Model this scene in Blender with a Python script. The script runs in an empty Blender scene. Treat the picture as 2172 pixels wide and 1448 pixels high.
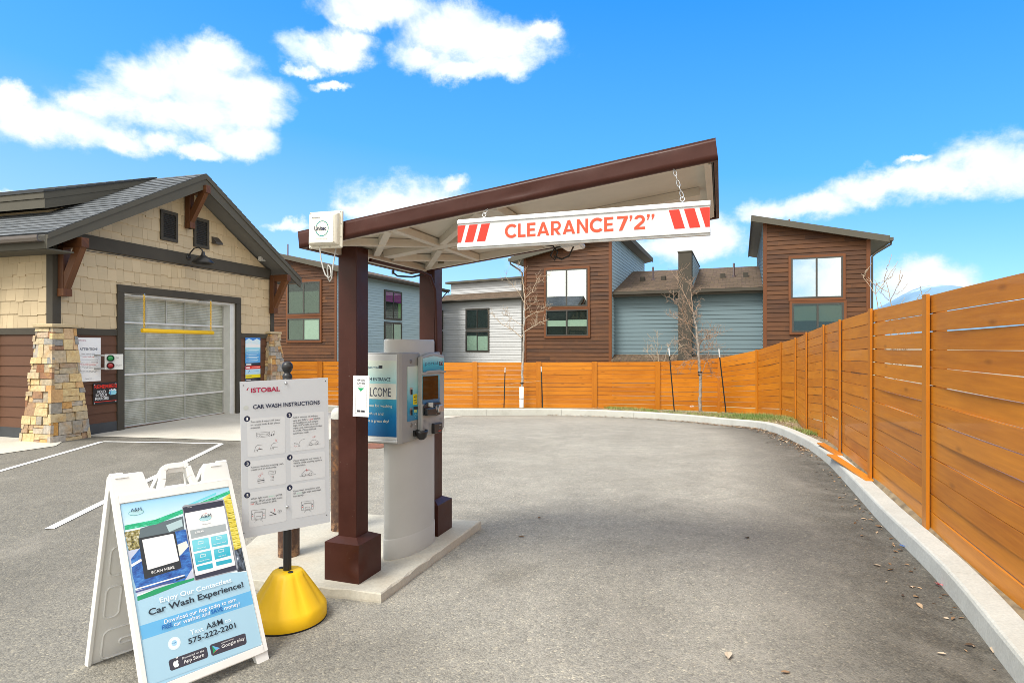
import bpy, math, random
import numpy as np
from mathutils import Vector, Matrix
random.seed(7)
R = math.radians
sc = bpy.context.scene
C = sc.collection
# ---------------------------------------------------------------- camera, light, exposure
F, CX, HY, CH = 1260.0, 1086.0, 735.0, 1.63      # focal length (px of a 2172 px frame), principal column, horizon row, eye height
cam_d = bpy.data.cameras.new('camera'); cam = bpy.data.objects.new('camera', cam_d); C.objects.link(cam)
cam.location = (0, 0, CH); cam.rotation_euler = (R(90), 0, 0)
cam_d.sensor_width = 36; cam_d.lens = 36 * F / 2172; cam_d.shift_y = (HY - 724) / 2172
cam_d.clip_start = 0.05; cam_d.clip_end = 20000
sc.camera = cam
sc.cycles.filter_width = 0.85                     # crisp lens
SUN_EL, SUN_AZ = 52.0, 224.0                      # azimuth clockwise from +Y
sun_d = bpy.data.lights.new('sun', 'SUN'); sun = bpy.data.objects.new('sun', sun_d); C.objects.link(sun)
sun_d.energy = 2.2; sun_d.angle = R(24); sun_d.color = (1.0, 0.955, 0.88)
sd = Vector((math.sin(R(SUN_AZ)) * math.cos(R(SUN_EL)), math.cos(R(SUN_AZ)) * math.cos(R(SUN_EL)), math.sin(R(SUN_EL))))
sun.rotation_euler = (-sd).to_track_quat('-Z', 'Y').to_euler(); sun.location = (0, -5, 20)
sc.view_settings.view_transform = 'Standard'; sc.view_settings.look = 'None'
sc.view_settings.exposure = 1.05; sc.view_settings.gamma = 1.0
world = bpy.data.worlds.new('World'); sc.world = world; world.use_nodes = True

CLOUDS = [(45,245,85,48),(25,205,45,30),(160,265,110,45),(250,295,75,32),(310,175,85,62),(420,185,110,80),(470,125,62,42),(525,225,85,60),
 (360,240,170,48),(190,215,60,32),(340,303,55,24),(505,303,75,32),(430,328,45,16),(655,100,62,36),(740,95,52,42),(700,128,60,26),(800,15,105,38),
 (755,40,40,22),(640,145,35,14),(960,75,105,58),(1040,95,130,52),(900,125,78,38),(980,150,85,24),(1150,78,44,26),(1060,140,60,24),(700,186,42,9),
 (830,428,98,45),(890,440,95,50),(755,440,50,24),(955,392,36,20),(2095,345,118,62),(2170,350,90,62),(2000,378,140,44),(1890,382,100,34),(1830,398,90,36),
 (1710,438,110,30),(1640,450,65,24),(1930,335,50,9),(1950,592,105,48),(1960,560,60,32),(1510,500,78,44),(1440,522,80,34),(1250,545,150,24),(60,440,90,20),(610,478,40,12)]
def build_world():
    nt = world.node_tree; nt.nodes.clear(); N = nt.nodes.new; L = nt.links.new
    def math_(op, a, b=None, c=None):
        n = N('ShaderNodeMath'); n.operation = op
        for i, v in enumerate((a, b, c)):
            if v is None: continue
            if isinstance(v, (int, float)): n.inputs[i].default_value = v
            else: L(v, n.inputs[i])
        return n.outputs[0]
    out = N('ShaderNodeOutputWorld'); bg = N('ShaderNodeBackground'); bg.inputs['Strength'].default_value = 0.15
    sky = N('ShaderNodeTexSky'); sky.sky_type = 'NISHITA'; sky.sun_disc = False
    sky.sun_elevation = R(SUN_EL); sky.sun_rotation = R(SUN_AZ); sky.air_density = 1.0; sky.dust_density = 0.4; sky.ozone_density = 2.5; sky.altitude = 1400
    hs = N('ShaderNodeHueSaturation'); hs.inputs['Saturation'].default_value = 1.25; hs.inputs['Value'].default_value = 1.0
    L(sky.outputs[0], hs.inputs['Color'])
    tint = N('ShaderNodeMix'); tint.data_type = 'RGBA'; tint.blend_type = 'MULTIPLY'; tint.inputs[0].default_value = 1.0
    L(hs.outputs[0], tint.inputs[6]); tint.inputs[7].default_value = (0.80, 1.06, 1.42, 1)
    tc = N('ShaderNodeTexCoord'); sep = N('ShaderNodeSeparateXYZ'); L(tc.outputs['Generated'], sep.inputs[0])
    az = math_('ARCTAN2', sep.outputs[0], sep.outputs[1]); el = math_('ARCSINE', sep.outputs[2])
    # clear mountain-air colour by height: pale at the horizon, deep azure overhead, paler towards the left
    up = math_('ADD', el, math_('MULTIPLY', az, 0.10)); sr = N('ShaderNodeValToRGB'); L(math_('MULTIPLY', up, 1.4), sr.inputs[0]); e = sr.color_ramp.elements
    e[0].position = 0.02; e[0].color = (1.75, 2.6, 3.3, 1); e[1].position = 0.86; e[1].color = (0.03, 1.0, 3.1, 1); k = e.new(0.42); k.color = (0.36, 1.62, 3.2, 1)
    air = N('ShaderNodeMix'); air.data_type = 'RGBA'; air.inputs[0].default_value = 0.8; L(tint.outputs[2], air.inputs[6]); L(sr.outputs[0], air.inputs[7])
    cmb = N('ShaderNodeCombineXYZ'); L(az, cmb.inputs[0]); L(el, cmb.inputs[1])
    nz = N('ShaderNodeTexNoise'); nz.inputs['Scale'].default_value = 9; nz.inputs['Detail'].default_value = 9; nz.inputs['Roughness'].default_value = 0.66
    nz.inputs['Distortion'].default_value = 0.25
    mp = N('ShaderNodeMapping'); mp.inputs['Scale'].default_value = (1, 1, 1.6); L(tc.outputs['Generated'], mp.inputs[0]); L(mp.outputs[0], nz.inputs['Vector'])
    wz = N('ShaderNodeTexNoise'); wz.inputs['Scale'].default_value = 13; wz.inputs['Detail'].default_value = 9; wz.inputs['Roughness'].default_value = 0.62; L(tc.outputs['Generated'], wz.inputs['Vector'])
    w1 = N('ShaderNodeVectorMath'); w1.operation = 'SUBTRACT'; L(wz.outputs['Color'], w1.inputs[0]); w1.inputs[1].default_value = (0.5, 0.5, 0.5)
    w2 = N('ShaderNodeVectorMath'); w2.operation = 'MULTIPLY_ADD'; L(w1.outputs[0], w2.inputs[0]); w2.inputs[1].default_value = (0.085, 0.07, 0); L(cmb.outputs[0], w2.inputs[2])
    cur = None
    for (px, py, rx, ry) in CLOUDS:
        a0 = math.atan2(px - CX, F); a1 = math.atan2(px + rx - CX, F)
        h = math.hypot(px - CX, F); e0 = math.atan2(HY - py, h); e1 = math.atan2(HY - py + ry, h)
        sx, sy = 1 / (a1 - a0), 1 / (e1 - e0)
        m = N('ShaderNodeVectorMath'); m.operation = 'MULTIPLY_ADD'; L(w2.outputs[0], m.inputs[0])
        m.inputs[1].default_value = (sx, sy, 0); m.inputs[2].default_value = (-a0 * sx, -e0 * sy, 0)
        ln = N('ShaderNodeVectorMath'); ln.operation = 'LENGTH'; L(m.outputs[0], ln.inputs[0])
        d = ln.outputs['Value']
        cur = d if cur is None else math_('SMOOTH_MIN', cur, d, 0.35)
    dens = math_('SUBTRACT', 1.34, cur)
    nd = math_('MULTIPLY', math_('SUBTRACT', nz.outputs[0], 0.5), 2.0)
    dens = math_('ADD', dens, nd)
    mr = N('ShaderNodeMapRange'); mr.interpolation_type = 'SMOOTHSTEP'; mr.inputs[1].default_value = -0.06; mr.inputs[2].default_value = 0.82
    L(dens, mr.inputs[0])
    # unseen broken cloud added behind and above the viewer for white fill light
    nb = N('ShaderNodeTexNoise'); nb.inputs['Scale'].default_value = 2.2; nb.inputs['Detail'].default_value = 8; nb.inputs['Roughness'].default_value = 0.55
    L(mp.outputs[0], nb.inputs['Vector'])
    mb_ = N('ShaderNodeMapRange'); mb_.interpolation_type = 'SMOOTHSTEP'; mb_.inputs[1].default_value = 0.30; mb_.inputs[2].default_value = 0.46
    L(nb.outputs[0], mb_.inputs[0])
    back = N('ShaderNodeMapRange'); back.interpolation_type = 'SMOOTHSTEP'; back.inputs[1].default_value = 0.25; back.inputs[2].default_value = -0.15; L(sep.outputs[1], back.inputs[0])
    zen = N('ShaderNodeMapRange'); zen.interpolation_type = 'SMOOTHSTEP'; zen.inputs[1].default_value = 0.66; zen.inputs[2].default_value = 0.82; L(sep.outputs[2], zen.inputs[0])
    far = math_('MULTIPLY', mb_.outputs[0], math_('MAXIMUM', back.outputs[0], zen.outputs[0]))
    mask = math_('MAXIMUM', mr.outputs[0], far)
    # cloud body: bright tops, faint blue grey folds
    n2 = N('ShaderNodeTexNoise'); n2.inputs['Scale'].default_value = 14; n2.inputs['Detail'].default_value = 6; L(mp.outputs[0], n2.inputs['Vector'])
    cr = N('ShaderNodeValToRGB'); L(math_('ADD', math_('MULTIPLY', n2.outputs[0], 0.6), math_('MULTIPLY', dens, 0.28)), cr.inputs[0])
    cr.color_ramp.elements[0].position = 0.25; cr.color_ramp.elements[0].color = (2.45, 3.15, 3.9, 1)
    cr.color_ramp.elements[1].position = 0.62; cr.color_ramp.elements[1].color = (3.6, 3.75, 3.85, 1)
    cm = N('ShaderNodeMix'); cm.data_type = 'RGBA'; L(math_('MAXIMUM', back.outputs[0], zen.outputs[0]), cm.inputs[0]); L(cr.outputs[0], cm.inputs[6]); cm.inputs[7].default_value = (5.4, 5.2, 4.8, 1)      # unseen clouds set brighter than the seen ones to add fill
    mix = N('ShaderNodeMix'); mix.data_type = 'RGBA'; L(mask, mix.inputs[0]); L(air.outputs[2], mix.inputs[6]); L(cm.outputs[2], mix.inputs[7])
    L(mix.outputs[2], bg.inputs[0]); L(bg.outputs[0], out.inputs[0])
build_world()

# ---------------------------------------------------------------- helpers
def at(px, py, d):                      # the world point seen at a column and row of the photograph, d metres in front of the eye
    return Vector(((px - CX) / F * d, d, CH + (HY - py) / F * d))
def on_level(px, py, z):                # ... where that sight line meets height z
    return at(px, py, (CH - z) * F / (py - HY))
def frame2(o):                          # world -> local of an upright thing
    a = o.rotation_euler.z; return math.cos(a), math.sin(a)
def pl(o, px, py, y0=0.0):              # local (x, z) where the sight line meets the plane local y = y0
    c, s = frame2(o); ox, oy, oz = o.location
    dx, dy, dz = (px - CX) / F, 1.0, (HY - py) / F
    ly0 = -(-ox) * s + (-oy) * c        # local y of the eye
    ldy = -dx * s + dy * c
    t = (y0 - ly0) / ldy
    lx = (-ox) * c + (-oy) * s + t * (dx * c + dy * s)
    return lx, CH + t * dz - oz
def pside(o, px, py, x0=0.0):           # local (y, z) on the plane local x = x0
    c, s = frame2(o); ox, oy, oz = o.location
    dx, dy, dz = (px - CX) / F, 1.0, (HY - py) / F
    t = (x0 - ((-ox) * c + (-oy) * s)) / (dx * c + dy * s)
    return -(-ox) * s + (-oy) * c + t * (-dx * s + dy * c), CH + t * dz - oz

class MB:
    """collects faces; build() links them as one mesh object"""
    def __init__(s): s.v = []; s.f = []; s.r = []; s.uv = []; s.sm = []; s.mi = []
    def poly(s, pts, rnd=0.5, uv=None, smooth=False, mi=0):
        i = len(s.v); s.v += [tuple(p) for p in pts]; s.f.append(tuple(range(i, i + len(pts)))); s.r.append(rnd)
        s.uv.append(uv if uv else [(0, 0)] * len(pts)); s.sm.append(smooth); s.mi.append(mi)
    def grid(s, rows, rnd=0.5, smooth=True, closed=False, uvs=None):
        i0 = len(s.v); n = len(rows[0])
        for r in rows: s.v += [tuple(p) for p in r]
        for a in range(len(rows) - 1):
            for b in range(n if closed else n - 1):
                b2 = (b + 1) % n
                s.f.append((i0 + a * n + b, i0 + a * n + b2, i0 + (a + 1) * n + b2, i0 + (a + 1) * n + b)); s.r.append(rnd); s.sm.append(smooth); s.mi.append(0)
                s.uv.append([uvs[a][b], uvs[a][b2], uvs[a + 1][b2], uvs[a + 1][b]] if uvs else [(0, 0)] * 4)
    def box(s, x0, x1, y0, y1, z0, z1, rnd=0.5, fn=None, ul=0):
        c = [(x, y, z) for z in (z0, z1) for y in (y0, y1) for x in (x0, x1)]
        if fn: c = [fn(*p) for p in c]
        q = [(0, 2, 3, 1), (4, 5, 7, 6), (0, 1, 5, 4), (1, 3, 7, 5), (3, 2, 6, 7), (2, 0, 4, 6)]
        uo = random.random() * 9; dims = (x1 - x0, y1 - y0, z1 - z0)
        loc = [(x, y, z) for z in (z0, z1) for y in (y0, y1) for x in (x0, x1)]
        for k in q:
            o = [0, 1, 2]; o.remove(ul)
            uv = [(loc[j][ul] + uo, loc[j][o[0]] + loc[j][o[1]] + uo) for j in k]
            s.poly([c[j] for j in k], rnd, uv)
        return s
    def beam(s, p0, p1, w, h, up=(0, 0, 1), rnd=0.5):     # a bar from p0 to p1, w across, h along up
        p0, p1 = Vector(p0), Vector(p1); d = (p1 - p0); L = d.length; d.normalize(); up = Vector(up)
        sd_ = d.cross(up).normalized(); u2 = sd_.cross(d).normalized()
        s.box(0, L, -w / 2, w / 2, -h / 2, h / 2, rnd, lambda x, y, z: tuple(p0 + d * x + sd_ * (-y) + u2 * z)); return s
    def tube(s, pts, rad, n=8, rnd=0.5, caps=True):
        pts = [Vector(p) for p in pts]; rows = []; prev = None
        if not isinstance(rad, (list, tuple)): rad = [rad] * len(pts)
        for i, p in enumerate(pts):
            d = (pts[min(i + 1, len(pts) - 1)] - pts[max(i - 1, 0)]).normalized()
            a = prev if prev else (Vector((0, 0, 1)) if abs(d.z) < 0.9 else Vector((1, 0, 0)))
            x = (a - d * a.dot(d)).normalized(); prev = x; y = d.cross(x)
            rows.append([p + (x * math.cos(2 * math.pi * k / n) + y * math.sin(2 * math.pi * k / n)) * rad[i] for k in range(n)])
        s.grid(rows, rnd, True, True)
        if caps: s.poly(rows[0][::-1], rnd); s.poly(rows[-1], rnd)
        return s
    def lathe(s, prof, c=(0, 0, 0), n=24, rnd=0.5, caps=True, tf=None):      # tf(x, y, z) may lay the turned shape on a wall
        i0 = len(s.v)
        rows = [[(c[0] + r * math.cos(2 * math.pi * k / n), c[1] + r * math.sin(2 * math.pi * k / n), c[2] + z) for k in range(n)] for r, z in prof]
        s.grid(rows, rnd, True, True)
        if caps: s.poly(rows[0][::-1], rnd); s.poly(rows[-1], rnd)
        if tf: s.v[i0:] = [tf(*p) for p in s.v[i0:]]
        return s
    def prism(s, poly, a0, a1, fn, rnd=0.5):              # extrude a 2-D outline; fn(u, v, a) -> xyz
        n = len(poly)
        s.poly([fn(u, v, a0) for u, v in poly], rnd, [(u, v) for u, v in poly]); s.poly([fn(u, v, a1) for u, v in poly][::-1], rnd, [(u, v) for u, v in poly][::-1])
        for i in range(n):
            (u0, v0), (u1, v1) = poly[i], poly[(i + 1) % n]
            s.poly([fn(u0, v0, a1), fn(u1, v1, a1), fn(u1, v1, a0), fn(u0, v0, a0)], rnd, [(u0 + v0, a1), (u1 + v1, a1), (u1 + v1, a0), (u0 + v0, a0)])
        return s
    def build(s, name, mat, parent=None, bevel=0, seg=2, auto=True):
        me = bpy.data.meshes.new(name); me.from_pydata(s.v, [], s.f)
        if isinstance(mat, (list, tuple)):
            for m in mat: me.materials.append(m)
            me.polygons.foreach_set('material_index', s.mi)
        else: me.materials.append(mat)
        me.polygons.foreach_set('use_smooth', s.sm)
        at_ = me.attributes.new('rnd', 'FLOAT', 'FACE'); at_.data.foreach_set('value', s.r)
        uvl = me.uv_layers.new(name='UVMap'); fl = [c for f in s.uv for p in f for c in p]; uvl.data.foreach_set('uv', fl)
        me.update()
        o = bpy.data.objects.new(name, me); C.objects.link(o)
        if parent: o.parent = parent
        if bevel:
            import bmesh
            bm = bmesh.new(); bm.from_mesh(me); bmesh.ops.remove_doubles(bm, verts=bm.verts, dist=1e-5); bmesh.ops.recalc_face_normals(bm, faces=bm.faces); bm.to_mesh(me); bm.free()
            b = o.modifiers.new('bevel', 'BEVEL'); b.width = bevel; b.segments = seg; b.limit_method = 'ANGLE'; b.angle_limit = R(35)
        return o
def tag(o, label, cat, group=None, kind=None):
    if label: o['label'] = label
    if cat: o['category'] = cat
    if group: o['group'] = group
    if kind: o['kind'] = kind
    return o
def thing(name, label, cat, loc=(0, 0, 0), rotz=0.0, group=None):
    o = bpy.data.objects.new(name, None); C.objects.link(o); o.location = loc; o.rotation_euler = (0, 0, rotz); o.empty_display_size = 0.2
    return tag(o, label, cat, group)
def struct(o, label=None, cat=None, kind='structure'): return tag(o, label, cat, None, kind)

# ---------------------------------------------------------------- materials
def lin(r, g, b):                                         # sRGB 0..255 -> linear
    f = lambda c: (c / 255 / 12.92) if c / 255 <= 0.04045 else ((c / 255 + 0.055) / 1.055) ** 2.4
    return (f(r), f(g), f(b), 1)
_mc = {}
class MT:
    def __init__(s, name):
        s.m = bpy.data.materials.new(name); s.m.use_nodes = True; s.nt = s.m.node_tree; s.b = s.nt.nodes['Principled BSDF']
    def n(s, t, **k):
        nd = s.nt.nodes.new(t)
        for a, v in k.items():
            if hasattr(nd, a): setattr(nd, a, v)
            else: nd.inputs[a].default_value = v
        return nd
    def l(s, a, b): s.nt.links.new(a, b)
    def noise(s, vec, scale, detail=4, rough=0.55, mul=(1, 1, 1)):
        mp = s.n('ShaderNodeMapping'); mp.inputs['Scale'].default_value = mul; s.l(vec, mp.inputs[0])
        z = s.n('ShaderNodeTexNoise'); z.inputs['Scale'].default_value = scale; z.inputs['Detail'].default_value = detail; z.inputs['Roughness'].default_value = rough
        s.l(mp.outputs[0], z.inputs['Vector']); return z.outputs[0]
    def ramp(s, fac, stops):
        r = s.n('ShaderNodeValToRGB'); e = r.color_ramp.elements
        while len(e) < len(stops): e.new(0.5)
        for i, (p, c) in enumerate(stops): e[i].position = p; e[i].color = c if len(c) == 4 else (*c, 1)
        s.l(fac, r.inputs[0]); return r.outputs[0]
    def mix(s, fac, a, b, mode='MIX'):
        m = s.n('ShaderNodeMix'); m.data_type = 'RGBA'; m.blend_type = mode
        for i, v in ((0, fac), (6, a), (7, b)):
            if isinstance(v, (int, float)): m.inputs[i].default_value = v
            elif isinstance(v, tuple): m.inputs[i].default_value = v if len(v) == 4 else (*v, 1)
            else: s.l(v, m.inputs[i])
        return m.outputs[2]
    def math(s, op, a, b=0.0):
        m = s.n('ShaderNodeMath'); m.operation = op
        for i, v in enumerate((a, b)):
            if isinstance(v, (int, float)): m.inputs[i].default_value = v
            else: s.l(v, m.inputs[i])
        return m.outputs[0]
    def bump(s, h, strength=0.3, dist=0.01):
        b = s.n('ShaderNodeBump'); b.inputs['Strength'].default_value = strength; b.inputs['Distance'].default_value = dist
        s.l(h, b.inputs['Height']); s.l(b.outputs[0], s.b.inputs['Normal'])
    @property
    def obj(s): return s.n('ShaderNodeTexCoord').outputs['Object']
    @property
    def uv(s): return s.n('ShaderNodeTexCoord').outputs['UV']
    @property
    def rnd(s): a = s.n('ShaderNodeAttribute'); a.attribute_name = 'rnd'; return a.outputs['Fac']
def mat(name, col, rough=0.6, metal=0.0, var=0.0, vs=6.0, bump=0.0, bs=80.0, spec=0.5, coat=0.0, mul=(1, 1, 1)):
    if name in _mc: return _mc[name]
    t = MT(name); b = t.b; col = tuple(col) if len(col) == 4 else (*col, 1)
    b.inputs['Roughness'].default_value = rough; b.inputs['Metallic'].default_value = metal; b.inputs['Specular IOR Level'].default_value = spec
    b.inputs['Coat Weight'].default_value = coat; b.inputs['Base Color'].default_value = col
    if var:
        z = t.noise(t.obj, vs, 6, 0.6, mul)
        r = t.ramp(z, [(0.3, tuple(c * (1 - var) for c in col[:3])), (0.7, tuple(min(c * (1 + var), 1) for c in col[:3]))])
        t.l(r, b.inputs['Base Color'])
        rr = t.ramp(z, [(0.2, (rough * 0.85,) * 3), (0.8, (min(1, rough * 1.15),) * 3)]); t.l(rr, b.inputs['Roughness'])
    if bump: t.bump(t.noise(t.obj, bs, 5, 0.6, mul), bump, 0.004)
    _mc[name] = t.m; return t.m

def m_asphalt():
    t = MT('asphalt'); o = t.obj
    big = t.noise(o, 0.5, 5, 0.6); mid = t.noise(o, 4, 6, 0.65); fine = t.noise(o, 90, 3, 0.7)
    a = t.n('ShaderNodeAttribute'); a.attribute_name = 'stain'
    base = t.ramp(big, [(0.3, (0.262, 0.250, 0.218)), (0.7, (0.335, 0.320, 0.281))])
    base = t.mix(0.28, base, t.ramp(mid, [(0.25, (0.32, 0.32, 0.32)), (0.75, (0.68, 0.68, 0.68))]), 'OVERLAY')
    # aggregate
    vo = t.n('ShaderNodeTexVoronoi'); vo.inputs['Scale'].default_value = 95; t.l(o, vo.inputs['Vector'])
    sp = t.n('ShaderNodeSeparateColor'); t.l(vo.outputs['Color'], sp.inputs[0])
    stone = t.ramp(sp.outputs[0], [(0.0, (0.30, 0.30, 0.30)), (0.5, (0.5, 0.5, 0.5)), (0.93, (0.58, 0.57, 0.54)), (1.0, (0.95, 0.9, 0.8))])
    base = t.mix(0.62, base, stone, 'OVERLAY')
    v2 = t.n('ShaderNodeTexVoronoi'); v2.inputs['Scale'].default_value = 42; t.l(o, v2.inputs['Vector']); s2 = t.n('ShaderNodeSeparateColor'); t.l(v2.outputs['Color'], s2.inputs[0])
    base = t.mix(0.3, base, t.ramp(s2.outputs[1], [(0.0, (0.26,) * 3), (0.3, (0.5,) * 3), (0.9, (0.52,) * 3), (1.0, (0.80, 0.77, 0.7))]), 'OVERLAY')
    crk = t.ramp(t.noise(o, 2.2, 9, 0.75), [(0.40, (0.62,) * 3), (0.58, (1.06, 1.05, 1.02))]); base = t.mix(0.22, base, crk, 'MULTIPLY')
    base = t.mix(0.45, base, t.ramp(fine, [(0.3, (0.3, 0.3, 0.3)), (0.7, (0.7, 0.7, 0.7))]), 'OVERLAY')
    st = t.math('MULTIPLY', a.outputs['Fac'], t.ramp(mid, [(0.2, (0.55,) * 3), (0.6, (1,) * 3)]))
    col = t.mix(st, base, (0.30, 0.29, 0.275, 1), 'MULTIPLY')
    # polished pale tracks and dusty streaks
    dust = t.ramp(t.noise(o, 1.3, 7, 0.7, (1.6, 0.7, 1)), [(0.52, (0, 0, 0)), (0.75, (0.35, 0.35, 0.35))])
    col = t.mix(dust, col, (0.36, 0.33, 0.28, 1))
    t.l(col, t.b.inputs['Base Color']); t.b.inputs['Roughness'].default_value = 0.9; t.b.inputs['Specular IOR Level'].default_value = 0.25
    h = t.math('ADD', t.math('MULTIPLY', vo.outputs['Distance'], -0.8), fine); t.bump(h, 0.7, 0.006)
    return t.m
def m_concrete(name, c, stain=(0.30, 0.26, 0.2), amt=0.25, sc_=3.0):
    t = MT(name); o = t.obj
    z = t.noise(o, sc_, 7, 0.65); f = t.noise(o, 60, 4, 0.6)
    col = t.ramp(z, [(0.3, tuple(x * 0.84 for x in c)), (0.7, c)])
    col = t.mix(t.ramp(t.noise(o, 1.4, 8, 0.7), [(0.5, (0, 0, 0)), (0.72, (amt,) * 3)]), col, stain)
    col = t.mix(0.25, col, t.ramp(f, [(0.3, (0.3,) * 3), (0.7, (0.7,) * 3)]), 'OVERLAY')
    t.l(col, t.b.inputs['Base Color']); t.b.inputs['Roughness'].default_value = 0.85; t.b.inputs['Specular IOR Level'].default_value = 0.3
    t.bump(t.math('ADD', f, z), 0.3, 0.004); return t.m
def m_wood(name, lo, hi, rough=0.5, grain=26.0, knots=True, weather=None, coat=0.0):
    """boards: uv u runs along the grain, rnd differs from board to board"""
    t = MT(name); uv = t.uv; rn = t.rnd
    cmb = t.n('ShaderNodeCombineXYZ'); t.l(t.math('MULTIPLY', rn, 37.0), cmb.inputs[2]); va = t.n('ShaderNodeVectorMath'); va.operation = 'ADD'; t.l(uv, va.inputs[0]); t.l(cmb.outputs[0], va.inputs[1])
    v = va.outputs[0]
    g = t.noise(v, grain, 6, 0.6, (0.06, 1, 1)); blot = t.noise(v, 2.2, 4, 0.6, (0.5, 1.4, 1))
    fac = t.math('ADD', t.math('MULTIPLY', g, 0.55), t.math('ADD', t.math('MULTIPLY', blot, 0.35), t.math('MULTIPLY', t.math('SUBTRACT', rn, 0.5), 0.20)))
    col = t.ramp(fac, [(0.25, lo), (0.65, hi)])
    if knots:
        vo = t.n('ShaderNodeTexVoronoi'); vo.inputs['Scale'].default_value = 2.6; mp = t.n('ShaderNodeMapping'); mp.inputs['Scale'].default_value = (0.55, 1.9, 1); t.l(v, mp.inputs[0]); t.l(mp.outputs[0], vo.inputs['Vector'])
        k = t.ramp(vo.outputs['Distance'], [(0.0, (0.75,) * 3), (0.07, (0.35,) * 3), (0.13, (0, 0, 0))])
        col = t.mix(k, col, tuple(x * 0.45 for x in lo))
    if weather: col = t.mix(t.ramp(t.noise(t.obj, 1.1, 6, 0.65, (0.6, 0.6, 1.6)), [(0.48, (0, 0, 0)), (0.72, (0.5,) * 3)]), col, weather)
    t.l(col, t.b.inputs['Base Color']); t.b.inputs['Roughness'].default_value = rough; t.b.inputs['Coat Weight'].default_value = coat; t.b.inputs['Specular IOR Level'].default_value = 0.35
    t.bump(g, 0.22, 0.003); return t.m
def m_board(name, c, var=0.08, rough=0.6):                # painted fibre-cement boards
    t = MT(name); rn = t.rnd; z = t.noise(t.obj, 14, 5, 0.6, (0.25, 0.25, 1.5)); w = t.noise(t.obj, 0.9, 5, 0.6)
    f = t.math('ADD', t.math('MULTIPLY', rn, 0.4), t.math('ADD', t.math('MULTIPLY', z, 0.35), t.math('MULTIPLY', w, 0.3)))
    t.l(t.ramp(f, [(0.2, tuple(x * (1 - var * 1.5) for x in c)), (0.8, tuple(min(1, x * (1 + var)) for x in c))]), t.b.inputs['Base Color'])
    t.b.inputs['Roughness'].default_value = rough; t.b.inputs['Specular IOR Level'].default_value = 0.3; t.bump(t.noise(t.obj, 60, 4, 0.6, (0.2, 0.2, 1)), 0.18, 0.003); return t.m
def m_stone():
    t = MT('ledge_stone'); rn = t.rnd
    base = t.ramp(rn, [(0.0, (0.26, 0.245, 0.215)), (0.16, (0.50, 0.40, 0.24)), (0.34, (0.62, 0.46, 0.22)), (0.52, (0.40, 0.36, 0.30)), (0.66, (0.24, 0.25, 0.245)), (0.78, (0.54, 0.28, 0.07)), (0.86, (0.54, 0.44, 0.32)), (0.93, (0.215, 0.085, 0.035)), (1.0, (0.48, 0.39, 0.26))])
    t.nt.nodes[-1] if False else None
    z = t.noise(t.obj, 16, 7, 0.68); p = t.noise(t.obj, 5, 6, 0.6)
    base = t.mix(t.ramp(p, [(0.5, (0, 0, 0)), (0.68, (0.55,) * 3)]), base, (0.46, 0.27, 0.09, 1))
    base = t.mix(0.7, base, t.ramp(z, [(0.25, (0.25,) * 3), (0.75, (0.75,) * 3)]), 'OVERLAY')
    t.l(base, t.b.inputs['Base Color']); t.b.inputs['Roughness'].default_value = 0.85; t.bump(z, 0.9, 0.02); return t.m
def m_shingle(name, a, b, c, sx=0.33, sy=0.145):
    t = MT(name); uv = t.uv
    br = t.n('ShaderNodeTexBrick'); t.l(uv, br.inputs['Vector']); br.inputs['Scale'].default_value = 1; br.inputs['Brick Width'].default_value = sx; br.inputs['Row Height'].default_value = sy
    br.inputs['Mortar Size'].default_value = 0.008; br.inputs['Mortar Smooth'].default_value = 0.4; br.inputs['Bias'].default_value = -0.1
    br.inputs['Color1'].default_value = (*a, 1); br.inputs['Color2'].default_value = (*b, 1); br.inputs['Mortar'].default_value = (*(x * 0.35 for x in a), 1)
    z = t.noise(uv, 7, 6, 0.7); g = t.noise(uv, 140, 2, 0.6)
    col = t.mix(t.ramp(z, [(0.4, (0, 0, 0)), (0.65, (0.8,) * 3)]), br.outputs['Color'], c)
    col = t.mix(0.5, col, t.ramp(g, [(0.3, (0.25,) * 3), (0.7, (0.75,) * 3)]), 'OVERLAY')
    t.l(col, t.b.inputs['Base Color']); t.b.inputs['Roughness'].default_value = 0.9; t.b.inputs['Specular IOR Level'].default_value = 0.3
    t.bump(t.math('ADD', t.math('MULTIPLY', br.outputs['Fac'], -1.2), t.math('MULTIPLY', g, 0.4)), 0.6, 0.012); return t.m
def m_grad(name, stops, z0, z1, axis=2, blotch=0.0, rough=0.35):      # a printed colour run from z0 to z1
    t = MT(name); sp = t.n('ShaderNodeSeparateXYZ'); o = t.obj; t.l(o, sp.inputs[0])
    f = t.math('DIVIDE', t.math('SUBTRACT', sp.outputs[axis], z0), z1 - z0)
    if blotch: f = t.math('ADD', f, t.math('MULTIPLY', t.math('SUBTRACT', t.noise(o, 7, 3, 0.5), 0.5), blotch))
    t.l(t.ramp(f, stops), t.b.inputs['Base Color']); t.b.inputs['Roughness'].default_value = rough; return t.m
def m_glass(name, tint=(0.02, 0.03, 0.03), alpha=0.25):
    t = MT(name); t.nt.nodes.remove(t.b); out = t.nt.nodes['Material Output']
    tr = t.n('ShaderNodeBsdfTransparent'); tr.inputs[0].default_value = (0.80, 0.86, 0.83, 1); gl = t.n('ShaderNodeBsdfGlossy'); gl.inputs['Roughness'].default_value = 0.01; gl.inputs[0].default_value = (0.9, 0.95, 0.93, 1)
    lw = t.n('ShaderNodeLayerWeight'); lw.inputs[0].default_value = 0.5; mx = t.n('ShaderNodeMixShader')
    t.l(t.math('ADD', t.math('MULTIPLY', t.math('POWER', lw.outputs['Facing'], 4.0), 0.7), alpha + 0.04), mx.inputs[0]); t.l(tr.outputs[0], mx.inputs[1]); t.l(gl.outputs[0], mx.inputs[2]); t.l(mx.outputs[0], out.inputs[0]); return t.m

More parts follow.
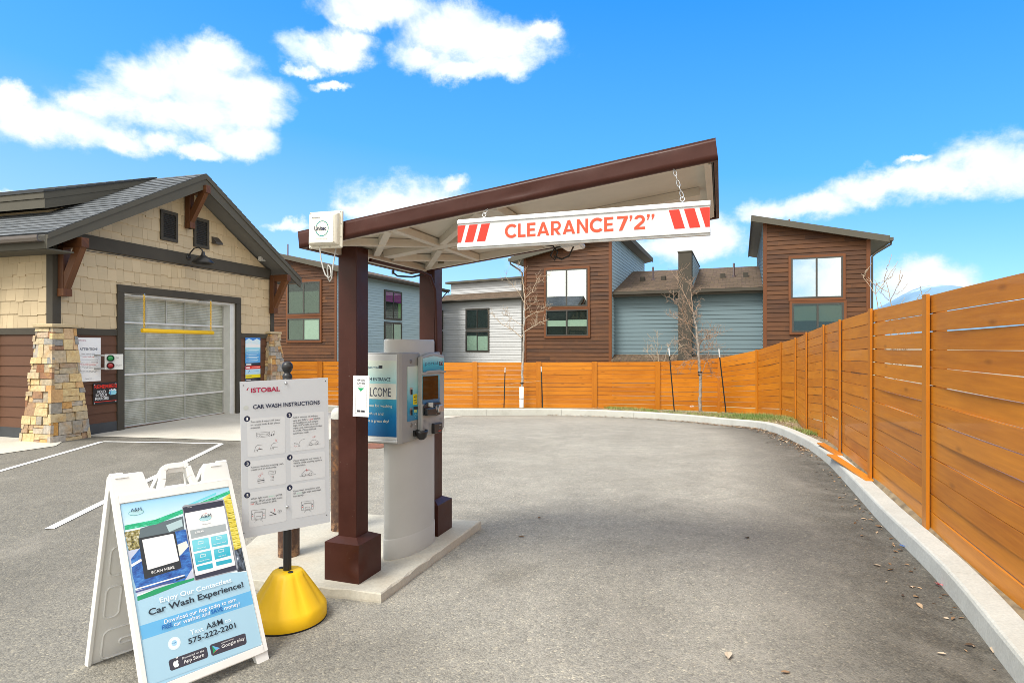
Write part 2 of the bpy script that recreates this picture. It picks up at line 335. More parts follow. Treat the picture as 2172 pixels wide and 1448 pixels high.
ASPHALT = m_asphalt()
CONC = m_concrete('kerb_concrete', (0.52, 0.525, 0.48), (0.32, 0.31, 0.26), 0.35)
SLABC = m_concrete('slab_concrete', (0.50, 0.475, 0.40), (0.36, 0.25, 0.14), 0.35, 2.5)
APRON = m_concrete('apron_concrete', (0.55, 0.52, 0.45), (0.38, 0.33, 0.26), 0.35, 1.2)
PAINT = mat('road_paint', (0.72, 0.72, 0.70), 0.7, var=0.1, vs=9, bump=0.2, bs=90)
FENCE = m_wood('stained_cedar', (0.40, 0.122, 0.006), (0.635, 0.232, 0.012), 0.5, 34, True, None, 0.12)
FPOST = m_wood('stained_cedar_post', (0.36, 0.112, 0.008), (0.52, 0.185, 0.012), 0.45, 34, False)
SIDW = m_wood('brown_siding', (0.032, 0.0115, 0.0035), (0.122, 0.045, 0.0105), 0.55, 30, True, (0.065, 0.020, 0.008))
TRIMW = m_wood('brown_trim', (0.10, 0.034, 0.011), (0.165, 0.058, 0.019), 0.5, 30, False)
BRACK = m_wood('bracket_timber', (0.058, 0.021, 0.008), (0.15, 0.057, 0.019), 0.5, 22, False)
BLUE = m_board('blue_siding', (0.30, 0.405, 0.455), 0.05)
BLUED = m_board('slate_siding', (0.125, 0.182, 0.205), 0.05)
GREYS = m_board('pale_grey_siding', (0.50, 0.51, 0.515), 0.04)
TAN = m_board('tan_shakes', (0.52, 0.42, 0.27), 0.09, 0.7)
RED = m_board('red_brown_siding', (0.112, 0.053, 0.030), 0.12)
TRIM = mat('charcoal_trim', (0.064, 0.058, 0.047), 0.8, spec=0.2, var=0.12, vs=3, bump=0.08, bs=50)
TRIM2 = mat('grey_fascia', (0.095, 0.090, 0.073), 0.8, spec=0.2, var=0.08, vs=2)
SOFF = mat('grey_soffit', (0.15, 0.15, 0.14), 0.7, var=0.06)
ROOFG = m_shingle('grey_shingles', (0.11, 0.122, 0.132), (0.18, 0.195, 0.208), (0.072, 0.08, 0.088))
ROOFB = m_shingle('brown_shingles', (0.070, 0.047, 0.037), (0.15, 0.100, 0.074), (0.115, 0.088, 0.045))
STONE = m_stone(); MORTAR = mat('mortar', (0.22, 0.18, 0.12), 0.9, var=0.2, vs=20)
CAPS = m_concrete('cap_stone', (0.52, 0.42, 0.26), (0.4, 0.28, 0.14), 0.4, 6)
BROWN = mat('brown_powder_coat', (0.060, 0.020, 0.014), 0.40, var=0.12, vs=5, spec=0.3)
def m_brown():
    t = MT('brown_powder_coat'); o = t.obj; z = t.noise(o, 5, 6, .6); s = t.noise(o, 18, 7, .75, (1, 1, .35)); k = t.noise(o, 55, 4, .6)
    col = t.ramp(z, [(.3, (.040, .0102, .0060)), (.7, (.058, .0165, .0105))]); col = t.mix(t.ramp(s, [(.60, (0, 0, 0)), (.78, (.35,) * 3)]), col, (.10, .06, .045, 1)); col = t.mix(t.ramp(k, [(.72, (0, 0, 0)), (.76, (.6,) * 3)]), col, (.30, .25, .21, 1))
    t.l(col, t.b.inputs['Base Color']); t.l(t.ramp(z, [(.3, (.32,) * 3), (.7, (.5,) * 3)]), t.b.inputs['Roughness']); t.b.inputs['Specular IOR Level'].default_value = .28; t.bump(t.noise(o, 3, 3, .5), .12, .02); return t.m
BROWN = m_brown()
CREAM = mat('cream_paint', (0.62, 0.58, 0.50), 0.5, var=0.10, vs=4)
WHITE = mat('white_plastic', (0.76, 0.76, 0.73), 0.4, var=0.03, vs=6)
WHITEM = mat('white_metal', (0.63, 0.65, 0.65), 0.35, var=0.02)
SIGNW = mat('sign_white', (0.57, 0.59, 0.60), 0.35)
PRINTW = mat('print_white', (0.80, 0.81, 0.81), 0.4)
BLACK = mat('black_plastic', (0.012, 0.012, 0.013), 0.35, var=0.1)
MBLACK = mat('black_paint', (0.014, 0.014, 0.015), 0.4)
YEL = mat('yellow_plastic', (0.82, 0.50, 0.002), 0.55, var=0.05, vs=4)
GREY = mat('kiosk_grey', (0.285, 0.29, 0.28), 0.42, var=0.05, vs=3, bump=0.03, bs=200)
LGREY = mat('kiosk_pale_grey', (0.46, 0.47, 0.455), 0.45, var=0.05, vs=2.5)
STEEL = mat('galvanised_steel', (0.52, 0.53, 0.54), 0.35, 0.9, var=0.12, vs=30)
DALU = mat('dull_aluminium', (0.42, 0.43, 0.40), 0.5, 0.1, var=0.08, vs=8); ALU = mat('white_aluminium', (0.66, 0.67, 0.65), 0.4, 0.1, var=0.06, vs=8)
REDP = mat('print_red', (0.74, 0.025, 0.008), 0.4); MAG = mat('print_crimson', (0.36, 0.006, 0.055), 0.4)
NAVY = mat('print_navy', (0.012, 0.022, 0.06), 0.4); INK = mat('print_ink', (0.02, 0.024, 0.035), 0.4); GINK = mat('print_grey_ink', (0.10, 0.11, 0.14), 0.5)
GRN = mat('print_green', (0.01, 0.30, 0.12), 0.4); PGRN = mat('print_pale_green', (0.35, 0.62, 0.5), 0.5); TEAL = mat('print_teal', (0.01, 0.30, 0.27), 0.4)
SKYB = mat('print_sky_blue', (0.12, 0.42, 0.72), 0.4); PALEB = mat('print_pale_blue', (0.46, 0.70, 0.83), 0.4); BLU = mat('print_blue', (0.008, 0.12, 0.42), 0.4)
CYAN = mat('print_cyan', (0.05, 0.44, 0.60), 0.4); REDI = mat('print_red_ink', (0.6, 0.04, 0.04), 0.5)
GLASS = m_glass('window_glass', alpha=0.0); MIRR = m_glass('reflective_window_glass', alpha=0.62); DARK = mat('dark_interior', (0.012, 0.016, 0.016), 0.8)
SHADE = mat('green_grey_shade', (.10, .125, .10), .8, var=.05); BLIND = mat('window_blind', (0.55, 0.62, 0.55), 0.8, var=0.03); FRAME = mat('bronze_window_frame', (0.045, 0.043, 0.038), 0.45)
RUST = None
def m_rust():
    t = MT('rusted_brown_steel'); o = t.obj; z = t.noise(o, 9, 7, 0.7); k = t.noise(o, 24, 6, 0.7)
    col = t.ramp(z, [(0.35, (0.050, 0.022, 0.015)), (0.56, (0.075, 0.036, 0.022)), (0.64, (0.20, 0.085, 0.03)), (0.8, (0.10, 0.03, 0.012))])
    sp = t.n('ShaderNodeSeparateXYZ'); t.l(o, sp.inputs[0])
    low = t.math('MULTIPLY', t.ramp(k, [(0.45, (0, 0, 0)), (0.6, (1, 1, 1))]), t.ramp(sp.outputs[2], [(0.0, (0.9,) * 3), (0.12, (0.15,) * 3), (1, (0.1,) * 3)]))
    t.l(t.mix(low, col, (0.36, 0.20, 0.10, 1)), t.b.inputs['Base Color']); t.b.inputs['Roughness'].default_value = 0.6; t.bump(k, 0.4, 0.004); return t.m
RUST = m_rust()
# ---------------------------------------------------------------- ground
def clip(poly, a, b, c):                                  # keep a*u + b*v <= c
    out = []
    for i in range(len(poly)):
        p, q = poly[i], poly[(i + 1) % len(poly)]; fp, fq = a * p[0] + b * p[1] - c, a * q[0] + b * q[1] - c
        if fp <= 0: out.append(p)
        if (fp < 0 < fq) or (fq < 0 < fp):
            t = fp / (fp - fq); out.append((p[0] + (q[0] - p[0]) * t, p[1] + (q[1] - p[1]) * t))
    return out
HP = np.array([(0, 0, 0), (0, 3, 0), (-1, 4, 0), (-3, 3, -.01), (-.3, 5.4, -.01), (1.2, 4, .01), (2.4, 2.83, .02), (2.94, 4.1, .01), (3.42, 5.5, -.01), (3.96, 6.95, -.03), (4.67, 8.9, -.07),
  (5.33, 11, -.17), (5.9, 13.8, -.29), (5.54, 15.4, -.42), (4.74, 17.4, -.52), (3.07, 18.9, -.59), (1, 19.86, -.64), (-2, 19.86, -.64), (-5, 20, -.6), (-8.2, 10.2, -.02),
  (-7.4, 12.6, -.02), (-6.8, 15.2, -.04), (-5, 10.5, -.05), (-10, 8, 0), (-14, 11, 0), (-8, 3, 0), (-12, 0, 0), (0, -4, 0), (3, -3, .02), (0, 10, -.2), (2, 12, -.3), (-6, 18, -.35)], float)
def _tps():
    n = len(HP); d = np.hypot(HP[:, None, 0] - HP[None, :, 0], HP[:, None, 1] - HP[None, :, 1]); K = np.where(d > 0, d * d * np.log(np.maximum(d, 1e-9)), 0) + np.eye(n) * 0.6
    P = np.c_[np.ones(n), HP[:, :2]]; A = np.zeros((n + 3, n + 3)); A[:n, :n] = K; A[:n, n:] = P; A[n:, :n] = P.T
    return np.linalg.solve(A, np.r_[HP[:, 2], 0, 0, 0])
TW = _tps()
def gz(x, y):
    xx, yy = min(max(x, -15), 9), min(max(y, -6), 22)
    d = np.hypot(HP[:, 0] - xx, HP[:, 1] - yy); k = np.where(d > 0, d * d * np.log(np.maximum(d, 1e-9)), 0)
    return float(k @ TW[:-3] + TW[-3] + TW[-2] * xx + TW[-1] * yy)
def onroad(px, py):                                       # where a sight line meets the road
    z = 0.0
    for _ in range(12): p = on_level(px, py, z); z = 0.5 * z + 0.5 * gz(p.x, p.y)
    return Vector((p.x, p.y, gz(p.x, p.y)))
# kerb foot line (lane side), near to far, then along the back to the left
KF = [(0.10, -3.2), (0.82, -1.0), (1.60, 0.9)] + [tuple(onroad(*q)[:2]) for q in ((2156, 1448), (1989, 1233), (1869, 1110), (1804, 1036), (1746, 975), (1693, 940), (1623, 912), (1540, 902), (1430, 891.5), (1291, 883.5), (1153, 879.5), (960, 879))] + [(-4.0, 19.95), (-7.5, 20.0)]
KH = [.13, .13, .13, .13, .135, .14, .14, .14, .15, .17, .18, .19, .2, .2, .2, .2, .2]
def smooth_line(pts, hs, n=8):
    out = []
    P = [Vector((p[0], p[1], h)) for p, h in zip(pts, hs)]
    for i in range(len(P) - 1):
        p0, p1, p2, p3 = P[max(i - 1, 0)], P[i], P[i + 1], P[min(i + 2, len(P) - 1)]
        for k in range(n):
            t = k / n; out.append(0.5 * ((2 * p1) + (p2 - p0) * t + (2 * p0 - 5 * p1 + 4 * p2 - p3) * t * t + (3 * p1 - p0 - 3 * p2 + p3) * t ** 3))
    out.append(P[-1]); return out
KL = smooth_line(KF, KH)
KN = []
for i in range(len(KL)):
    d = KL[min(i + 1, len(KL) - 1)] - KL[max(i - 1, 0)]; KN.append(Vector((d.y, -d.x, 0)).normalized())      # away from the lane
KA = np.array([(p.x, p.y) for p in KL])
KP = np.c_[KA, [gz(p.x, p.y) for p in KL]]
def kerb_dist(x, y): return float(np.min(np.hypot(KA[:, 0] - x, KA[:, 1] - y)))
def road():
    xs = np.arange(-16, 8.01, 0.25); ys = np.arange(-7, 20.76, 0.25); m = MB(); rows = [[(x, y, gz(x, y)) for x in xs] for y in ys]
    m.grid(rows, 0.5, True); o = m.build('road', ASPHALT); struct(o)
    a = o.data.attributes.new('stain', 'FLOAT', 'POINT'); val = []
    for y in ys:
        for x in xs:
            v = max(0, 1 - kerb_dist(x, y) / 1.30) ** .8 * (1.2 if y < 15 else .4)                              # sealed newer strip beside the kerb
            w = math.exp(-(((x - 0.62 - 0.10 * (y - 3)) / 0.42) ** 2 + ((y - 3.7) / 1.3) ** 2)) * 0.24   # darker band along the lane
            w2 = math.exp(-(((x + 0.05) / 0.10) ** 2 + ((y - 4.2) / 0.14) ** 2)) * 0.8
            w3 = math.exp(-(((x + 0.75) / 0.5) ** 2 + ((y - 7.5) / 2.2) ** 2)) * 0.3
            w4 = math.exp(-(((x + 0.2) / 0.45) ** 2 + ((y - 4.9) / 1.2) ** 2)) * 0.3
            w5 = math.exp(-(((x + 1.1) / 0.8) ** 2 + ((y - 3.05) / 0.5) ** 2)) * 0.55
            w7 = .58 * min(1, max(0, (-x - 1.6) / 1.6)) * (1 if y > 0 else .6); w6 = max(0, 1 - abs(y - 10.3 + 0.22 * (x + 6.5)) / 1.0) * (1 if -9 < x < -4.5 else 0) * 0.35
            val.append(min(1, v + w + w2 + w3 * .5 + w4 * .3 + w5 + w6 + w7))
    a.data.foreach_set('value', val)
    return o
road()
def sheet(name, mat_, quad, n=24, lift=0.006, kind='structure'):
    a, b, c, d = [Vector(q[:2]) for q in quad]; m = MB(); rows = []
    for i in range(n + 1):
        r = []
        for j in range(n + 1):
            u, v = j / n, i / n; p = (a * (1 - u) + b * u) * (1 - v) + (d * (1 - u) + c * u) * v; r.append((p.x, p.y, gz(p.x, p.y) + lift))
        rows.append(r)
    m.grid(rows, 0.5, True); return struct(m.build(name, mat_), kind=kind)
# far ground to the horizon, under and beyond the lot
def ground():
    m = MB(); s = [-9000, -2500, -600, -150, -60, -30] + list(np.arange(-20, 40.1, 2.0)) + [60, 150, 600, 2500, 9000]
    t = [-9000, -2500, -600, -150, -40, -20] + list(np.arange(-12, 60.1, 2.0)) + [90, 200, 600, 2500, 9000]
    rows = []
    for y in t:
        r = []
        for x in s:
            ex = max(-16 - x, x - 8, -7 - y, y - 21, 0); k = min(1, ex / 8); r.append((x, y, (gz(x, y) - 0.12) * (1 - k) + (-0.78) * k))
        rows.append(r)
    m.grid(rows, 0.5, True)
    t_ = MT('dry_soil'); z = t_.noise(t_.obj, 0.7, 8, 0.7)
    t_.l(t_.ramp(z, [(0.3, (0.20, 0.17, 0.11)), (0.55, (0.32, 0.28, 0.20)), (0.75, (0.14, 0.17, 0.06))]), t_.b.inputs['Base Color']); t_.b.inputs['Roughness'].default_value = 0.95
    struct(m.build('ground', t_.m))
ground()
AP = [onroad(178, 925), onroad(652, 943), onroad(981, 881.5), Vector((-6.2, 19.6, 0))]
sheet('pavement', APRON, AP, 30, 0.008)
sheet('pavement', APRON, [Vector((-14.5, 11.2, 0)), onroad(-150, 985), onroad(118, 946), Vector((-8.0, 10.7, 0))], 16, 0.008)
def stripe(p, q, w=0.10, n=14):
    p, q = Vector(p[:2]), Vector(q[:2]); d = (q - p).normalized() * (w / 2); s = Vector((-d.y, d.x)); m = MB(); rows = []
    for i in range(n + 1):
        c = p.lerp(q, i / n); rows.append([(c.x + k * s.x, c.y + k * s.y, gz(c.x + k * s.x, c.y + k * s.y) + 0.006) for k in (-1, 1)])
    m.grid(rows, 0.5, True); return m
def markings():
    a, b, c, d = onroad(-220, 1062), onroad(217, 936.5), onroad(470, 941), onroad(104, 1122)
    for p, q, w in ((a, b, .085), (b, c, .075), (c, d, .085)): struct(stripe(p, q, w).build('road_marking', PAINT))
markings()
def kerb():
    m = MB(); rows = []; W = 0.19
    for p, n in zip(KL, KN):
        z = gz(p.x, p.y); h = p.z; j = random.uniform(-.002, .002)
        rows.append([(p.x + n.x * o, p.y + n.y * o, z + hh) for o, hh in ((-.005, -.12), (0.0, 0), (0.012, h - .022), (0.02, h - .007), (0.034, h + j), (W - .01, h + j), (W, h - .008), (W, -.15))])
    # joints: break the sweep every couple of metres
    acc = 0; start = 0; nxt = 2.4
    for i in range(1, len(rows)):
        acc += (KL[i].xy - KL[i - 1].xy).length
        if acc > nxt or i == len(rows) - 1:
            seg = rows[start:i + 1]
            if len(seg) > 1:
                seg = [list(r) for r in seg]
                for e, q in ((0, 1), (-1, -2)):
                    seg[e] = [tuple(Vector(a).lerp(Vector(b), 0.012)) for a, b in zip(seg[e], seg[q])]
                m.grid(seg, random.random(), False); m.poly(seg[0]); m.poly(seg[-1][::-1])
            start = i; acc = 0
    struct(m.build('kerb', CONC))
kerb()
# ---------------------------------------------------------------- fence
FP = [(1.44, -0.72), (2.11, 1.16), (2.78, 3.04), (3.454, 4.917), (4.125, 6.80), (4.82, 8.69), (5.56, 10.56), (6.21, 12.49), (6.87, 14.36), (7.41, 16.34), (7.59, 18.37), (7.12, 20.4)]
FT = [.42, .42, .42, .42, .42, .386, .38, .293, .205, .117, -.102, -.39]
FB = [-1.5, -1.5, -1.5, -1.50, -1.506, -1.54, -1.65, -1.82, -1.77, -1.893, -2.085, -2.22]
BY = 20.46
for px, tp in ((1395, 767), (1261, 767.5), (1142, 768), (1008, 768), (874, 768), (745, 767), (679, 766.5), (560, 766)):
    p = at(px, tp, BY); FP.append((p.x, BY)); FT.append(p.z - CH); FB.append(-2.14 if px > 1300 else -2.10)
FT = [z + CH for z in FT]; FB = [z + CH for z in FB]
def fence():
    root = thing('wooden_fence', 'long orange stained horizontal board fence curving around the drive and across the back', 'fence', (FP[3][0], FP[3][1], 0)); O = Vector(root.location)
    def n_at(i):
        a = Vector(FP[max(i - 1, 0)]); b = Vector(FP[min(i + 1, len(FP) - 1)]); d = (b - a).normalized(); return Vector((-d.y, d.x, 0)), Vector((d.x, d.y, 0))
    for i in range(len(FP) - 1):
        a, b = Vector((*FP[i], 0)), Vector((*FP[i + 1], 0)); d = (b - a).normalized(); nn = Vector((-d.y, d.x, 0)); L = (b - a).length; m = MB()
        n = 13 if i < 8 else 11; bow = [random.uniform(-.012, .012) for _ in range(n)]; sag = [random.uniform(-.004, .004) for _ in range(n)]; tilt = [random.uniform(-.006, .006) for _ in range(n)]
        for k in range(n):
            rn = random.random(); g0 = (0.0022 + random.uniform(0, .004)) if i < 9 else (.0040 + random.uniform(0, .003)); S = 8; uo = random.random() * 20; rows = []; uvs = []
            for s in range(S + 1):
                u = s / S; c = a.lerp(b, u); zt = FT[i] * (1 - u) + FT[i + 1] * u; zb = FB[i] * (1 - u) + FB[i + 1] * u; h = (zt - zb) / n
                w = math.sin(u * math.pi); oz = sag[k] * w + tilt[k] * (u - .5); oy = bow[k] * w; z0 = zb + k * h + g0 + oz; z1 = zb + (k + 1) * h - g0 + oz
                if k == 0: z0 -= 0.02
                f = c + nn * (oy) - O; bk = c + nn * (oy - .02) - O
                rows.append([(bk.x, bk.y, z0), (f.x, f.y, z0), (f.x, f.y, z1), (bk.x, bk.y, z1)]); uu = u * L + uo
                uvs.append([(uu, 0), (uu, .02), (uu, .02 + z1 - z0), (uu, .04 + z1 - z0)])
            m.grid(rows, rn, False, True, uvs); m.poly(rows[0][::-1], rn); m.poly(rows[-1], rn)
        m.build('slat_panel', FENCE, root)
    for i in range(len(FP)):
        nn, d = n_at(i); p = Vector((*FP[i], 0)) - O; m = MB(); w = 0.055 if i < 11 else 0.06
        if i >= 12: w = 0.085
        f = lambda x, y, z: tuple(p + d * x + nn * y + Vector((0, 0, z)))
        lean = random.uniform(-.01, .01)
        g = lambda x, y, z: f(x + lean * (z - FB[i]), y, z)
        m.box(-w, w, .013, .038, FB[i] - .06, FT[i] + .012, random.random(), g, 2); m.box(-.045, .045, -.11, -.034, FB[i] - .4, FT[i] - .03, random.random(), g, 2)
        m.build('post', FPOST, root)
fence()
# verge between kerb and fence, grass, litter
def verge():
    fp = [Vector((*p, b)) for p, b in zip(FP, FB)]
    def fence_pt(p):
        best = None
        for a, b in zip(fp[:-1], fp[1:]):
            d = b - a; t = max(0, min(1, ((p.x - a.x) * d.x + (p.y - a.y) * d.y) / (d.x ** 2 + d.y ** 2))); q = a + d * t; e = (q.xy - p.xy).length
            if best is None or e < best[0]: best = (e, q)
        return best[1]
    m = MB(); rows = []; cen = []
    for p, n in zip(KL, KN):
        i = Vector((p.x + n.x * .18, p.y + n.y * .18, gz(p.x, p.y) + p.z - .02)); q = fence_pt(i); q = q + (q - i).normalized() * .12; q.z -= 0.02
        rows.append([i.lerp(q, k / 6) + Vector((0, 0, .03 * math.sin(math.pi * k / 6))) for k in range(7)]); cen.append((i, q))
    m.grid(rows, 0.5, True)
    t = MT('verge_soil'); t.l(t.ramp(t.noise(t.obj, 6, 7, 0.7), [(0.3, (0.10, 0.075, 0.045)), (0.55, (0.25, 0.19, 0.11)), (0.75, (0.36, 0.29, 0.18))]), t.b.inputs['Base Color']); t.b.inputs['Roughness'].default_value = 0.95
    struct(m.build('verge', t.m))
    g = MB(); rnd = random.Random(3)
    for _ in range(15000):
        k = rnd.randrange(60, len(cen) - 33); a, b = cen[k]; a2, b2 = cen[k + 1]; u = rnd.random(); w = rnd.random(); p = a.lerp(b, w).lerp(a2.lerp(b2, w), u); dd = (b - a).length
        if dd < 0.35 or p.x < 2.6: continue
        p.z += .03 * math.sin(math.pi * w); h = rnd.uniform(.03, .10); an = rnd.uniform(0, 6.28); l = Vector((math.cos(an), math.sin(an), 0)); s = Vector((-l.y, l.x, 0)) * .004
        patch = math.sin(p.x * 2.1 + 1) * math.sin(p.y * 1.3) + rnd.uniform(-.5, .5)
        if patch < -.35: continue
        g.poly([p - s, p + s, p + l * h * .5 + Vector((0, 0, h))], min(1, max(0, .5 + patch * .4 + rnd.uniform(-.2, .2))))
    t = MT('grass_blades'); t.l(t.ramp(t.rnd, [(0.15, (0.40, 0.32, 0.14)), (0.45, (0.26, 0.27, 0.08)), (0.8, (0.10, 0.20, 0.03))]), t.b.inputs['Base Color']); t.b.inputs['Roughness'].default_value = 0.7
    tag(g.build('grass', t.m), 'patchy green and straw grass between kerb and fence', 'grass', kind='stuff')
    return cen
VC = verge()
def m_leaf():
    t = MT('dry_leaves'); t.l(t.ramp(t.rnd, [(0, (0.05, 0.032, 0.02)), (0.35, (0.17, 0.09, 0.04)), (0.7, (0.34, 0.22, 0.12)), (1, (0.55, 0.47, 0.36))]), t.b.inputs['Base Color']); t.b.inputs['Roughness'].default_value = 0.8; return t.m
LEAF = m_leaf()
def leaf(m, p, s, rnd, bright=None):
    a = rnd.uniform(0, 6.28); l = Vector((math.cos(a), math.sin(a), rnd.uniform(-.2, .3))); w = Vector((-l.y, l.x, rnd.uniform(-.3, .3))); c = rnd.uniform(.15, .6); k = rnd.random() if bright is None else bright
    up = Vector((0, 0, s * .12)); p = Vector(p) + up
    L_ = [p - l * s, p - l * s * .3 - w * s * .45 + Vector((0, 0, c * s * .5)), p + l * s * .5 - w * s * .3 + Vector((0, 0, c * s * .4)), p + l * s, p + l * s * .5 + w * s * .3 + Vector((0, 0, c * s * .4)), p - l * s * .3 + w * s * .45 + Vector((0, 0, c * s * .5))]
    m.poly([L_[0], L_[1], L_[2], L_[3]], k); m.poly([L_[0], L_[3], L_[4], L_[5]], k)
def litter():
    m = MB(); rnd = random.Random(5)
    for _ in range(2600):
        k = min(len(KL) - 26, max(18, int(rnd.choice([rnd.gauss(82, 11), rnd.gauss(70, 12), rnd.uniform(20, 100)])))); p = KL[k]; n = KN[k]; o = -abs(rnd.gauss(.03, .13)) - .02
        if k < 60 and rnd.random() < .8: continue
        j = rnd.uniform(-.15, .15); t = Vector((-n.y, n.x, 0)); x, y = p.x + n.x * o + t.x * j, p.y + n.y * o + t.y * j; leaf(m, (x, y, gz(x, y) + rnd.uniform(0, .03 if k > 70 else .008)), rnd.uniform(.010, .030), rnd)
    for _ in range(500):
        k = rnd.randrange(60, len(VC) - 30); a, b = VC[k]; p = a.lerp(b, rnd.random()); leaf(m, (p.x, p.y, p.z + .04), rnd.uniform(.012, .03), rnd)
    tag(m.build('leaf_litter', LEAF), 'dry leaves and grit drifted along the foot of the kerb', 'leaf litter', kind='stuff')
    spots = [(1545, 1392, .045, .95, 'pale flat fallen leaf lying on the open asphalt near the camera'), (1666, 1427, .03, .6, 'small tan fallen leaf on the asphalt right of the pale leaf'), (1145, 1099, .035, .3, 'dark curled leaf on the asphalt beyond the concrete island'), (1585, 1141, .03, .15, 'small dark leaf on the smooth middle of the drive'),
             (1106, 1139, .03, .7, 'tan leaf on the asphalt just right of the island corner'), (1860, 1200, .03, .8, 'pale leaf on the dark asphalt strip by the kerb'), (1950, 1286, .03, .75, 'tan leaf on the dark asphalt below the kerb joint'), (2110, 1380, .045, .85, 'large tan leaf by the kerb at the lower right corner')]
    for px, py, s, b, lab in spots:
        mm = MB(); p = onroad(px, py); r2 = random.Random(px); leaf(mm, (0, 0, .004), s, r2, b); o = mm.build('fallen_leaf', LEAF); o.location = p; tag(o, lab, 'leaf', 'loose fallen leaves on the drive')
litter()
def planks():
    for (a, b, lab) in (((1758, 963), (1842, 1018), 'orange stained board lying along the top of the kerb, nearer piece'), ((1737, 934), (1776, 958), 'short orange stained board lying on the kerb behind the longer one')):
        p, q = on_level(*a, 0.125), on_level(*b, 0.125); c = (p + q) / 2; d = (q - p); L = d.length; m = MB()
        m.box(-L / 2, L / 2, -.055, .055, 0, .018, random.random()); o = m.build('loose_plank', FENCE, bevel=.003); 
        zz = gz(c.x, c.y) + .148; o.location = (c.x + .03, c.y, zz); o.rotation_euler = (0, 0, math.atan2(d.y, d.x)); tag(o, lab, 'plank', 'boards lying on the kerb')
planks()
def manhole():
    p = onroad(784, 946); m = MB(); m.lathe([(.30, -.02), (.30, .010), (.27, .012), (.265, .006), (.0, .006)], n=32); o = m.build('manhole_cover', mat('rusty_iron', (0.20, 0.085, 0.05), 0.7, 0.3, var=.3, vs=20, bump=.5, bs=60)); o.location = p
    tag(o, 'rusty round manhole cover in the asphalt behind the brown post', 'manhole')
manhole()
# hills far off
def hills():
    m = MB(); rows = []
    xs = np.linspace(-1.3, 1.3, 240)
    def ridge(a):
        return 250 + 60 * math.sin(a * 3.1 + 2) + 30 * math.sin(a * 9 + 1) + 10 * math.sin(a * 31) + 4 * math.sin(a * 77)
    D = 5200
    for r in range(14):
        u = r / 13; row = []
        for a in xs:
            hgt = ridge(a) * (1.0 if a < .2 else 1.0 + 1.05 * math.exp(-((a - .615) / .075) ** 2)); f = (1 - (1 - u) ** 1.35); jag = (math.sin(a * 140 + r * 1.9) * 20 + math.sin(a * 61 - r) * 22) * u * (1 - u) * 2
            row.append((math.sin(a) * (D - 900 + 900 * u), math.cos(a) * (D - 900 + 900 * u), -5 + hgt * f + jag))
        rows.append(row)
    for u in (.6, 0):
        rows.append([(math.sin(a) * (D + 900 - 500 * u), math.cos(a) * (D + 900 - 500 * u), -5 + ridge(a) * u) for a in xs])
    m.grid(rows, .5, True)
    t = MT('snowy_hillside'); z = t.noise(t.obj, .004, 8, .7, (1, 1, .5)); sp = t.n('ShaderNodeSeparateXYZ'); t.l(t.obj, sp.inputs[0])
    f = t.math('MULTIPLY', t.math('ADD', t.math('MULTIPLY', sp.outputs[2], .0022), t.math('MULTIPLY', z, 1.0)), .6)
    t.l(t.ramp(f, [(0.66, (0.11, 0.21, 0.32)), (0.86, (0.17, 0.29, 0.41)), (0.96, (0.45, 0.55, 0.62))]), t.b.inputs['Base Color']); t.b.inputs['Roughness'].default_value = .9  # blue of distance haze put into the hillside and snow colours
    # ridge kept mild; snow only near the top
    struct(m.build('hills', t.m))
hills()
# ---------------------------------------------------------------- cladding
def lap(m, regions, pitch, fn, o0=.018, o1=.005, lens=(1.8, 4.0), z00=0.0, seed=1):
    """lapped boards over convex (s, z) regions; fn(s, z, out) -> xyz"""
    rnd = random.Random(seed)
    for reg in regions:
        s0 = min(p[0] for p in reg); s1 = max(p[0] for p in reg); z0 = min(p[1] for p in reg); z1 = max(p[1] for p in reg)
        k = math.floor((z0 - z00) / pitch)
        cx = sum(p[0] for p in reg) / len(reg); cz = sum(p[1] for p in reg) / len(reg); hp = []
        for i in range(len(reg)):
            p, q = reg[i], reg[(i + 1) % len(reg)]; a, b = q[1] - p[1], p[0] - q[0]; c = a * p[0] + b * p[1]
            if a * cx + b * cz > c: a, b, c = -a, -b, -c
            hp.append((a, b, c))
        while z00 + k * pitch < z1:
            zb, zt = z00 + k * pitch, z00 + (k + 1) * pitch; s = s0 - rnd.uniform(0, 1.5) if s1 - s0 > 2.2 else s0
            while s < s1:
                e = s + (rnd.uniform(*lens) if s1 - s0 > 2.2 else s1 - s0 + 1); po = [(s + .0015, zb), (e - .0015, zb), (e - .0015, zt), (s + .0015, zt)]
                for h in hp: po = clip(po, *h) if po else po
                if len(po) >= 3:
                    r = rnd.random(); uo = rnd.random() * 30
                    of = lambda z: o0 + (o1 - o0) * (z - zb) / (zt - zb)
                    m.poly([fn(u, v, of(v)) for u, v in po], r, [(u + uo, v) for u, v in po])
                    for i in range(len(po)):
                        p, q = po[i], po[(i + 1) % len(po)]
                        if abs(p[1] - zb) < 1e-6 and abs(q[1] - zb) < 1e-6: m.poly([fn(p[0], zb, of(zb)), fn(p[0], zb, 0), fn(q[0], zb, 0), fn(q[0], zb, of(zb))], r, [(p[0] + uo, 0), (p[0] + uo, .02), (q[0] + uo, .02), (q[0] + uo, 0)])
                s = e
            k += 1
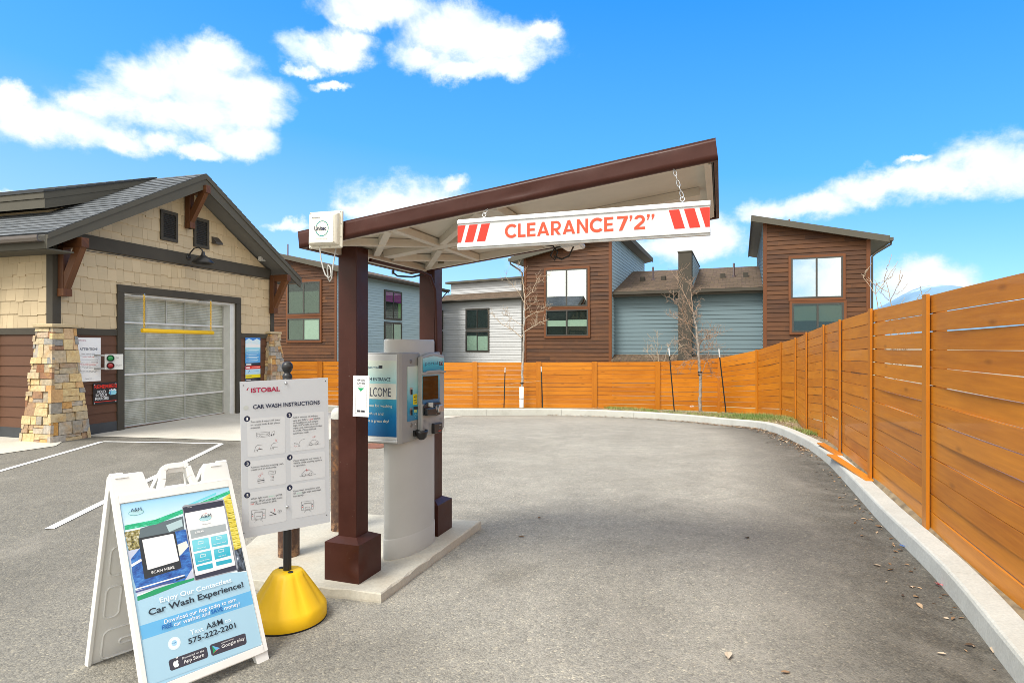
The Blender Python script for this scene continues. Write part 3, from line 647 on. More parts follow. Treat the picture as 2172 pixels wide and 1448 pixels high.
def shakes(m, regions, pitch, fn, z00=0.0, seed=2):
    """staggered-edge shingles"""
    rnd = random.Random(seed)
    for reg in regions:
        s0 = min(p[0] for p in reg); s1 = max(p[0] for p in reg); z0 = min(p[1] for p in reg); z1 = max(p[1] for p in reg)
        cx = sum(p[0] for p in reg) / len(reg); cz = sum(p[1] for p in reg) / len(reg); hp = []
        for i in range(len(reg)):
            p, q = reg[i], reg[(i + 1) % len(reg)]; a, b = q[1] - p[1], p[0] - q[0]; c = a * p[0] + b * p[1]
            if a * cx + b * cz > c: a, b, c = -a, -b, -c
            hp.append((a, b, c))
        k = math.floor((z0 - z00) / pitch) - 1
        while z00 + k * pitch < z1:
            zb, zt = z00 + k * pitch, z00 + (k + 1) * pitch + .03; s = s0 - rnd.uniform(0, .3); st = 0
            while s < s1:
                w = rnd.choice([.11, .16, .2, .24, .28]); st = rnd.choice([0, .022, .038]) if rnd.random() < .8 else st; b = zb - st; po = [(s, b), (s + w - .004, b), (s + w - .004, zt), (s, zt)]
                for h in hp: po = clip(po, *h) if po else po
                if len(po) >= 3:
                    r = rnd.random(); of = lambda z: .020 + (.003 - .020) * (z - b) / (zt - b)
                    m.poly([fn(u, v, of(v)) for u, v in po], r, [(u, v) for u, v in po])
                    for i in range(len(po)):
                        p, q = po[i], po[(i + 1) % len(po)]
                        if abs(p[1] - b) < 1e-6 and abs(q[1] - b) < 1e-6: m.poly([fn(p[0], b, of(b)), fn(p[0], b, 0), fn(q[0], b, 0), fn(q[0], b, of(b))], r)
                        elif abs(p[0] - q[0]) < 1e-6: m.poly([fn(p[0], p[1], of(p[1])), fn(p[0], p[1], 0), fn(q[0], q[1], 0), fn(q[0], q[1], of(q[1]))], r)
                s += w
            k += 1
def stone_pillar(parent, cx, cy, hb, ht, H, seed):
    """tapered ashlar pier in the parent's frame; hb, ht = half width at foot and top"""
    rnd = random.Random(seed); core = MB()
    core.grid([[(cx + sx * (h - .02), cy + sy * (h - .02), z) for sx, sy in ((-1, -1), (1, -1), (1, 1), (-1, 1))] for h, z in ((hb, -.05), (ht, H))], .5, False, True)
    p = core.build('stone_pillar', MORTAR, parent); m = MB()
    for (ax, ay) in ((1, 0), (0, -1), (-1, 0), (0, 1)):
        tx, ty = -ay, ax
        z = -.04
        while z < H - .05:
            rh = rnd.choice([.11, .15, .19, .23]); rh = min(rh, H - .01 - z); s = -1.0
            while s < .999:
                hw = hb + (ht - hb) * (z / H); w = rnd.choice([.13, .18, .24, .31]) / hw; e = min(1, s + w)
                if 1 - e < .14: e = 1
                subs = [(z, z + rh)]
                if rh > .13 and rnd.random() < .45: k = z + rh * rnd.uniform(.3, .65); subs = [(z, k), (k, z + rh)]
                for a, b in subs:
                    o = rnd.uniform(.0, .035); r = rnd.random(); pts = []
                    for zz in (a + .004, b - .004):
                        h = hb + (ht - hb) * (zz / H)
                        for ss in (s, e):
                            edge = abs(ss) > .999; q = ss * (h + (o if edge else 0)) + (0 if edge else (.004 if ss == s else -.004))
                            pts.append((zz, q, h))
                    f = lambda i, oo: (cx + ax * (pts[i][2] + oo) + tx * pts[i][1], cy + ay * (pts[i][2] + oo) + ty * pts[i][1], pts[i][0])
                    jit = [o + rnd.uniform(-.006, .006) for _ in range(4)]
                    F_ = [f(i, jit[i]) for i in (0, 1, 3, 2)]; B_ = [f(i, -.03) for i in (0, 1, 3, 2)]
                    m.poly(F_, r)
                    for i in range(4): m.poly([F_[i], B_[i], B_[(i + 1) % 4], F_[(i + 1) % 4]], r)
                s = e
            z += rh
    m.build('stone_facing', STONE, p)
    c = MB(); c.box(cx - ht - .05, cx + ht + .05, cy - ht - .05, cy + ht + .05, H, H + .06); c.build('cap', CAPS, p, bevel=.012)
# ---------------------------------------------------------------- the car wash building
CW = thing('car_wash_building', 'tan shingled gable building with a glazed overhead door and stone corner pillars', 'building', (-8.09, 10.47, -.02), math.atan2(.961, .277))
def carwash():
    T = CW; W = 5.82; RX, RZ = 2.91, 5.46; EX, EZ = -.49, 3.53; sl = (RZ - EZ) / (RX - EX); B0, B1, B2 = 1.865, 1.985, 0.2
    DX0, DX1, DZ = 1.36, 4.44, 2.72; DEP = 9.0
    front = lambda s, z, o: (s, -o, z)
    leftw = lambda s, z, o: (-o, s, z)                    # s = local y
    # core walls
    m = MB(); under = lambda x: RZ - .24 - sl * abs(x - RX)
    pol = lambda a, b: [(a, -.1), (b, -.1), (b, under(b))] + ([(RX, under(RX))] if a < RX < b else []) + [(a, under(a))]
    m.prism(pol(0, DX0), 0, .2, lambda u, v, a: (u, a, v)); m.prism(pol(DX1, W), 0, .2, lambda u, v, a: (u, a, v))
    m.prism([(DX0, DZ), (DX1, DZ), (DX1, under(DX1)), (RX, under(RX)), (DX0, under(DX0))], 0, .2, lambda u, v, a: (u, a, v))
    m.box(0, .2, .2, DEP, -.1, under(0)); m.box(W - .2, W, .2, DEP, -.1, under(W)); m.box(0, W, DEP - .2, DEP, -.1, 3.2)
    m.build('wall', mat('wall_core', (.3, .25, .17), .8), T)
    # shakes above the belt
    m = MB(); regs = [[(0.06, B1), (DX0 - .15, B1), (DX0 - .15, 3.45), (0.06, 3.45)], [(DX1 + .15, B1), (W - .06, B1), (W - .06, 3.45), (DX1 + .15, 3.45)], [(DX0 - .15, DZ + .15), (DX1 + .15, DZ + .15), (DX1 + .15, 3.45), (DX0 - .15, 3.45)],
                      [(.2, 3.7), (W - .2, 3.7), (W - .2, under(W - .2)), (RX, under(RX)), (.2, under(.2))]]
    shakes(m, regs, .235, front, B1 + .02, 4); shakes(m, [[(.06, B1), (DEP, B1), (DEP, 3.3), (.06, 3.3)]], .235, leftw, B1 + .02, 9); m.build('shingle_cladding', TAN, T)
    # lap siding below
    m = MB(); m2 = MB(); lap(m, [[(.06, B2), (DX0 - .15, B2), (DX0 - .15, B0), (.06, B0)]], .185, front, .02, .004, (2, 4), 0.2, 3); lap(m2, [[(DX1 + .15, B2), (W - .06, B2), (W - .06, B0), (DX1 + .15, B0)]], .185, front, .02, .004, (2, 4), 0.2, 4); m2.build('lap_siding', RED, T)
    lap(m, [[(.06, B2), (DEP, B2), (DEP, B0), (.06, B0)]], .185, leftw, .02, .004, (2.4, 4), .2, 5); m.build('lap_siding', RED, T)
    # trim
    m = MB(); m.box(0, DX0 - .14, -.032, 0, B0, B1); m.box(DX1 + .14, W, -.032, 0, B0, B1); m.box(-.032, 0, 0, DEP, B0, B1)
    m.box(-.034, .115, -.034, 0, B1, 3.5); m.box(-.034, 0, 0, .115, B1, 3.5); m.box(W - .115, W + .034, -.034, 0, B1, 3.5)
    m.box(.1, W - .1, -.04, 0, 3.47, 3.73); m.build('trim', TRIM, T, bevel=.004)
    m = MB(); m.box(DX0 - .15, DX0, -.045, .02, 0, DZ); m.box(DX1, DX1 + .15, -.045, .02, 0, DZ); m.box(DX0 - .15, DX1 + .15, -.047, .02, DZ, DZ + .15); m.build('door_surround', TRIM, T, bevel=.005)
    m = MB(); m.box(0, DX0 - .15, -.028, 0, -.1, B2); m.box(DX1 + .15, W, -.028, 0, -.1, B2); m.box(-.028, 0, 0, DEP, -.1, B2); m.build('base_trim', mat('dark_base', (.045, .05, .055), .75, var=.2, vs=3), T)
    # pale jamb lining and overhead door
    m = MB(); m.box(DX1 - .16, DX1, .022, .34, 0, DZ); m.box(DX0, DX0 + .03, .022, .34, 0, DZ); m.box(DX0 + .03, DX1 - .16, .022, .34, DZ - .05, DZ); m.build('door_jamb', ALU, T, bevel=.004)
    t = MT('ribbed_polycarbonate'); o = t.obj; wv = t.n('ShaderNodeTexWave'); wv.bands_direction = 'Z'; wv.inputs['Scale'].default_value = 8.5; wv.inputs['Distortion'].default_value = .6; wv.inputs['Detail'].default_value = 2; t.l(o, wv.inputs['Vector'])
    z = t.noise(o, 1.7, 5, .65, (1, 1, .8)); col = t.ramp(z, [(.3, (.20, .22, .175)), (.5, (.33, .345, .285)), (.72, (.52, .54, .48))]); col = t.mix(.5, col, t.ramp(wv.outputs[0], [(0, (.3,) * 3), (1, (.7,) * 3)]), 'OVERLAY')
    t.l(col, t.b.inputs['Base Color']); t.b.inputs['Roughness'].default_value = .18; t.b.inputs['Specular IOR Level'].default_value = .6; t.bump(wv.outputs[0], .35, .006); POLY = t.m
    dr = MB(); a, b = DX0 + .03, DX1 - .16; dr.box(a, b, .235, .262, .02, DZ - .05); door = dr.build('garage_door', POLY, T); n = 5; hh = (DZ - .07) / n
    for k in range(n + 1):
        m = MB(); zc = .02 + k * hh; m.box(a, b, .205, .232, max(.02, zc - .019), min(DZ - .05, zc + .019)); m.build('door_rail', ALU, door, bevel=.003)
    for xx, zlo in ((a + .015, .02), (DX0 + .72, .02), (DX0 + 1.235, .02 + 4 * hh), (DX0 + 1.74, .02), (b - .015, .02)):
        m = MB(); m.box(xx - .011, xx + .011, .212, .2335, zlo, DZ - .05); m.build('door_stile', DALU, door)
    m = MB(); m.box(a, b, .19, .26, -.01, .018); m.build('door_seal', mat('rusty_seal', (.16, .09, .05), .8, var=.5, vs=8), door)
    m = MB(); m.box(DX0, DX1, .34, .36, 0, DZ); m.build('door_backing', DARK, door)
    # roof: two slopes
    OV = -.54; nx = sl / math.hypot(1, sl); th = .24
    for sgn in (-1, 1):
        ex = RX + sgn * (RX - EX); m = MB(); m.prism([(RX, RZ - .02), (ex, EZ - .02), (ex, EZ - .14), (RX, RZ - th)], OV + .045, DEP + .3, lambda u, v, a: (u, a, v)); r = m.build('roof', SOFF, T)
        q = MB(); L = math.hypot(RX - EX, RZ - EZ); u = lambda s, y, o: (RX + sgn * s * (RX - EX) / L - sgn * (-nx) * o * 1, y, RZ - s * (RZ - EZ) / L + o * .85)
        nseg = 22
        for k in range(nseg):        # courses step like real shingles
            s0, s1 = L * k / nseg, L * (k + 1) / nseg + .01; y0, y1 = OV - .02, DEP + .32; uvq = [(y0, -s0), (y1, -s0), (y1, -s1), (y0, -s1)]
            q.poly([u(s0, y0, .006), u(s0, y1, .006), u(s1, y1, .020), u(s1, y0, .020)], .5, uvq); q.poly([u(s1, y0, .020), u(s1, y1, .020), u(s1, y1, -.03), u(s1, y0, -.03)], .5, [(y0, -s1)] * 4)
            q.poly([u(s0, y0, .006), u(s1, y0, .020), u(s1, y0, -.03), u(s0, y0, -.03)], .5)
        q.build('shingles', ROOFG, r)
        m = MB(); m.prism([(RX, RZ - .02), (ex, EZ - .02), (ex, EZ - .25), (RX, RZ - .33)], OV, OV + .04, lambda u_, v, a: (u_, a, v)); m.prism([(RX, RZ + .0), (ex, EZ + .0), (ex, EZ - .09), (RX, RZ - .11)], OV - .022, OV - .003, lambda u_, v, a: (u_, a, v)); m.build('rake_board', TRIM2, T)
    m = MB(); m.box(EX - .0, EX + .03, OV + .045, DEP, EZ - .25, EZ - .03); m.box(EX + .03, 0, OV + .05, DEP, EZ - .26, EZ - .235); m.build('eave_board', TRIM2, T)
    m = MB(); gp = [(0, 0), (-.11, .0), (-.125, .05), (-.12, .10), (-.10, .105), (-.10, .02), (0, .012)]; m.prism([(EX + x - .003, EZ - .14 + z) for x, z in gp], OV + .06, DEP, lambda u_, v, a: (u_, a, v)); m.build('gutter', mat('brown_gutter', (.09, .075, .065), .4), T)
    m = MB(); ex = RX + (RX - EX); m.prism([(ex + .003 - x, EZ - .14 + z) for x, z in gp], OV + .06, DEP, lambda u_, v, a: (u_, a, v)); m.build('gutter', mat('brown_gutter', (.09, .075, .065), .4), T)
    m = MB(); m.tube([(-.05, 1.35, 0), (-.05, 1.35, 3.0)], .045, 10); m.build('downspout', MBLACK, T)
    # shed dormer over the near slope
    y0, y1, e = .82, DEP + .2, RX - 2.45; za, zb = RZ + .03, 4.56; m = MB()
    m.prism([(RX, za - .03), (e, zb - .03), (e, zb - .3), (RX, za - .25)], y0 + .04, y1, lambda u_, v, a: (u_, a, v)); d = m.build('dormer', TRIM2, T)
    q = MB(); n = 12
    for k in range(n):
        f0, f1 = k / n, (k + 1) / n + .003; P = lambda f, o: (RX + (e - .04 - RX) * f, za + (zb - za) * f + o); (xa, z_a), (xb, z_b) = P(f0, .004), P(f1, .018); uvq = [(y0, -f0 * 2.6), (y1, -f0 * 2.6), (y1, -f1 * 2.6), (y0, -f1 * 2.6)]
        q.poly([(xa, y0 - .02, z_a), (xa, y1, z_a), (xb, y1, z_b), (xb, y0 - .02, z_b)], .5, uvq); q.poly([(xb, y0 - .02, z_b), (xb, y1, z_b), (xb, y1, z_b - .035), (xb, y0 - .02, z_b - .035)], .5)
        q.poly([(xa, y0 - .02, z_a), (xb, y0 - .02, z_b), (xb, y0 - .02, z_b - .035), (xa, y0 - .02, z_a - .03)], .5)
    q.build('dormer_shingles', ROOFG, d)
    m = MB(); m.prism([(RX, za - .0), (e, zb - .0), (e, zb - .14), (RX, za - .15)], y0, y0 + .037, lambda u_, v, a: (u_, a, v)); m.prism([(RX, za - .15), (e, zb - .14), (e, zb - .32), (RX, za - .34)], y0 + .012, y0 + .037, lambda u_, v, a: (u_, a, v)); m.box(e - .03, e, y0, y1, zb - .13, zb - .0); m.box(e - .012, e, y0, y1, zb - .31, zb - .133); m.build('dormer_fascia', TRIM2, d)
    m = MB(); m.prism([(e + .3, 3.9), (RX, 3.9), (RX, za - .3), (e + .3, zb - .26)], y0 + .3, y1, lambda u_, v, a: (u_, a, v)); m.build('dormer_wall', TAN, d)
    # vents, flue hood, lamps
    for (pa, pb) in (((340, 447), (372, 512)), ((411, 463), (438, 526))):
        (xa, z1), (xb, z0) = pl(T, *pa), pl(T, *pb); xm = (xa + xb) / 2; w = .19; v = MB()
        for s in (-1, 1): v.box(xm + s * w - .03, xm + s * w + .03, -.05, -.0, z0, z1)
        v.box(xm - w - .03, xm + w + .03, -.052, 0, z1 - .04, z1 + .03); v.box(xm - w - .03, xm + w + .03, -.052, 0, z0 - .03, z0 + .03); vo = v.build('gable_vent', TRIM, T)
        l = MB(); k = 14
        for i in range(k):
            zz = z0 + .04 + (z1 - z0 - .09) * i / (k - 1); l.beam((xm - w + .03, -.040, zz), (xm + w - .03, -.040, zz), .03, .005, (0, -.6, 1))
        l.box(xm - w, xm + w, -.027, -.0225, z0, z1); l.build('louvre', mat('vent_louvre', (.03, .03, .028), .6), vo)
    x, z = pl(T, 455, 514); m = MB(); m.prism([(-.02, .07), (-.15, -.07), (-.15, -.10), (-.02, -.10)], x - .11, x + .11, lambda u_, v, a: (a, u_, z + .05 + v)); m.build('flue_hood', mat('bronze_hood', (.07, .06, .05), .5), T)
    x, z = pl(T, 396, 546); m = MB(); m.lathe([(.055, 0), (.055, .02), (.0, .02)], n=16, tf=lambda a, b, c: (x + a, -.04 - c, z + b))
    pts = [(x, -.05, z), (x, -.10, z + .10), (x, -.20, z + .19), (x, -.32, z + .21), (x, -.42, z + .15), (x, -.45, z + .06), (x, -.45, z + .0)]; m.tube(pts, .014, 8); lamp = m.build('barn_lamp', MBLACK, T)
    m = MB(); m.lathe([(.03, .05), (.04, -.02), (.09, -.06), (.16, -.11), (.225, -.19), (.23, -.215), (.22, -.215), (.14, -.12), (.04, -.06)], (x, -.45, z + .06), 28, caps=False); m.build('lamp_shade', MBLACK, lamp)
    x, z = pl(T, 549, 552); m = MB()
    for q_ in (-.09, .02): m.box(x + q_, x + q_ + .085, -.14, -.05, z - .02, z + .10)
    m.box(x - .05, x + .03, -.05, -.035, z - .03, z + .04); m.build('flood_light', ALU, T, bevel=.006)
    # a cable stapled under the band
    pts = [(x0 / 10 * W * .98 + .1, -.046, 3.455 - .02 * abs(math.sin(x0 * 1.9)) - .012 * (x0 % 2)) for x0 in range(0, 11)]; m = MB(); m.tube(pts, .006, 6); m.build('cable', MBLACK, T)
    # timber brackets
    def bracket(xc, ztop, drop, out, w=.14):
        m = MB(); m.box(xc - w / 2, xc + w / 2, -.17, -.04, ztop - drop, ztop - .0, .3, None, 2); m.box(xc - w / 2 - .012, xc + w / 2 + .012, -.19, -.045, ztop - drop - .0, ztop - drop + .14, .6, None, 2)
        m.box(xc - w / 2, xc + w / 2, -out, -.172, ztop - .17, ztop - .0, .5, None, 1); m.beam((xc, -.12, ztop - drop + .16), (xc, -out + .10, ztop - .12), w * .85, .15, (0, -1, 0), .7); m.build('bracket', BRACK, T, bevel=.006)
    bracket(.12, 3.56, 1.02, .60); bracket(RX, RZ - .26, .92, .62, .13); bracket(W - .1, 3.56, 1.02, .60)
    stone_pillar(T, .10, .07, .335, .185, 1.99, 11); stone_pillar(T, W - .05, .07, .335, .185, 1.99, 12)
carwash()
# ---------------------------------------------------------------- town houses
def window(T, name, x0, x1, z0, z1, fn, glass, mull=True, trim=None, tw=.10, blind_or_reflection=None, sash='v', bl_mat=None, out0=.036):
    """fn(s, z, out) -> local xyz; trim, frame, dark room, blind and one pane, all standing proud of the cladding"""
    f = lambda x, y, z: fn(x, z, y)
    root = MB(); fw = .055
    for a, b, c, d in ((x0, x0 + fw, z0, z1), (x1 - fw, x1, z0, z1), (x0 + fw, x1 - fw, z1 - fw, z1), (x0 + fw, x1 - fw, z0, z0 + fw)): root.box(a, b, out0, out0 + .055, c, d, .5, f)
    if mull: xm = (x0 + x1) / 2; root.box(xm - .035, xm + .035, out0, out0 + .053, z0 + fw, z1 - fw, .5, f)
    w = root.build('window', FRAME, T)
    m = MB(); m.box(x0 + fw, x1 - fw, out0 + .001, out0 + .005, z0 + fw, z1 - fw, .5, f); m.build('dark_room', DARK, w)
    if blind_or_reflection:
        for (a, b, c, d) in blind_or_reflection:
            m = MB(); m.box(x0 + fw + (x1 - x0 - 2 * fw) * a + .01, x0 + fw + (x1 - x0 - 2 * fw) * b - .01, out0 + .007, out0 + .012, z0 + fw + (z1 - z0 - 2 * fw) * c, z0 + fw + (z1 - z0 - 2 * fw) * d, .5, f); m.build('blind_or_reflection', (bl_mat[blind_or_reflection.index((a, b, c, d))] if isinstance(bl_mat, list) else bl_mat) or BLIND, w)
    m = MB(); m.box(x0 + fw, x1 - fw, out0 + .026, out0 + .030, z0 + fw, z1 - fw, .5, f); m.build('pane', glass, w)
    if trim:
        m = MB(); t = tw; o = out0 + .045
        for a, b, c, d in ((x0 - t, x0, z0 - t, z1 + t), (x1, x1 + t, z0 - t, z1 + t), (x0, x1, z1, z1 + t), (x0, x1, z0 - t, z0)): m.box(a, b, 0, o, c, d, random.random(), f, 2 if b - a < .3 else 0)
        m.build('window_trim', trim, w)
    return w
TH_ROT = -math.atan2(484, 1260)
def downspout(T, pts):
    m = MB(); m.tube(pts, .04, 8); m.build('downspout', TRIM, T)
def duplex():
    G = -.67; T = thing('townhouse', 'duplex with two brown wood towers, slate blue siding between and shed roofs', 'house', (.588, 28.5, G), TH_ROT)
    front = lambda s, z, o: (s, -o, z)
    xa1 = 4.21; xb0, xb1 = 10.58, 14.42
    # towers
    specs = [(0.0, xa1, 6.50, 7.42, -1), (xb0, xb1, 7.42, 6.50, 1)]
    for x0, x1, zl, zr, hi in specs:
        m = MB(); m.prism([(x0, -.3), (x1, -.3), (x1, zr), (x0, zl)], 0, 10, lambda u, v, a: (u, a, v)); wl = m.build('tower', BLUED, T)
        m = MB(); lap(m, [[(x0 + .12, 0), (x1 - .12, 0), (x1 - .12, zr - (zr - zl) * .12 / (x1 - x0)), (x0 + .12, zl + (zr - zl) * .12 / (x1 - x0))]], .185, front, .034, .006, (1.5, 3.6), 0, int(x0 * 7 + 3)); m.build('wood_siding', SIDW, wl)
        m = MB(); m.box(x0 - .02, x0 + .12, -.04, 0, 0, zl, .3, None, 2); m.box(x1 - .12, x1 + .02, -.04, 0, 0, zr, .6, None, 2); m.build('corner_board', TRIMW, wl)
        xs = x1 if hi < 0 else x0; sg = 1 if hi < 0 else -1; fn = lambda s, z, o, xs=xs, sg=sg: (xs + sg * o, s, z); zt = max(zl, zr)
        m = MB(); lap(m, [[(.05, 0), (9.9, 0), (9.9, zt), (.05, zt)]], .15, fn, .028, .005, (3, 4), 0, 21); m.build('side_siding', BLUE, wl)
        # roof slab with overhang, fascia, soffit
        k = (zr - zl) / (x1 - x0); ol, orr = (.55, .45) if hi < 0 else (.45, .6); X0, X1 = x0 - ol, x1 + orr; Z = lambda x: zl + k * (x - x0)
        m = MB(); m.prism([(X0, Z(X0)), (X1, Z(X1)), (X1, Z(X1) + .16), (X0, Z(X0) + .16)], -.32, 10.3, lambda u, v, a: (u, a, v)); r = m.build('tower_roof', SOFF, T)
        m = MB(); m.prism([(X0 - .02, Z(X0) - .05), (X1 + .02, Z(X1) - .05), (X1 + .02, Z(X1) + .20), (X0 - .02, Z(X0) + .20)], -.36, -.322, lambda u, v, a: (u, a, v))
        hx = X1 if hi < 0 else X0; m.box(min(hx, hx + sg * .03), max(hx, hx + sg * .03), -.322, 10.3, Z(hx) - .05, Z(hx) + .2); m.build('fascia', TRIM2, r)
        lx = X0 if hi < 0 else X1; m = MB(); m.box(min(lx, lx - sg * .13), max(lx, lx - sg * .13), -.38, 10.3, Z(lx) - .0, Z(lx) + .13); m.build('gutter', TRIM2, r)
        cx = lx - sg * .06; wx = x0 - .06 if hi < 0 else x1 + .06
        downspout(T, [(cx, -.3, Z(lx) + .02), (cx, -.28, Z(lx) - .12), (wx - sg * .12, -.16, Z(lx) - .42), (wx, -.12, Z(lx) - .55), (wx, -.12, 0)])
        m = MB(); m.tube([(x0 + 1.0, .4, Z(x0 + 1)), (x0 + 1.0, .4, Z(x0 + 1) + .42)], .035, 8); m.build('roof_pipe', mat('copper_pipe', (.15, .07, .06), .5), T)
    # windows of the towers
    for pa, pb, kind in (((1159, 571), (1247, 650), 'u'), ((1159, 657), (1248, 712), 'l'), ((1678, 546), (1787, 632), 'u'), ((1680, 643), (1789, 704), 'l')):
        (xa, zb), (xb, za) = pl(T, *pa), pl(T, *pb)
        za = pl(T, (pa[0] + pb[0]) / 2, pb[1])[1]; zb = pl(T, (pa[0] + pb[0]) / 2, pa[1])[1]
        bl = None if kind == 'u' else ([(0, .5, .35, .6), (.5, 1, .35, .62)] if pa[0] < 1500 else [(0, .5, .38, 1), (.5, 1, .34, 1)])
        window(T, 'window', xa, xb, za, zb, front, MIRR if kind == 'u' else GLASS, True, TRIMW, .10, bl, bl_mat=None if pa[0] < 1500 else SHADE)
    # recessed middle
    m = MB(); m.box(xa1, xb0, .6, 9.5, -.3, 4.75); mw = m.build('middle_wall', BLUED, T)
    fm = lambda s, z, o: (s, .6 - o, z); f0, f1 = 7.14, 7.70
    m = MB(); lap(m, [[(xa1 + .02, 0), (f0, 0), (f0, 4.7), (xa1 + .02, 4.7)], [(f1, 0), (xb0 - .02, 0), (xb0 - .02, 4.7), (f1, 4.7)]], .185, fm, .028, .005, (4, 5), 0, 33); m.build('middle_siding', BLUED, mw)
    m = MB(); m.box(f0, f1, .05, 5.4, -.3, 6.42); fin = m.build('party_wall', TRIM, T)
    m = MB(); lap(m, [[(.5, 4.6), (5.3, 4.6), (5.3, 6.4), (.5, 6.4)]], .15, lambda s, z, o: (f1 + o, s, z), .016, .004, (6, 7), 0, 5); m.build('party_wall_siding', BLUE, fin)
    m = MB(); m.box(f0 - .03, f1 + .03, .02, 5.45, 6.42, 6.47); m.build('coping', TRIM2, fin)
    for a, b in ((xa1, f0 - .002), (f1 + .002, xb0)):
        m = MB(); m.prism([(.25, 4.80), (5.6, 6.34), (9.5, 5.2), (9.5, 4.8)], a, b, lambda u, v, q: (q, u, v)); r = m.build('middle_roof', ROOFB, T)
        q = MB(); q.poly([(a, .22, 4.81), (b, .22, 4.81), (b, 5.6, 6.36), (a, 5.6, 6.36)], .5, [(a, 0), (b, 0), (b, 5.6), (a, 5.6)]); q.poly([(a, .22, 4.81), (a, 5.6, 6.36), (a, 5.6, 6.3), (a, .22, 4.75)]); q.build('shingles', ROOFB, r)
        m = MB(); m.box(a, b, .2, .235, 4.56, 4.80); m.box(a, b, .1, .198, 4.66, 4.79); m.build('eave_fascia', TRIM, r)
        xm = (a + b) / 2 + (.0 if a < 6 else .25); m = MB(); zz = 4.81 + (2.9 - .22) * .288; m.lathe([(.14, -.04), (.06, .05), (.045, .06), (.045, .62), (.03, .63)], (xm, 2.9, zz), 12); m.build('roof_vent', mat('vent_pipe', (.05, .03, .03), .5), r)
        for dx in (-.48, .52):
            m = MB(); m.box(xm + dx - .11, xm + dx + .11, 2.62, 2.9, zz - .1, zz + .14); m.build('roof_vent_box', TRIM, r, bevel=.01)
    m = MB(); m.prism([(.6, 1.95), (.6, 1.80), (-.25, 1.62), (-.25, 1.68)], xa1 + .03, f0 - .02, lambda u, v, q: (q, u, v)); m.prism([(.6, 1.95), (.6, 1.80), (-.25, 1.62), (-.25, 1.68)], f1 + .02, xb0 - .05, lambda u, v, q: (q, u, v)); m.build('porch_roof', ROOFB, T)
    return T
duplex()
def house_left():
    p = at(714, 735, 33.5); T = thing('townhouse', 'brown wood and pale blue townhouse behind the fence left of the pay station', 'house', (p.x, p.y, -.67), TH_ROT)
    front = lambda s, z, o: (s, -o, z); side = lambda s, z, o: (o, s, z); W = 6.0; zr = 6.62; zl = 8.05; D = 12.2
    m = MB(); m.prism([(-W, -.3), (0, -.3), (0, zr), (-W, zl)], 0, D, lambda u, v, a: (u, a, v)); wl = m.build('wall', BLUED, T)
    m = MB(); lap(m, [[(-W, 0), (-.12, 0), (-.12, zr), (-W, zl)]], .185, front, .034, .006, (1.5, 3.6), 0, 41); m.build('wood_siding', SIDW, wl)
    m = MB(); m.box(-.12, .02, -.04, 0, 0, zr, .5, None, 2); m.build('corner_board', TRIMW, wl)
    m = MB(); lap(m, [[(.02, 0), (D, 0), (D, zr - .1), (.02, zr - .1)]], .165, side, .028, .005, (3, 4), 0, 42); m.build('side_siding', BLUE, wl)
    k = (zr - zl) / W; Z = lambda x: zr + k * x; m = MB(); m.prism([(-W - .4, Z(-W - .4)), (.55, Z(.55)), (.55, Z(.55) + .14), (-W - .4, Z(-W - .4) + .14)], -.32, D + .5, lambda u, v, a: (u, a, v)); r = m.build('roof', ROOFB, T)
    m = MB(); m.prism([(-W - .4, Z(-W - .4) - .06), (.57, Z(.57) - .06), (.57, Z(.57) + .19), (-W - .4, Z(-W - .4) + .19)], -.36, -.322, lambda u, v, a: (u, a, v)); m.build('fascia', TRIM2, r)
    m = MB(); m.box(.551, .68, -.34, D + .55, Z(.55) - .02, Z(.55) + .12); m.box(.552, .575, -.32, D + .5, Z(.55) - .12, Z(.55) - .02); m.build('gutter', TRIM, r)
    downspout(T, [(.6, D + .3, Z(.55)), (.2, D + .15, Z(.55) - .5), (.07, D + .06, Z(.55) - .7), (.07, D + .06, 0)])
    for pa, pb, kind in (((612, 600), (680, 665), 'u'), ((612, 676), (680, 722), 'l')):
        (xa, zb), (xb, za) = pl(T, *pa), pl(T, *pb); window(T, 'window', xa, xb, za, zb, front, GLASS, True, TRIMW, .12, [(0, 1, 0, .72)] if kind == 'u' else [(0, .5, 0, 1), (.5, 1, .02, 1)], bl_mat=SHADE if kind == 'u' else [SHADE, BLIND])
    (ya, zt), (yb, zb) = pside(T, 815, 616), pside(T, 850, 676); z1 = zt; 
    zc = pside(T, 815, 684)[1]; zd = pside(T, 815, 733)[1]
    window(T, 'window', ya, yb, pside(T, 815, 675)[1], z1, side, GLASS, True, TRIM, .06, [(0, 1, .62, 1), (.82, 1, 0, .6)], bl_mat=[mat('magenta_reflection', (.30, .03, .28), .8), mat('green_panel', (.16, .30, .10), .8)]); window(T, 'window', ya, yb, zd, zc, side, GLASS, True, TRIM, .06, [(.45, 1, 0, 1), (0, .45, 0, .9)], bl_mat=[BLIND, SHADE])  # magenta panel paints a reflection into the top of the window
    m = MB(); xs = pl(T, 603, 545)[0]; m.tube([(xs, .3, Z(xs)), (xs, .3, Z(xs) + .85)], .035, 8); m.build('roof_pipe', mat('copper_pipe', (.15, .07, .06), .5), T)
house_left()
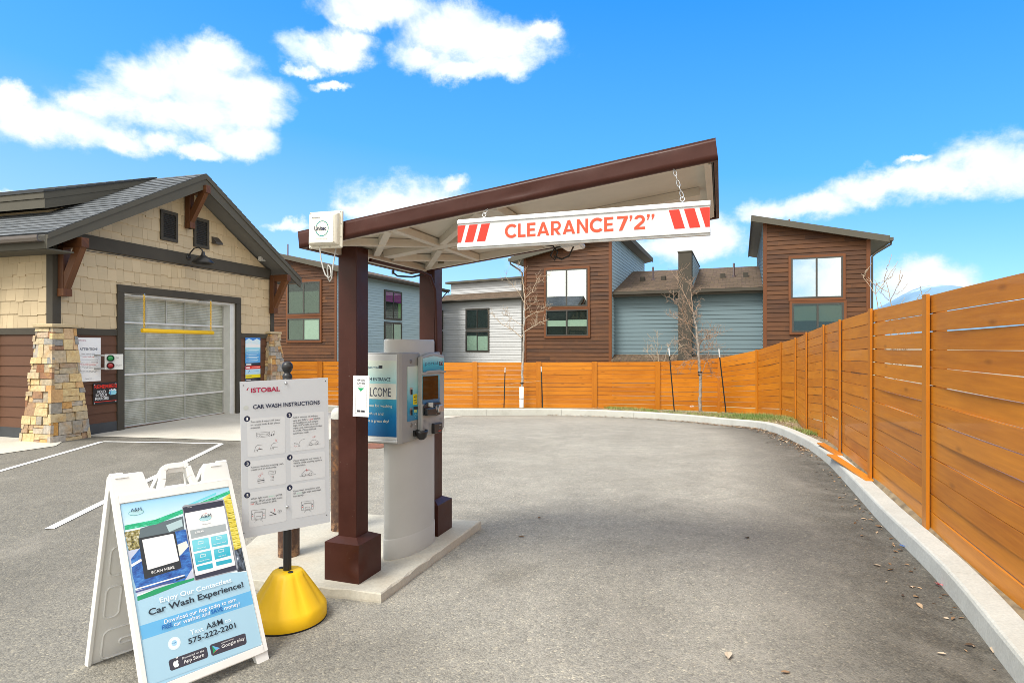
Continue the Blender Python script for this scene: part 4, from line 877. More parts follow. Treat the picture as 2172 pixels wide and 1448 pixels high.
def house_grey():
    a = at(925, 735, 47.2); b = at(1112, 735, 42.7); rot = math.atan2(b.y - a.y, b.x - a.x); T = thing('townhouse', 'pale grey sided house with a brown roof step, behind the fence between the brown ones', 'house', (a.x, a.y, -.67), rot)
    front = lambda s, z, o: (s, -o, z); W = 10.5; z1 = pl(T, 940, 641)[1]; m = MB(); m.box(0, W, 0, 8, -.3, z1); wl = m.build('wall', GREYS, T)
    m = MB(); lap(m, [[(.02, 0), (W, 0), (W, z1), (.02, z1)]], .19, front, .034, .006, (3, 4), 0, 51); m.build('siding', GREYS, wl)
    m = MB(); z2 = z1 + .75; yb = 1.9; m.prism([(-.35, z1 + .02), (yb, z2), (yb, z1)], -.4, W + .2, lambda u, v, q: (q, u, v)); r = m.build('lower_roof', ROOFB, T)
    q = MB(); q.poly([(-.4, -.37, z1 + .03), (W, -.37, z1 + .03), (W, yb, z2 + .02), (-.4, yb, z2 + .02)], .5, [(0, 0), (W, 0), (W, 2.4), (0, 2.4)]); q.build('shingles', ROOFB, r)
    m = MB(); m.box(-.42, W, -.40, -.36, z1 - .12, z1 + .05); m.box(-.42, W, -.52, -.402, z1 - .02, z1 + .06); m.build('eave_fascia', TRIM, r)
    z3 = pl(T, 940, 604, yb)[1]; m = MB(); m.box(0, W, yb, 8, z1, z3); u = m.build('upper_wall', GREYS, T); fu = lambda s, z, o: (s, yb - o, z); m = MB(); lap(m, [[(0, z2), (W, z2), (W, z3), (0, z3)]], .19, fu, .034, .006, (3, 4), 0, 53); m.build('upper_siding', GREYS, u)
    m = MB(); m.box(-.3, W, yb - .4, 8, z3, z3 + .16); m.build('upper_roof', TRIM2, T)
    for pa, pb, kind in (((990, 656), (1037, 697), 'u'), ((990, 703), (1037, 744), 'l'), ((926, 660), (939, 697), 'u'), ((926, 704), (939, 744), 'l')):
        (xa, zb), (xb, za) = pl(T, *pa), pl(T, *pb); xc = xb - .75; za2 = pl(T, (pa[0] + pb[0]) / 2, pb[1])[1]; zb2 = pl(T, (pa[0] + pb[0]) / 2, pa[1])[1]
        window(T, 'window', xa if pa[0] > 950 else xc, xb, za2, zb2, front, GLASS, pa[0] > 950, TRIM, .07, None if kind == 'u' else [(0, .48, 0, .8), (.5, 1, 0, .78)])
house_grey()
# ---------------------------------------------------------------- lettering and print
TXT = []
def pm(o, px, py, y0=0.0):                                # sight line on the local plane y = y0 of a part -> local (x, z)
    M = o.matrix_world_local if hasattr(o, 'matrix_world_local') else MATS[o.name]
    Mi = M.inverted(); e = Mi @ Vector((0, 0, CH)); d = (Mi.to_3x3() @ Vector(((px - CX) / F, 1, (HY - py) / F))); t = (y0 - e.y) / d.y; p = e + d * t
    return p.x, p.z
MATS = {}
def place(o, M): o.matrix_basis = M; MATS[o.name] = M
def txt(parent, body, x0, x1, zb, cap, mat_, y=-.0012, bold=0.0, fn=None, name='lettering', box=False, shear=0.0):
    cu = bpy.data.curves.new('t', 'FONT'); cu.body = body; cu.offset = bold; cu.resolution_u = 3; cu.shear = shear; cu.space_line = 1.05
    ob = bpy.data.objects.new('t', cu); C.objects.link(ob); TXT.append((ob, parent, x0, x1, zb, cap, mat_, y, fn, name, box))
def flush_text():
    cu = bpy.data.curves.new('t', 'FONT'); cu.body = 'H'; hb = bpy.data.objects.new('t', cu); C.objects.link(hb); dg = bpy.context.evaluated_depsgraph_get()
    me = bpy.data.meshes.new_from_object(hb.evaluated_get(dg)); H = max(v.co.y for v in me.vertices); bpy.data.meshes.remove(me)
    for ob, parent, x0, x1, zb, cap, mat_, y, fn, name, box in TXT:
        me = bpy.data.meshes.new_from_object(ob.evaluated_get(dg)); n = len(me.vertices); co = np.empty(n * 3); me.vertices.foreach_get('co', co); co = co.reshape(-1, 3)
        a, b = co[:, 0].min(), co[:, 0].max(); c, d = co[:, 1].min(), co[:, 1].max(); X = x0 + (co[:, 0] - a) / (b - a) * (x1 - x0)
        Z = zb + (co[:, 1] - c) / (d - c) * cap if box else zb + co[:, 1] / H * cap
        if fn: pts = np.array([fn(u, v, -y) for u, v in zip(X, Z)])
        else: pts = np.c_[X, np.full(n, y), Z]
        me.vertices.foreach_set('co', pts.ravel()); me.materials.clear(); me.materials.append(mat_); me.name = name; me.update()
        o = bpy.data.objects.new(name, me); C.objects.link(o); o.parent = parent
    for t in TXT: cu = t[0].data; bpy.data.objects.remove(t[0]); bpy.data.curves.remove(cu)
    bpy.data.objects.remove(hb)
class Print:
    """flat printed shapes on a panel: one mesh, many inks; coordinates through loc(px, py) -> local (x, z)"""
    def __init__(s, loc, fn=None): s.m = MB(); s.loc = loc; s.inks = []; s.fn = fn or (lambda x, z, o: (x, -o, z)); s.k = 0
    def ink(s, m):
        if m not in s.inks: s.inks.append(m)
        return s.inks.index(m)
    def layer(s): s.k += 1; return .0006 + .00002 * s.k
    def poly(s, pts, m):
        o = s.layer(); s.m.poly([s.fn(*s.loc(*p), o) for p in pts], mi=s.ink(m))
    def disc(s, c, r, m, n=20, sx=1.0):
        x, z = s.loc(*c); o = s.layer(); s.m.poly([s.fn(x + r * sx * math.cos(6.2832 * k / n), z + r * math.sin(6.2832 * k / n), o) for k in range(n)], mi=s.ink(m))
    def ring(s, c, r, w, m, n=22, sx=1.0): s.stroke_l([(s.loc(*c)[0] + r * sx * math.cos(6.2832 * k / n), s.loc(*c)[1] + r * math.sin(6.2832 * k / n)) for k in range(n + 1)], w, m)
    def rrect(s, a, b, r, m, n=5):
        (x0, z1), (x1, z0) = a, b; o = s.layer(); pts = []
        for cx, cz, t0 in ((x1 - r, z1 - r, 0), (x0 + r, z1 - r, 90), (x0 + r, z0 + r, 180), (x1 - r, z0 + r, 270)):
            for k in range(n + 1): t = R(t0 + 90 * k / n); pts.append(s.fn(cx + r * math.cos(t), cz + r * math.sin(t), o))
        s.m.poly(pts, mi=s.ink(m))
    def stroke(s, pts, w, m): s.stroke_l([s.loc(*p) for p in pts], w, m)
    def stroke_l(s, L, w, m):
        o = s.layer()
        for (x0, z0), (x1, z1) in zip(L[:-1], L[1:]):
            l = math.hypot(x1 - x0, z1 - z0) or 1e-6; ux, uz = (x1 - x0) / l * w / 2, (z1 - z0) / l * w / 2
            s.m.poly([s.fn(a, b, o) for a, b in ((x0 - ux - uz, z0 - uz + ux), (x0 - ux + uz, z0 - uz - ux), (x1 + ux + uz, z1 + uz - ux), (x1 + ux - uz, z1 + uz + ux))], mi=s.ink(m))
    def build(s, name, parent): return s.m.build(name, s.inks, parent)
# ---------------------------------------------------------------- traffic island, canopy
CR = -R(19.4)
def island():
    t = .06; q = [on_level(809, 1257, t), on_level(1019.5, 1104, t), on_level(700, 1084.5, t), Vector((-2.15, 5.72, t)), Vector((-2.08, 4.05, t)), on_level(536, 1229, t)]
    m = MB(); rnd = random.Random(4); top = []; 
    pts = []
    for i in range(len(q)):
        a, b = q[i], q[(i + 1) % len(q)]; n = max(2, int((b - a).length / .07))
        for k in range(n):
            p = a.lerp(b, k / n); p += Vector((rnd.uniform(-.004, .004), rnd.uniform(-.004, .004), 0)); pts.append(p)
    cen = sum(pts, Vector()) / len(pts); n = len(pts)
    chips = [rnd.uniform(.004, .010) if rnd.random() < .85 else rnd.uniform(.010, .020) for _ in range(n)]
    inn = [p + (cen - p).normalized() * c for p, c in zip(pts, chips)]
    m.poly([(p.x, p.y, t) for p in inn])
    rows = [[(p.x, p.y, t) for p in inn], [(p.x, p.y, t - c * .8) for p, c in zip(pts, chips)], [(p.x + (p - cen).normalized().x * .006, p.y + (p - cen).normalized().y * .006, gz(p.x, p.y) + .012) for p in pts], [(p.x, p.y, -.15) for p in pts]]
    m.grid(rows, .5, False, True); struct(m.build('traffic_island', SLABC))
island()
CAN = thing('canopy', 'brown steel canopy with two posts and a tilted roof over the pay station', 'canopy', (-.9, 4.5, .06), CR)
RX0, RX1, RY0, RY1 = -.152, 2.33, -.875, .555; RB = 2.246 - .06; RS = .299 / 2.482      # roof rim in canopy axes, slope
def rz(x): return RB + RS * (x - RX0)
def canopy():
    T = CAN; pr = lambda u, v, a: (u, a, v)
    for (cx, cy, dent) in ((-.049, -.445, 1), (.019 - .02, .62, 0)):
        m = MB(); top = rz(cx) + .05; m.box(cx - .072, cx + .072, cy - .072, cy + .072, .2, top); p = m.build('post', BROWN, T, bevel=.004)
        b = MB(); h = .135; z1 = .255; S = 10
        # sheet metal box with a pushed-in corner and a shallow pyramid lid
        def face(ax, ay):
            tx, ty = -ay, ax; rows = []
            for i in range(S + 1):
                z = z1 * i / S; r = []
                for k in range(S + 1):
                    s = -h + 2 * h * k / S; x, y = cx + ax * h + tx * s, cy + ay * h + ty * s; d = .028 * math.exp(-(((x - cx - h) / .05) ** 2 + ((y - cy + h) / .07) ** 2 + ((z - .13) / .07) ** 2)) * dent
                    r.append((x - d * .8, y + d, z))
                rows.append(r)
            b.grid(rows, .5, True)
        for a in ((1, 0), (0, -1), (-1, 0), (0, 1)): face(*a)
        for ax, ay in ((1, 0), (0, -1), (-1, 0), (0, 1)):
            tx, ty = -ay, ax; b.poly([(cx + ax * h - tx * h, cy + ay * h - ty * h, z1), (cx + ax * h + tx * h, cy + ay * h + ty * h, z1), (cx + ax * .075 + tx * .075, cy + ay * .075 + ty * .075, z1 + .03), (cx + ax * .075 - tx * .075, cy + ay * .075 - ty * .075, z1 + .03)])
        bb = b.build('post_base', BROWN, p)
    # roof: fascia boards, deck, lip, beams
    fh = .100; fn = math.sqrt(1 + RS * RS)
    deck = MB(); deck.prism([(RX0 + .02, rz(RX0 + .02) + .055), (RX1 - .02, rz(RX1 - .02) + .055), (RX1 - .02, rz(RX1 - .02) + .092), (RX0 + .02, rz(RX0 + .02) + .092)], RY0 + .022, RY1 - .022, pr); deck.build('ceiling_panel', CREAM, T)
    for y0, y1 in ((RY0, RY0 + .02), (RY1 - .02, RY1)):
        m = MB(); S = 40; rows = []; sgn = -1 if y0 == RY0 else 1; yo = y0 if sgn < 0 else y1
        for i in range(S + 1):
            x = RX0 + (RX1 - RX0) * i / S; w = .0025 * math.sin(i * .9) + .002 * math.sin(i * 2.3); bul = .010 * math.exp(-((x - 1.30) / .10) ** 2) * (1 if sgn < 0 else 0)
            tx, tz = -RS / fn, 1 / fn
            f = lambda h_, o: (x + tx * h_, yo + sgn * o, rz(x) + tz * h_)
            rows.append([f(0.006, -.035), f(0, -.03), f(0, w * .5), f(.03, w - bul), f(.055, w - bul * 1.2), f(fh - .012, w), f(fh, 0.0), f(fh, -.03)])
        m.grid(rows, .5, True); m.build('fascia', BROWN, T)
    for xx, sg in ((RX0, 1), (RX1, -1)):
        m = MB(); m.prism([(xx, rz(xx)), (xx - RS * fh, rz(xx) + fh), (xx - RS * fh + sg * .02, rz(xx) + fh + sg * .0024), (xx + sg * .02, rz(xx) + sg * .0024)][::sg], RY0 + .021, RY1 - .021, pr); m.build('fascia', BROWN, T)
    m = MB(); m.prism([(RX0 - RS * fh, rz(RX0) + fh), (RX1 - RS * fh, rz(RX1) + fh), (RX1 - RS * fh, rz(RX1) + fh + .006), (RX0 - RS * fh, rz(RX0) + fh + .006)], RY0, RY1, pr); m.build('roof_sheet', BROWN, T)
    # cream lip behind the fascia, spine and lattice
    g = .004
    def beam(a, b, w, h, zoff=0.0, name='beam'):
        m = MB(); (xa, ya), (xb, yb) = a, b; m.beam((xa, ya, rz(xa) + h / 2 + g + zoff), (xb, yb, rz(xb) + h / 2 + g + zoff), w, h, (0, 0, 1)); m.build(name, CREAM, T)
    beam((RX0 + .05, RY0 + .052), (RX1 - .05, RY0 + .052), .028, .05); beam((RX0 + .05, RY1 - .052), (RX1 - .05, RY1 - .052), .028, .05)
    beam((RX0 + .04, RY0 + .07), (RX0 + .04, RY1 - .07), .035, .05); beam((RX1 - .05, RY0 + .07), (RX1 - .05, RY1 - .07), .035, .05)
    beam((-.05, -.36), (-.05, .53), .12, .05, -.002)
    beam((.05, -.17), (2.22, -.17), .10, .048, .001); beam((1.10, RY0 + .07), (1.10, -.225), .10, .047); beam((1.10, -.115), (1.10, RY1 - .07), .10, .047)
    beam((.48, RY0 + .07), (.48, -.225), .05, .046); beam((.48, -.115), (.48, RY1 - .07), .05, .046)
    for a, b in (((.02, -.78), (.44, -.24)), ((.44, -.80), (.03, -.28)), ((.03, -.06), (.44, .48)), ((.44, -.09), (.05, .47)), ((.53, -.10), (1.03, .47)), ((.53, -.24), (1.03, -.79))): beam(a, b, .045, .05, -.0015, 'brace')
    # conduit from near post along the edge and down the far post
    zc = rz(0) - .02; m = MB(); m.tube([(.03, -.36, zc - .01), (.04, .0, zc - .012), (.05, .36, zc - .01), (.075, .46, zc - .03), (.085, .53, zc - .14), (.085, .55, zc - .4), (.085, .56, 1.2)], .013, 10); m.build('conduit', BROWN, T)
    m = MB(); m.tube([(.06, .40, zc - .02), (-.02, .33, zc - .05), (-.12, .27, zc - .045), (-.15, .25, zc - .02)], .007, 8); m.lathe([(.012, 0), (.012, .03)], (-.15, .25, zc - .03), 8); m.build('cable', MBLACK, T)
    for x in (.30, .40):
        m = MB(); m.lathe([(.03, .012), (.03, 0), (.02, -.004), (0, -.004)], (x - .14, .50, rz(x - .14) + .035), 16); m.build('knockout', mat('dull_brass', (.16, .14, .09), .5, .6), T)
    # lamp under the roof
    L = thing('canopy_light', 'white flat floodlight with looped black cable under the canopy roof', 'lamp', (0, 0, 0)); x, y = min(((pl(T, 1214, 524, yy)[0], yy) for yy in [k * .02 - .6 for k in range(58)]), key=lambda p: abs(pl(T, 1214, 524, p[1])[1] - rz(p[0]) + .045))
    c, s = math.cos(CR), math.sin(CR); L.location = (-.9 + x * c - y * s, 4.5 + x * s + y * c, .06 + rz(x)); L.rotation_euler = (0, R(-7), CR)
    m = MB(); m.box(-.075, .075, -.10, .10, -.052, -.018); m.build('housing', WHITEM, L, bevel=.012)
    m = MB(); m.box(-.06, .06, -.085, .085, -.056, -.0525); m.build('lens', mat('frosted_lens', (.85, .85, .82), .25), L); m = MB(); m.box(-.03, .03, -.02, .02, -.018, .012); m.build('bracket', WHITEM, L)
    m = MB(); m.tube([(-.07, -.02, -.03), (-.13, -.04, -.035), (-.17, -.05, -.09), (-.14, -.05, -.13), (-.11, -.05, -.07), (-.14, -.05, -.02), (-.2, -.03, .0)], .006, 6); m.tube([(-.14, -.05, -.10), (-.08, -.07, -.135), (-.02, -.08, -.12), (.02, -.06, -.05)], .006, 6); m.build('cable', MBLACK, L)
    # small sensor box
    S_ = thing('junction_box', 'small cream junction box fixed under the canopy beam behind the clearance sign', 'junction box'); x, y = 1.10, -.47; S_.location = (-.9 + x * c - y * s, 4.5 + x * s + y * c, .06 + rz(x)); S_.rotation_euler = (0, 0, CR)
    m = MB(); m.box(-.06, .06, -.04, .04, -.03, .006); m.build('box', CREAM, S_, bevel=.006); m = MB(); m.lathe([(.014, 0), (.014, .008), (0, .008)], n=12, tf=lambda a, b, c_: (a - .02, -.0405 - c_, b - .012)); m.build('sensor_eye', BLACK, S_)
canopy()
def to_canopy(T, x, y, z):
    c, s = math.cos(CR), math.sin(CR); T.location = (-.9 + x * c - y * s, 4.5 + x * s + y * c, z); T.rotation_euler = (0, 0, CR)
def clearance():
    T = thing('clearance_sign', 'long white hanging clearance bar with red lettering and red stripes', 'sign'); to_canopy(T, .939, -.88, 2.183)
    W = 2.291 - .939; H = .1665; m = MB(); m.box(0, W, 0, .03, .014, H - .01); pn = m.build('panel', SIGNW, T); MATS[pn.name] = Matrix.LocRotScale(T.location, T.rotation_euler.to_quaternion(), None)
    m = MB(); m.box(-.003, W + .003, -.006, .036, H - .028, H - .008); m.tube([(-.003, .015, H - .008), (W + .003, .015, H - .008)], .009, 10); m.build('rail', WHITEM, T, bevel=.002)
    m = MB(); m.box(-.003, W + .003, -.006, .036, .004, .026); m.box(-.003, W + .003, .002, .03, -.006, .004); m.build('rail', WHITEM, T, bevel=.002)
    q = lambda px, py: pm(pn, px, py); z0, z1 = .0335, H - .037
    for tops, bots in (((.0, .048), (.0, .020)), ((.072, .122), (.044, .094)), ((.145, .195), (.117, .167))):
        for mir in (0, 1):
            k = MB(); P = [(bots[0], z0), (bots[1], z0), (tops[1], z1), (tops[0], z1)]
            if mir: P = [(W - x + .0 if x else W, z) for x, z in P]
            k.prism(P, -.0012, -.0002, lambda u, v, a: (u, a, v)); k.build('stripe', REDP, pn)
    x0 = q(1071, 490)[0]; x1 = q(1301, 480)[0]; x2 = q(1309, 480)[0]; x3 = q(1388, 470)[0]; zb = H * .5 - .041; cap = .074; INKR = mat('print_orange_red', (.66, .065, .02), .4)
    arc = lambda cx, cy, ro, ri, a0, a1, n=22: [[(cx + r * math.cos(R(a0 + (a1 - a0) * k / n)), cy + r * math.sin(R(a0 + (a1 - a0) * k / n))) for k in range(n + 1)] for r in (ro, ri)]
    strip = lambda oi: [[oi[0][k], oi[0][k + 1], oi[1][k + 1], oi[1][k]] for k in range(len(oi[0]) - 1)]
    bx = lambda a, b, c, d_: [(a, c), (b, c), (b, d_), (a, d_)]
    GL = {'C': (.90, strip(arc(.52, .5, .52, .315, 42, 318))), 'L': (.58, [bx(0, .2, 0, 1), bx(.2, .58, 0, .18)]), 'E': (.64, [bx(0, .2, 0, 1), bx(.2, .64, 0, .18), bx(.2, .58, .41, .58), bx(.2, .63, .82, 1)]),
          'A': (.92, [[(0, 0), (.21, 0), (.46, .70), (.46, 1), (.37, 1)], [(.92, 0), (.71, 0), (.46, .70), (.46, 1), (.55, 1)], [(.245, .17), (.675, .17), (.615, .345), (.305, .345)]]), 'R': (.74, [bx(0, .2, 0, 1), bx(.2, .40, .83, 1), bx(.2, .40, .32, .49)] + strip(arc(.39, .66, .34, .17, -90, 90)) + [[(.27, .32), (.49, .32), (.74, 0), (.50, 0)]]),
          'N': (.80, [bx(0, .19, 0, 1), bx(.61, .80, 0, 1), [(.19, 1), (.19, .70), (.61, .02), (.61, .33)]]), '7': (.68, [bx(0, .68, .83, 1), [(.43, .83), (.68, .83), (.33, 0), (.11, 0)]]), "'": (.17, [[(0, 1), (.17, 1), (.17, .86), (.07, .62), (0, .62), (.05, .80), (0, .80)]]),
          '2': (.68, strip(arc(.335, .665, .335, .15, -38, 165)) + [bx(0, .68, 0, .175), [(0, .175), (.29, .175), (.60, .46), (.45, .573)]])}
    def block(s, xa, xb):
        tot = sum(GL[ch][0] for ch in s) + .12 * (len(s) - 1); k = (xb - xa) / tot; u = xa
        for i_, ch in enumerate(s):
            w, ps = GL[ch]; m = MB()
            for n_, p in enumerate(ps): m.poly([(u + a * k, -.0012 - .000004 * n_, zb + b * cap) for a, b in p])
            m.build('lettering', INKR, pn); u += (w + .12) * k
    block('CLEARANCE', x0, x1); block("7'2''", x2, x3)
    def chain(xs, x_top, n, dz):
        za = H + .004; m = MB(); m.lathe([(.005, -.02), (.005, .002)], (xs, .015, za), 8); rr = .011
        m.tube([(xs + rr * math.cos(t), .015 + .2 * rr * math.sin(t), za + .012 + rr * math.sin(t)) for t in np.linspace(-1.3, 4.7, 14)], .0024, 6); m.build('eye_hook', STEEL, T)
        p0 = Vector((xs, .015, za + .022)); p1 = Vector((x_top, .02, za + dz)); m = MB(); d = (p1 - p0).normalized()
        for i in range(n):
            c = p0.lerp(p1, (i + .5) / n); hl = (p1 - p0).length / n * .66; side = Vector((0, 1, 0)) if i % 2 else d.cross(Vector((0, 1, 0))).normalized(); w = .0075
            pts = [c + d * hl * math.sin(t) * .95 + side * w * math.cos(t) for t in np.linspace(0, 6.2832, 13)]; m.tube(pts, .0022, 6, caps=False)
        m.build('chain', STEEL, T)
    chain(q(1447, 430)[0], q(1426, 366)[0], 6, rz(q(1426, 366)[0] + .939) + .06 - 2.183 - H + .02); chain(q(1025, 462)[0], q(1036, 450)[0], 2, .055)
clearance()
def reader_box():
    T = thing('antenna_box', 'square cream antenna box with a green ring emblem on the canopy corner', 'antenna'); to_canopy(T, 0, -.885, 0)
    (xa, z1), (xb, z0) = pl(T, 658, 452), pl(T, 728, 525); T.location += Vector((math.cos(CR), math.sin(CR), 0)) * ((xa + xb) / 2); w = (xb - xa) / 2; h = (z1 - z0) / 2; T.location.z = (z0 + z1) / 2; T.rotation_euler = (0, R(1.2), CR)
    m = MB(); m.box(-w, w, -.012, .006, -h, h); m.build('flange', mat('cream_plastic', (.66, .63, .53), .45, var=.03), T, bevel=.008)
    m = MB(); i = .016
    o0 = [(-w + i, -h + i), (w - i, -h + i), (w - i, h - i), (-w + i, h - i)]; o1 = [(-w + i + .016, -h + i + .016), (w - i - .016, -h + i + .016), (w - i - .016, h - i - .016), (-w + i + .016, h - i - .016)]
    m.grid([[(x, -.012, z) for x, z in o0], [(x * 1.0, -.034, z) for x, z in [(a * .99, b * .99) for a, b in o0]], [(x, -.050, z) for x, z in o1]], .5, False, True); m.poly([(x, -.050, z) for x, z in o1]); cov = m.build('cover', mat('cream_plastic', (.66, .63, .53), .45, var=.03), T, bevel=.006)
    P = Print(lambda x, z: (x, z), lambda x, z, o: (x, -.050 - o, z)); P.rrect((-w * .72, h * .72), (w * .72, -h * .74), .006, mat('label_cream', (.72, .70, .61), .4)); P.ring((0.005, 0), .045, .0052, TEAL, 40); P.poly([(-.046, -.010), (-.03, -.010), (-.03, .014), (-.046, .014)], mat('label_cream', (.72, .70, .61), .4)); P.build('label', cov)
    txt(cov, 'Unitec', -.05, .036, -.010, .024, NAVY, y=-.0522, bold=.03); txt(cov, 'ReadyFast ID', -.066, -.012, .064, .007, NAVY, y=-.0522, bold=.012); txt(cov, 'The Car Wash Entry Pros', -.034, .044, -.064, .004, GINK, y=-.0522)
    sc_ = lambda x, z: MB().lathe([(.0035, 0), (.003, .002), (0, .0025)], n=8, tf=lambda a, b, c: (x + a, -.0122 - c, z + b)).build('screw', STEEL, T)
    for x in (-.9, -.3, .3, .9):
        for z in (-.93, .93): sc_(x * w, z * h)
    for z in (-.4, .3): sc_(.94 * w, z * h)
    m = MB(); m.tube([(-.03, -.02, -h - .0), (-.02, -.025, -h - .06), (.005, -.03, -h - .13), (.02, -.03, -h - .165), (.045, -.03, -h - .185), (.062, -.028, -h - .165), (.052, -.026, -h - .12), (.035, -.024, -h - .105), (.026, -.02, -h - .13), (.030, -.016, -h - .185), (.040, -.012, -h - .205), (.050, -.01, -h - .185), (.050, .0, -h - .12), (.046, .02, -h - .05), (.046, .04, -h + .03)], .0045, 8); m.build('cable', mat('grey_cable', (.42, .42, .40), .5), T)
reader_box()
def scan_card():
    T = thing('paper_notice', 'small laminated white notice with a green arrow fixed to the near canopy post', 'notice'); to_canopy(T, .0, -.542, 0)
    (xa, z1), (xb, z0) = pl(T, 748.5, 796), pl(T, 782.5, 884); T.location += Vector((math.cos(CR), math.sin(CR), 0)) * xa; T.location.z = z0; T.rotation_euler = (R(-1.5), 0, CR); w, h = (xb - xa), (z1 - z0)
    m = MB(); m.box(0, w, -.001, .001, 0, h); c = m.build('card', PRINTW, T); P = Print(lambda u, v: (u * w, v * h), lambda x, z, o: (x, -.001 - o, z))
    for a, b in (((.16, .95), (.84, .95)), ((.84, .95), (.84, .08)), ((.84, .08), (.16, .08)), ((.16, .08), (.16, .95))): P.stroke([a, b], .0011, INK)
    P.poly([(.27, .70), (.70, .70), (.48, .61)], GRN); P.stroke([(.28, .2), (.72, .2)], .0008, INK); P.poly([(.26, .11), (.48, .11), (.48, .16), (.26, .16)], INK); P.poly([(.52, .11), (.74, .11), (.74, .16), (.52, .16)], INK); P.build('print', c)
    txt(c, 'APP USERS', .24 * w, .74 * w, .865 * h, .05 * h, INK, y=-.0022, bold=.01); txt(c, 'SCAN HERE', .24 * w, .74 * w, .79 * h, .05 * h, INK, y=-.0022, bold=.01); txt(c, 'to activate your wash', .24 * w, .74 * w, .735 * h, .02 * h, INK, y=-.0022)
    m = MB(); m.box(w * .1, w * .5, .0012, .022, h * .4, h * .7); m.build('backing', mat('clear_sleeve', (.5, .5, .5), .3), T)
scan_card()
# ---------------------------------------------------------------- pay station
def kiosk():
    T = thing('pay_station', 'grey pay station kiosk with teal welcome graphics standing between the canopy posts', 'pay station', (-.86, 4.68, .06), CR)
    c_, s_ = frame2(T); A_ = [on_level(*p, .06) for p in ((814, 1184), (816, 1187), (827, 1187.5), (848, 1183.5), (870, 1177), (888, 1169.5), (904, 1160.5), (915, 1153), (921, 1148))]
    A_ += [Vector((-.64, 4.90, .06)), Vector((-.68, 5.0, .06)), Vector((-.85, 5.02, .06)), Vector((-.97, 4.85, .06)), Vector((-.975, 4.6, .06))]
    loc = [((p.x + .86) * c_ + (p.y - 4.68) * s_, -(p.x + .86) * s_ + (p.y - 4.68) * c_) for p in A_]; mx, my = sum(p[0] for p in loc) / len(loc), sum(p[1] for p in loc) / len(loc)
    ring = lambda k, z: [(mx + (x - mx) * k, my + (y - my) * k, z) for x, y in loc]
    m = MB(); m.grid([ring(1, z) for z in (0, .004, .145, .8, 1.61)] + [ring(.985, 1.622), ring(.96, 1.626)], .5, True, True); m.poly(ring(.96, 1.626)); m.build('pedestal', LGREY, T)
    m = MB(); m.grid([ring(1.0, .152), ring(1.022, .143), ring(1.024, .01), ring(1.012, 0)][::-1], .5, True, True); m.build('plinth_band', LGREY, T)
    X0, X1, Y0, Y1, Z0, Z1 = -.21, .18, -.36, .30, .863, 1.526
    m = MB(); m.prism([(X0, Y0), (X1 - .012, Y0), (X1, Y0 + .035), (X1, Y1), (X0, Y1)], Z0, Z1, lambda u, v, a: (u, v, a)); cab = m.build('cabinet', GREY, T, bevel=.008)
    # framed poster, facing the approach
    f = lambda x, z, o: (x, Y0 - o, z); (pa, pz1), (pb, pz0) = pl(T, 755, 764, Y0 - .01), pl(T, 841, 927, Y0 - .01)
    m = MB(); m.box(X0 + .006, X1 - .018, Y0 - .008, Y0 - .0005, Z0 + .03, Z1 - .012); m.box(X0 + .003, X1 - .016, Y0 - .014, Y0 - .0005, Z0 + .012, Z0 + .03); fr = m.build('poster_frame', mat('kiosk_frame', (.55, .565, .56), .4), cab, bevel=.004)
    G = m_grad('welcome_print', [(0, (.003, .085, .24, 1)), (.25, (.004, .14, .33, 1)), (.53, (.05, .34, .47, 1)), (.62, (.10, .45, .52, 1)), (.78, (.42, .62, .60, 1)), (.98, (.58, .64, .55, 1))], pz0, pz1, 2, .16)
    m = MB(); m.box(pa, pb, Y0 - .0105, Y0 - .008, pz0, pz1); po = m.build('poster', G, fr)
    m = MB(); zz = [pl(T, 800, y, Y0 - .01)[1] for y in (813, 846)]; m.box(pa + .0005, pb - .0005, Y0 - .0112, Y0 - .0106, zz[1], zz[0]); m.build('title_band', mat('print_cream', (.60, .62, .55), .4), po)
    X = lambda px, py: pl(T, px, py, Y0 - .0115)
    def line(s, xa, xb, yb, cap, m_, b=0.0):
        x0, z = X(xa, yb); x1, _ = X(xb, yb); cp = abs(X(xa, yb - cap)[1] - z); txt(po, s, x0, x1, z, cp, m_, y=Y0 - .0118, bold=b)
    CR_ = mat('print_cream', (.60, .62, .55), .4)
    line('portal', 780, 803, 781, 5.5, mat('print_steel_blue', (.02, .10, .18), .4)); line('WASH ENTRANCE', 768, 828, 806.5, 7, NAVY, .012); line('WELCOME', 763, 829, 839, 18, NAVY, -.002)
    line('Thank you for washing', 760, 832, 861, 5.6, CR_, .008); line('with us and', 776, 813, 878.5, 5.6, CR_, .008); line('have a great day!', 771, 825, 893.5, 5.6, CR_, .008)
    P = Print(lambda px, py: X(px, py), lambda x, z, o: (x, Y0 - .0112 - o, z)); P.poly([(804, 775), (811, 775), (811, 781), (804, 781)], INK); P.build('badge', po); line('TI+', 804.6, 810.4, 780, 3.8, CR_, .01)
    # lane side: strip graphic, locks, tray
    sd = lambda s, z, o: (X1 + o, s, z); S = lambda px, py: pside(T, px, py, X1)
    (sa, sz1), (sb, sz0) = S(864, 777), S(885, 889)
    G2 = m_grad('strip_print', [(0, (.004, .16, .34, 1)), (.35, (.03, .34, .48, 1)), (.6, (.30, .60, .62, 1)), (1, (.56, .64, .57, 1))], sz0, sz1, 2, .25)
    m = MB(); m.box(sa, sb, .0004, .004, sz0, sz1, .5, lambda x, y, z: sd(x, z, y)); st = m.build('side_graphic', G2, cab)
    P = Print(lambda px, py: S(px, py), lambda x, z, o: sd(x, z, .004 + o))
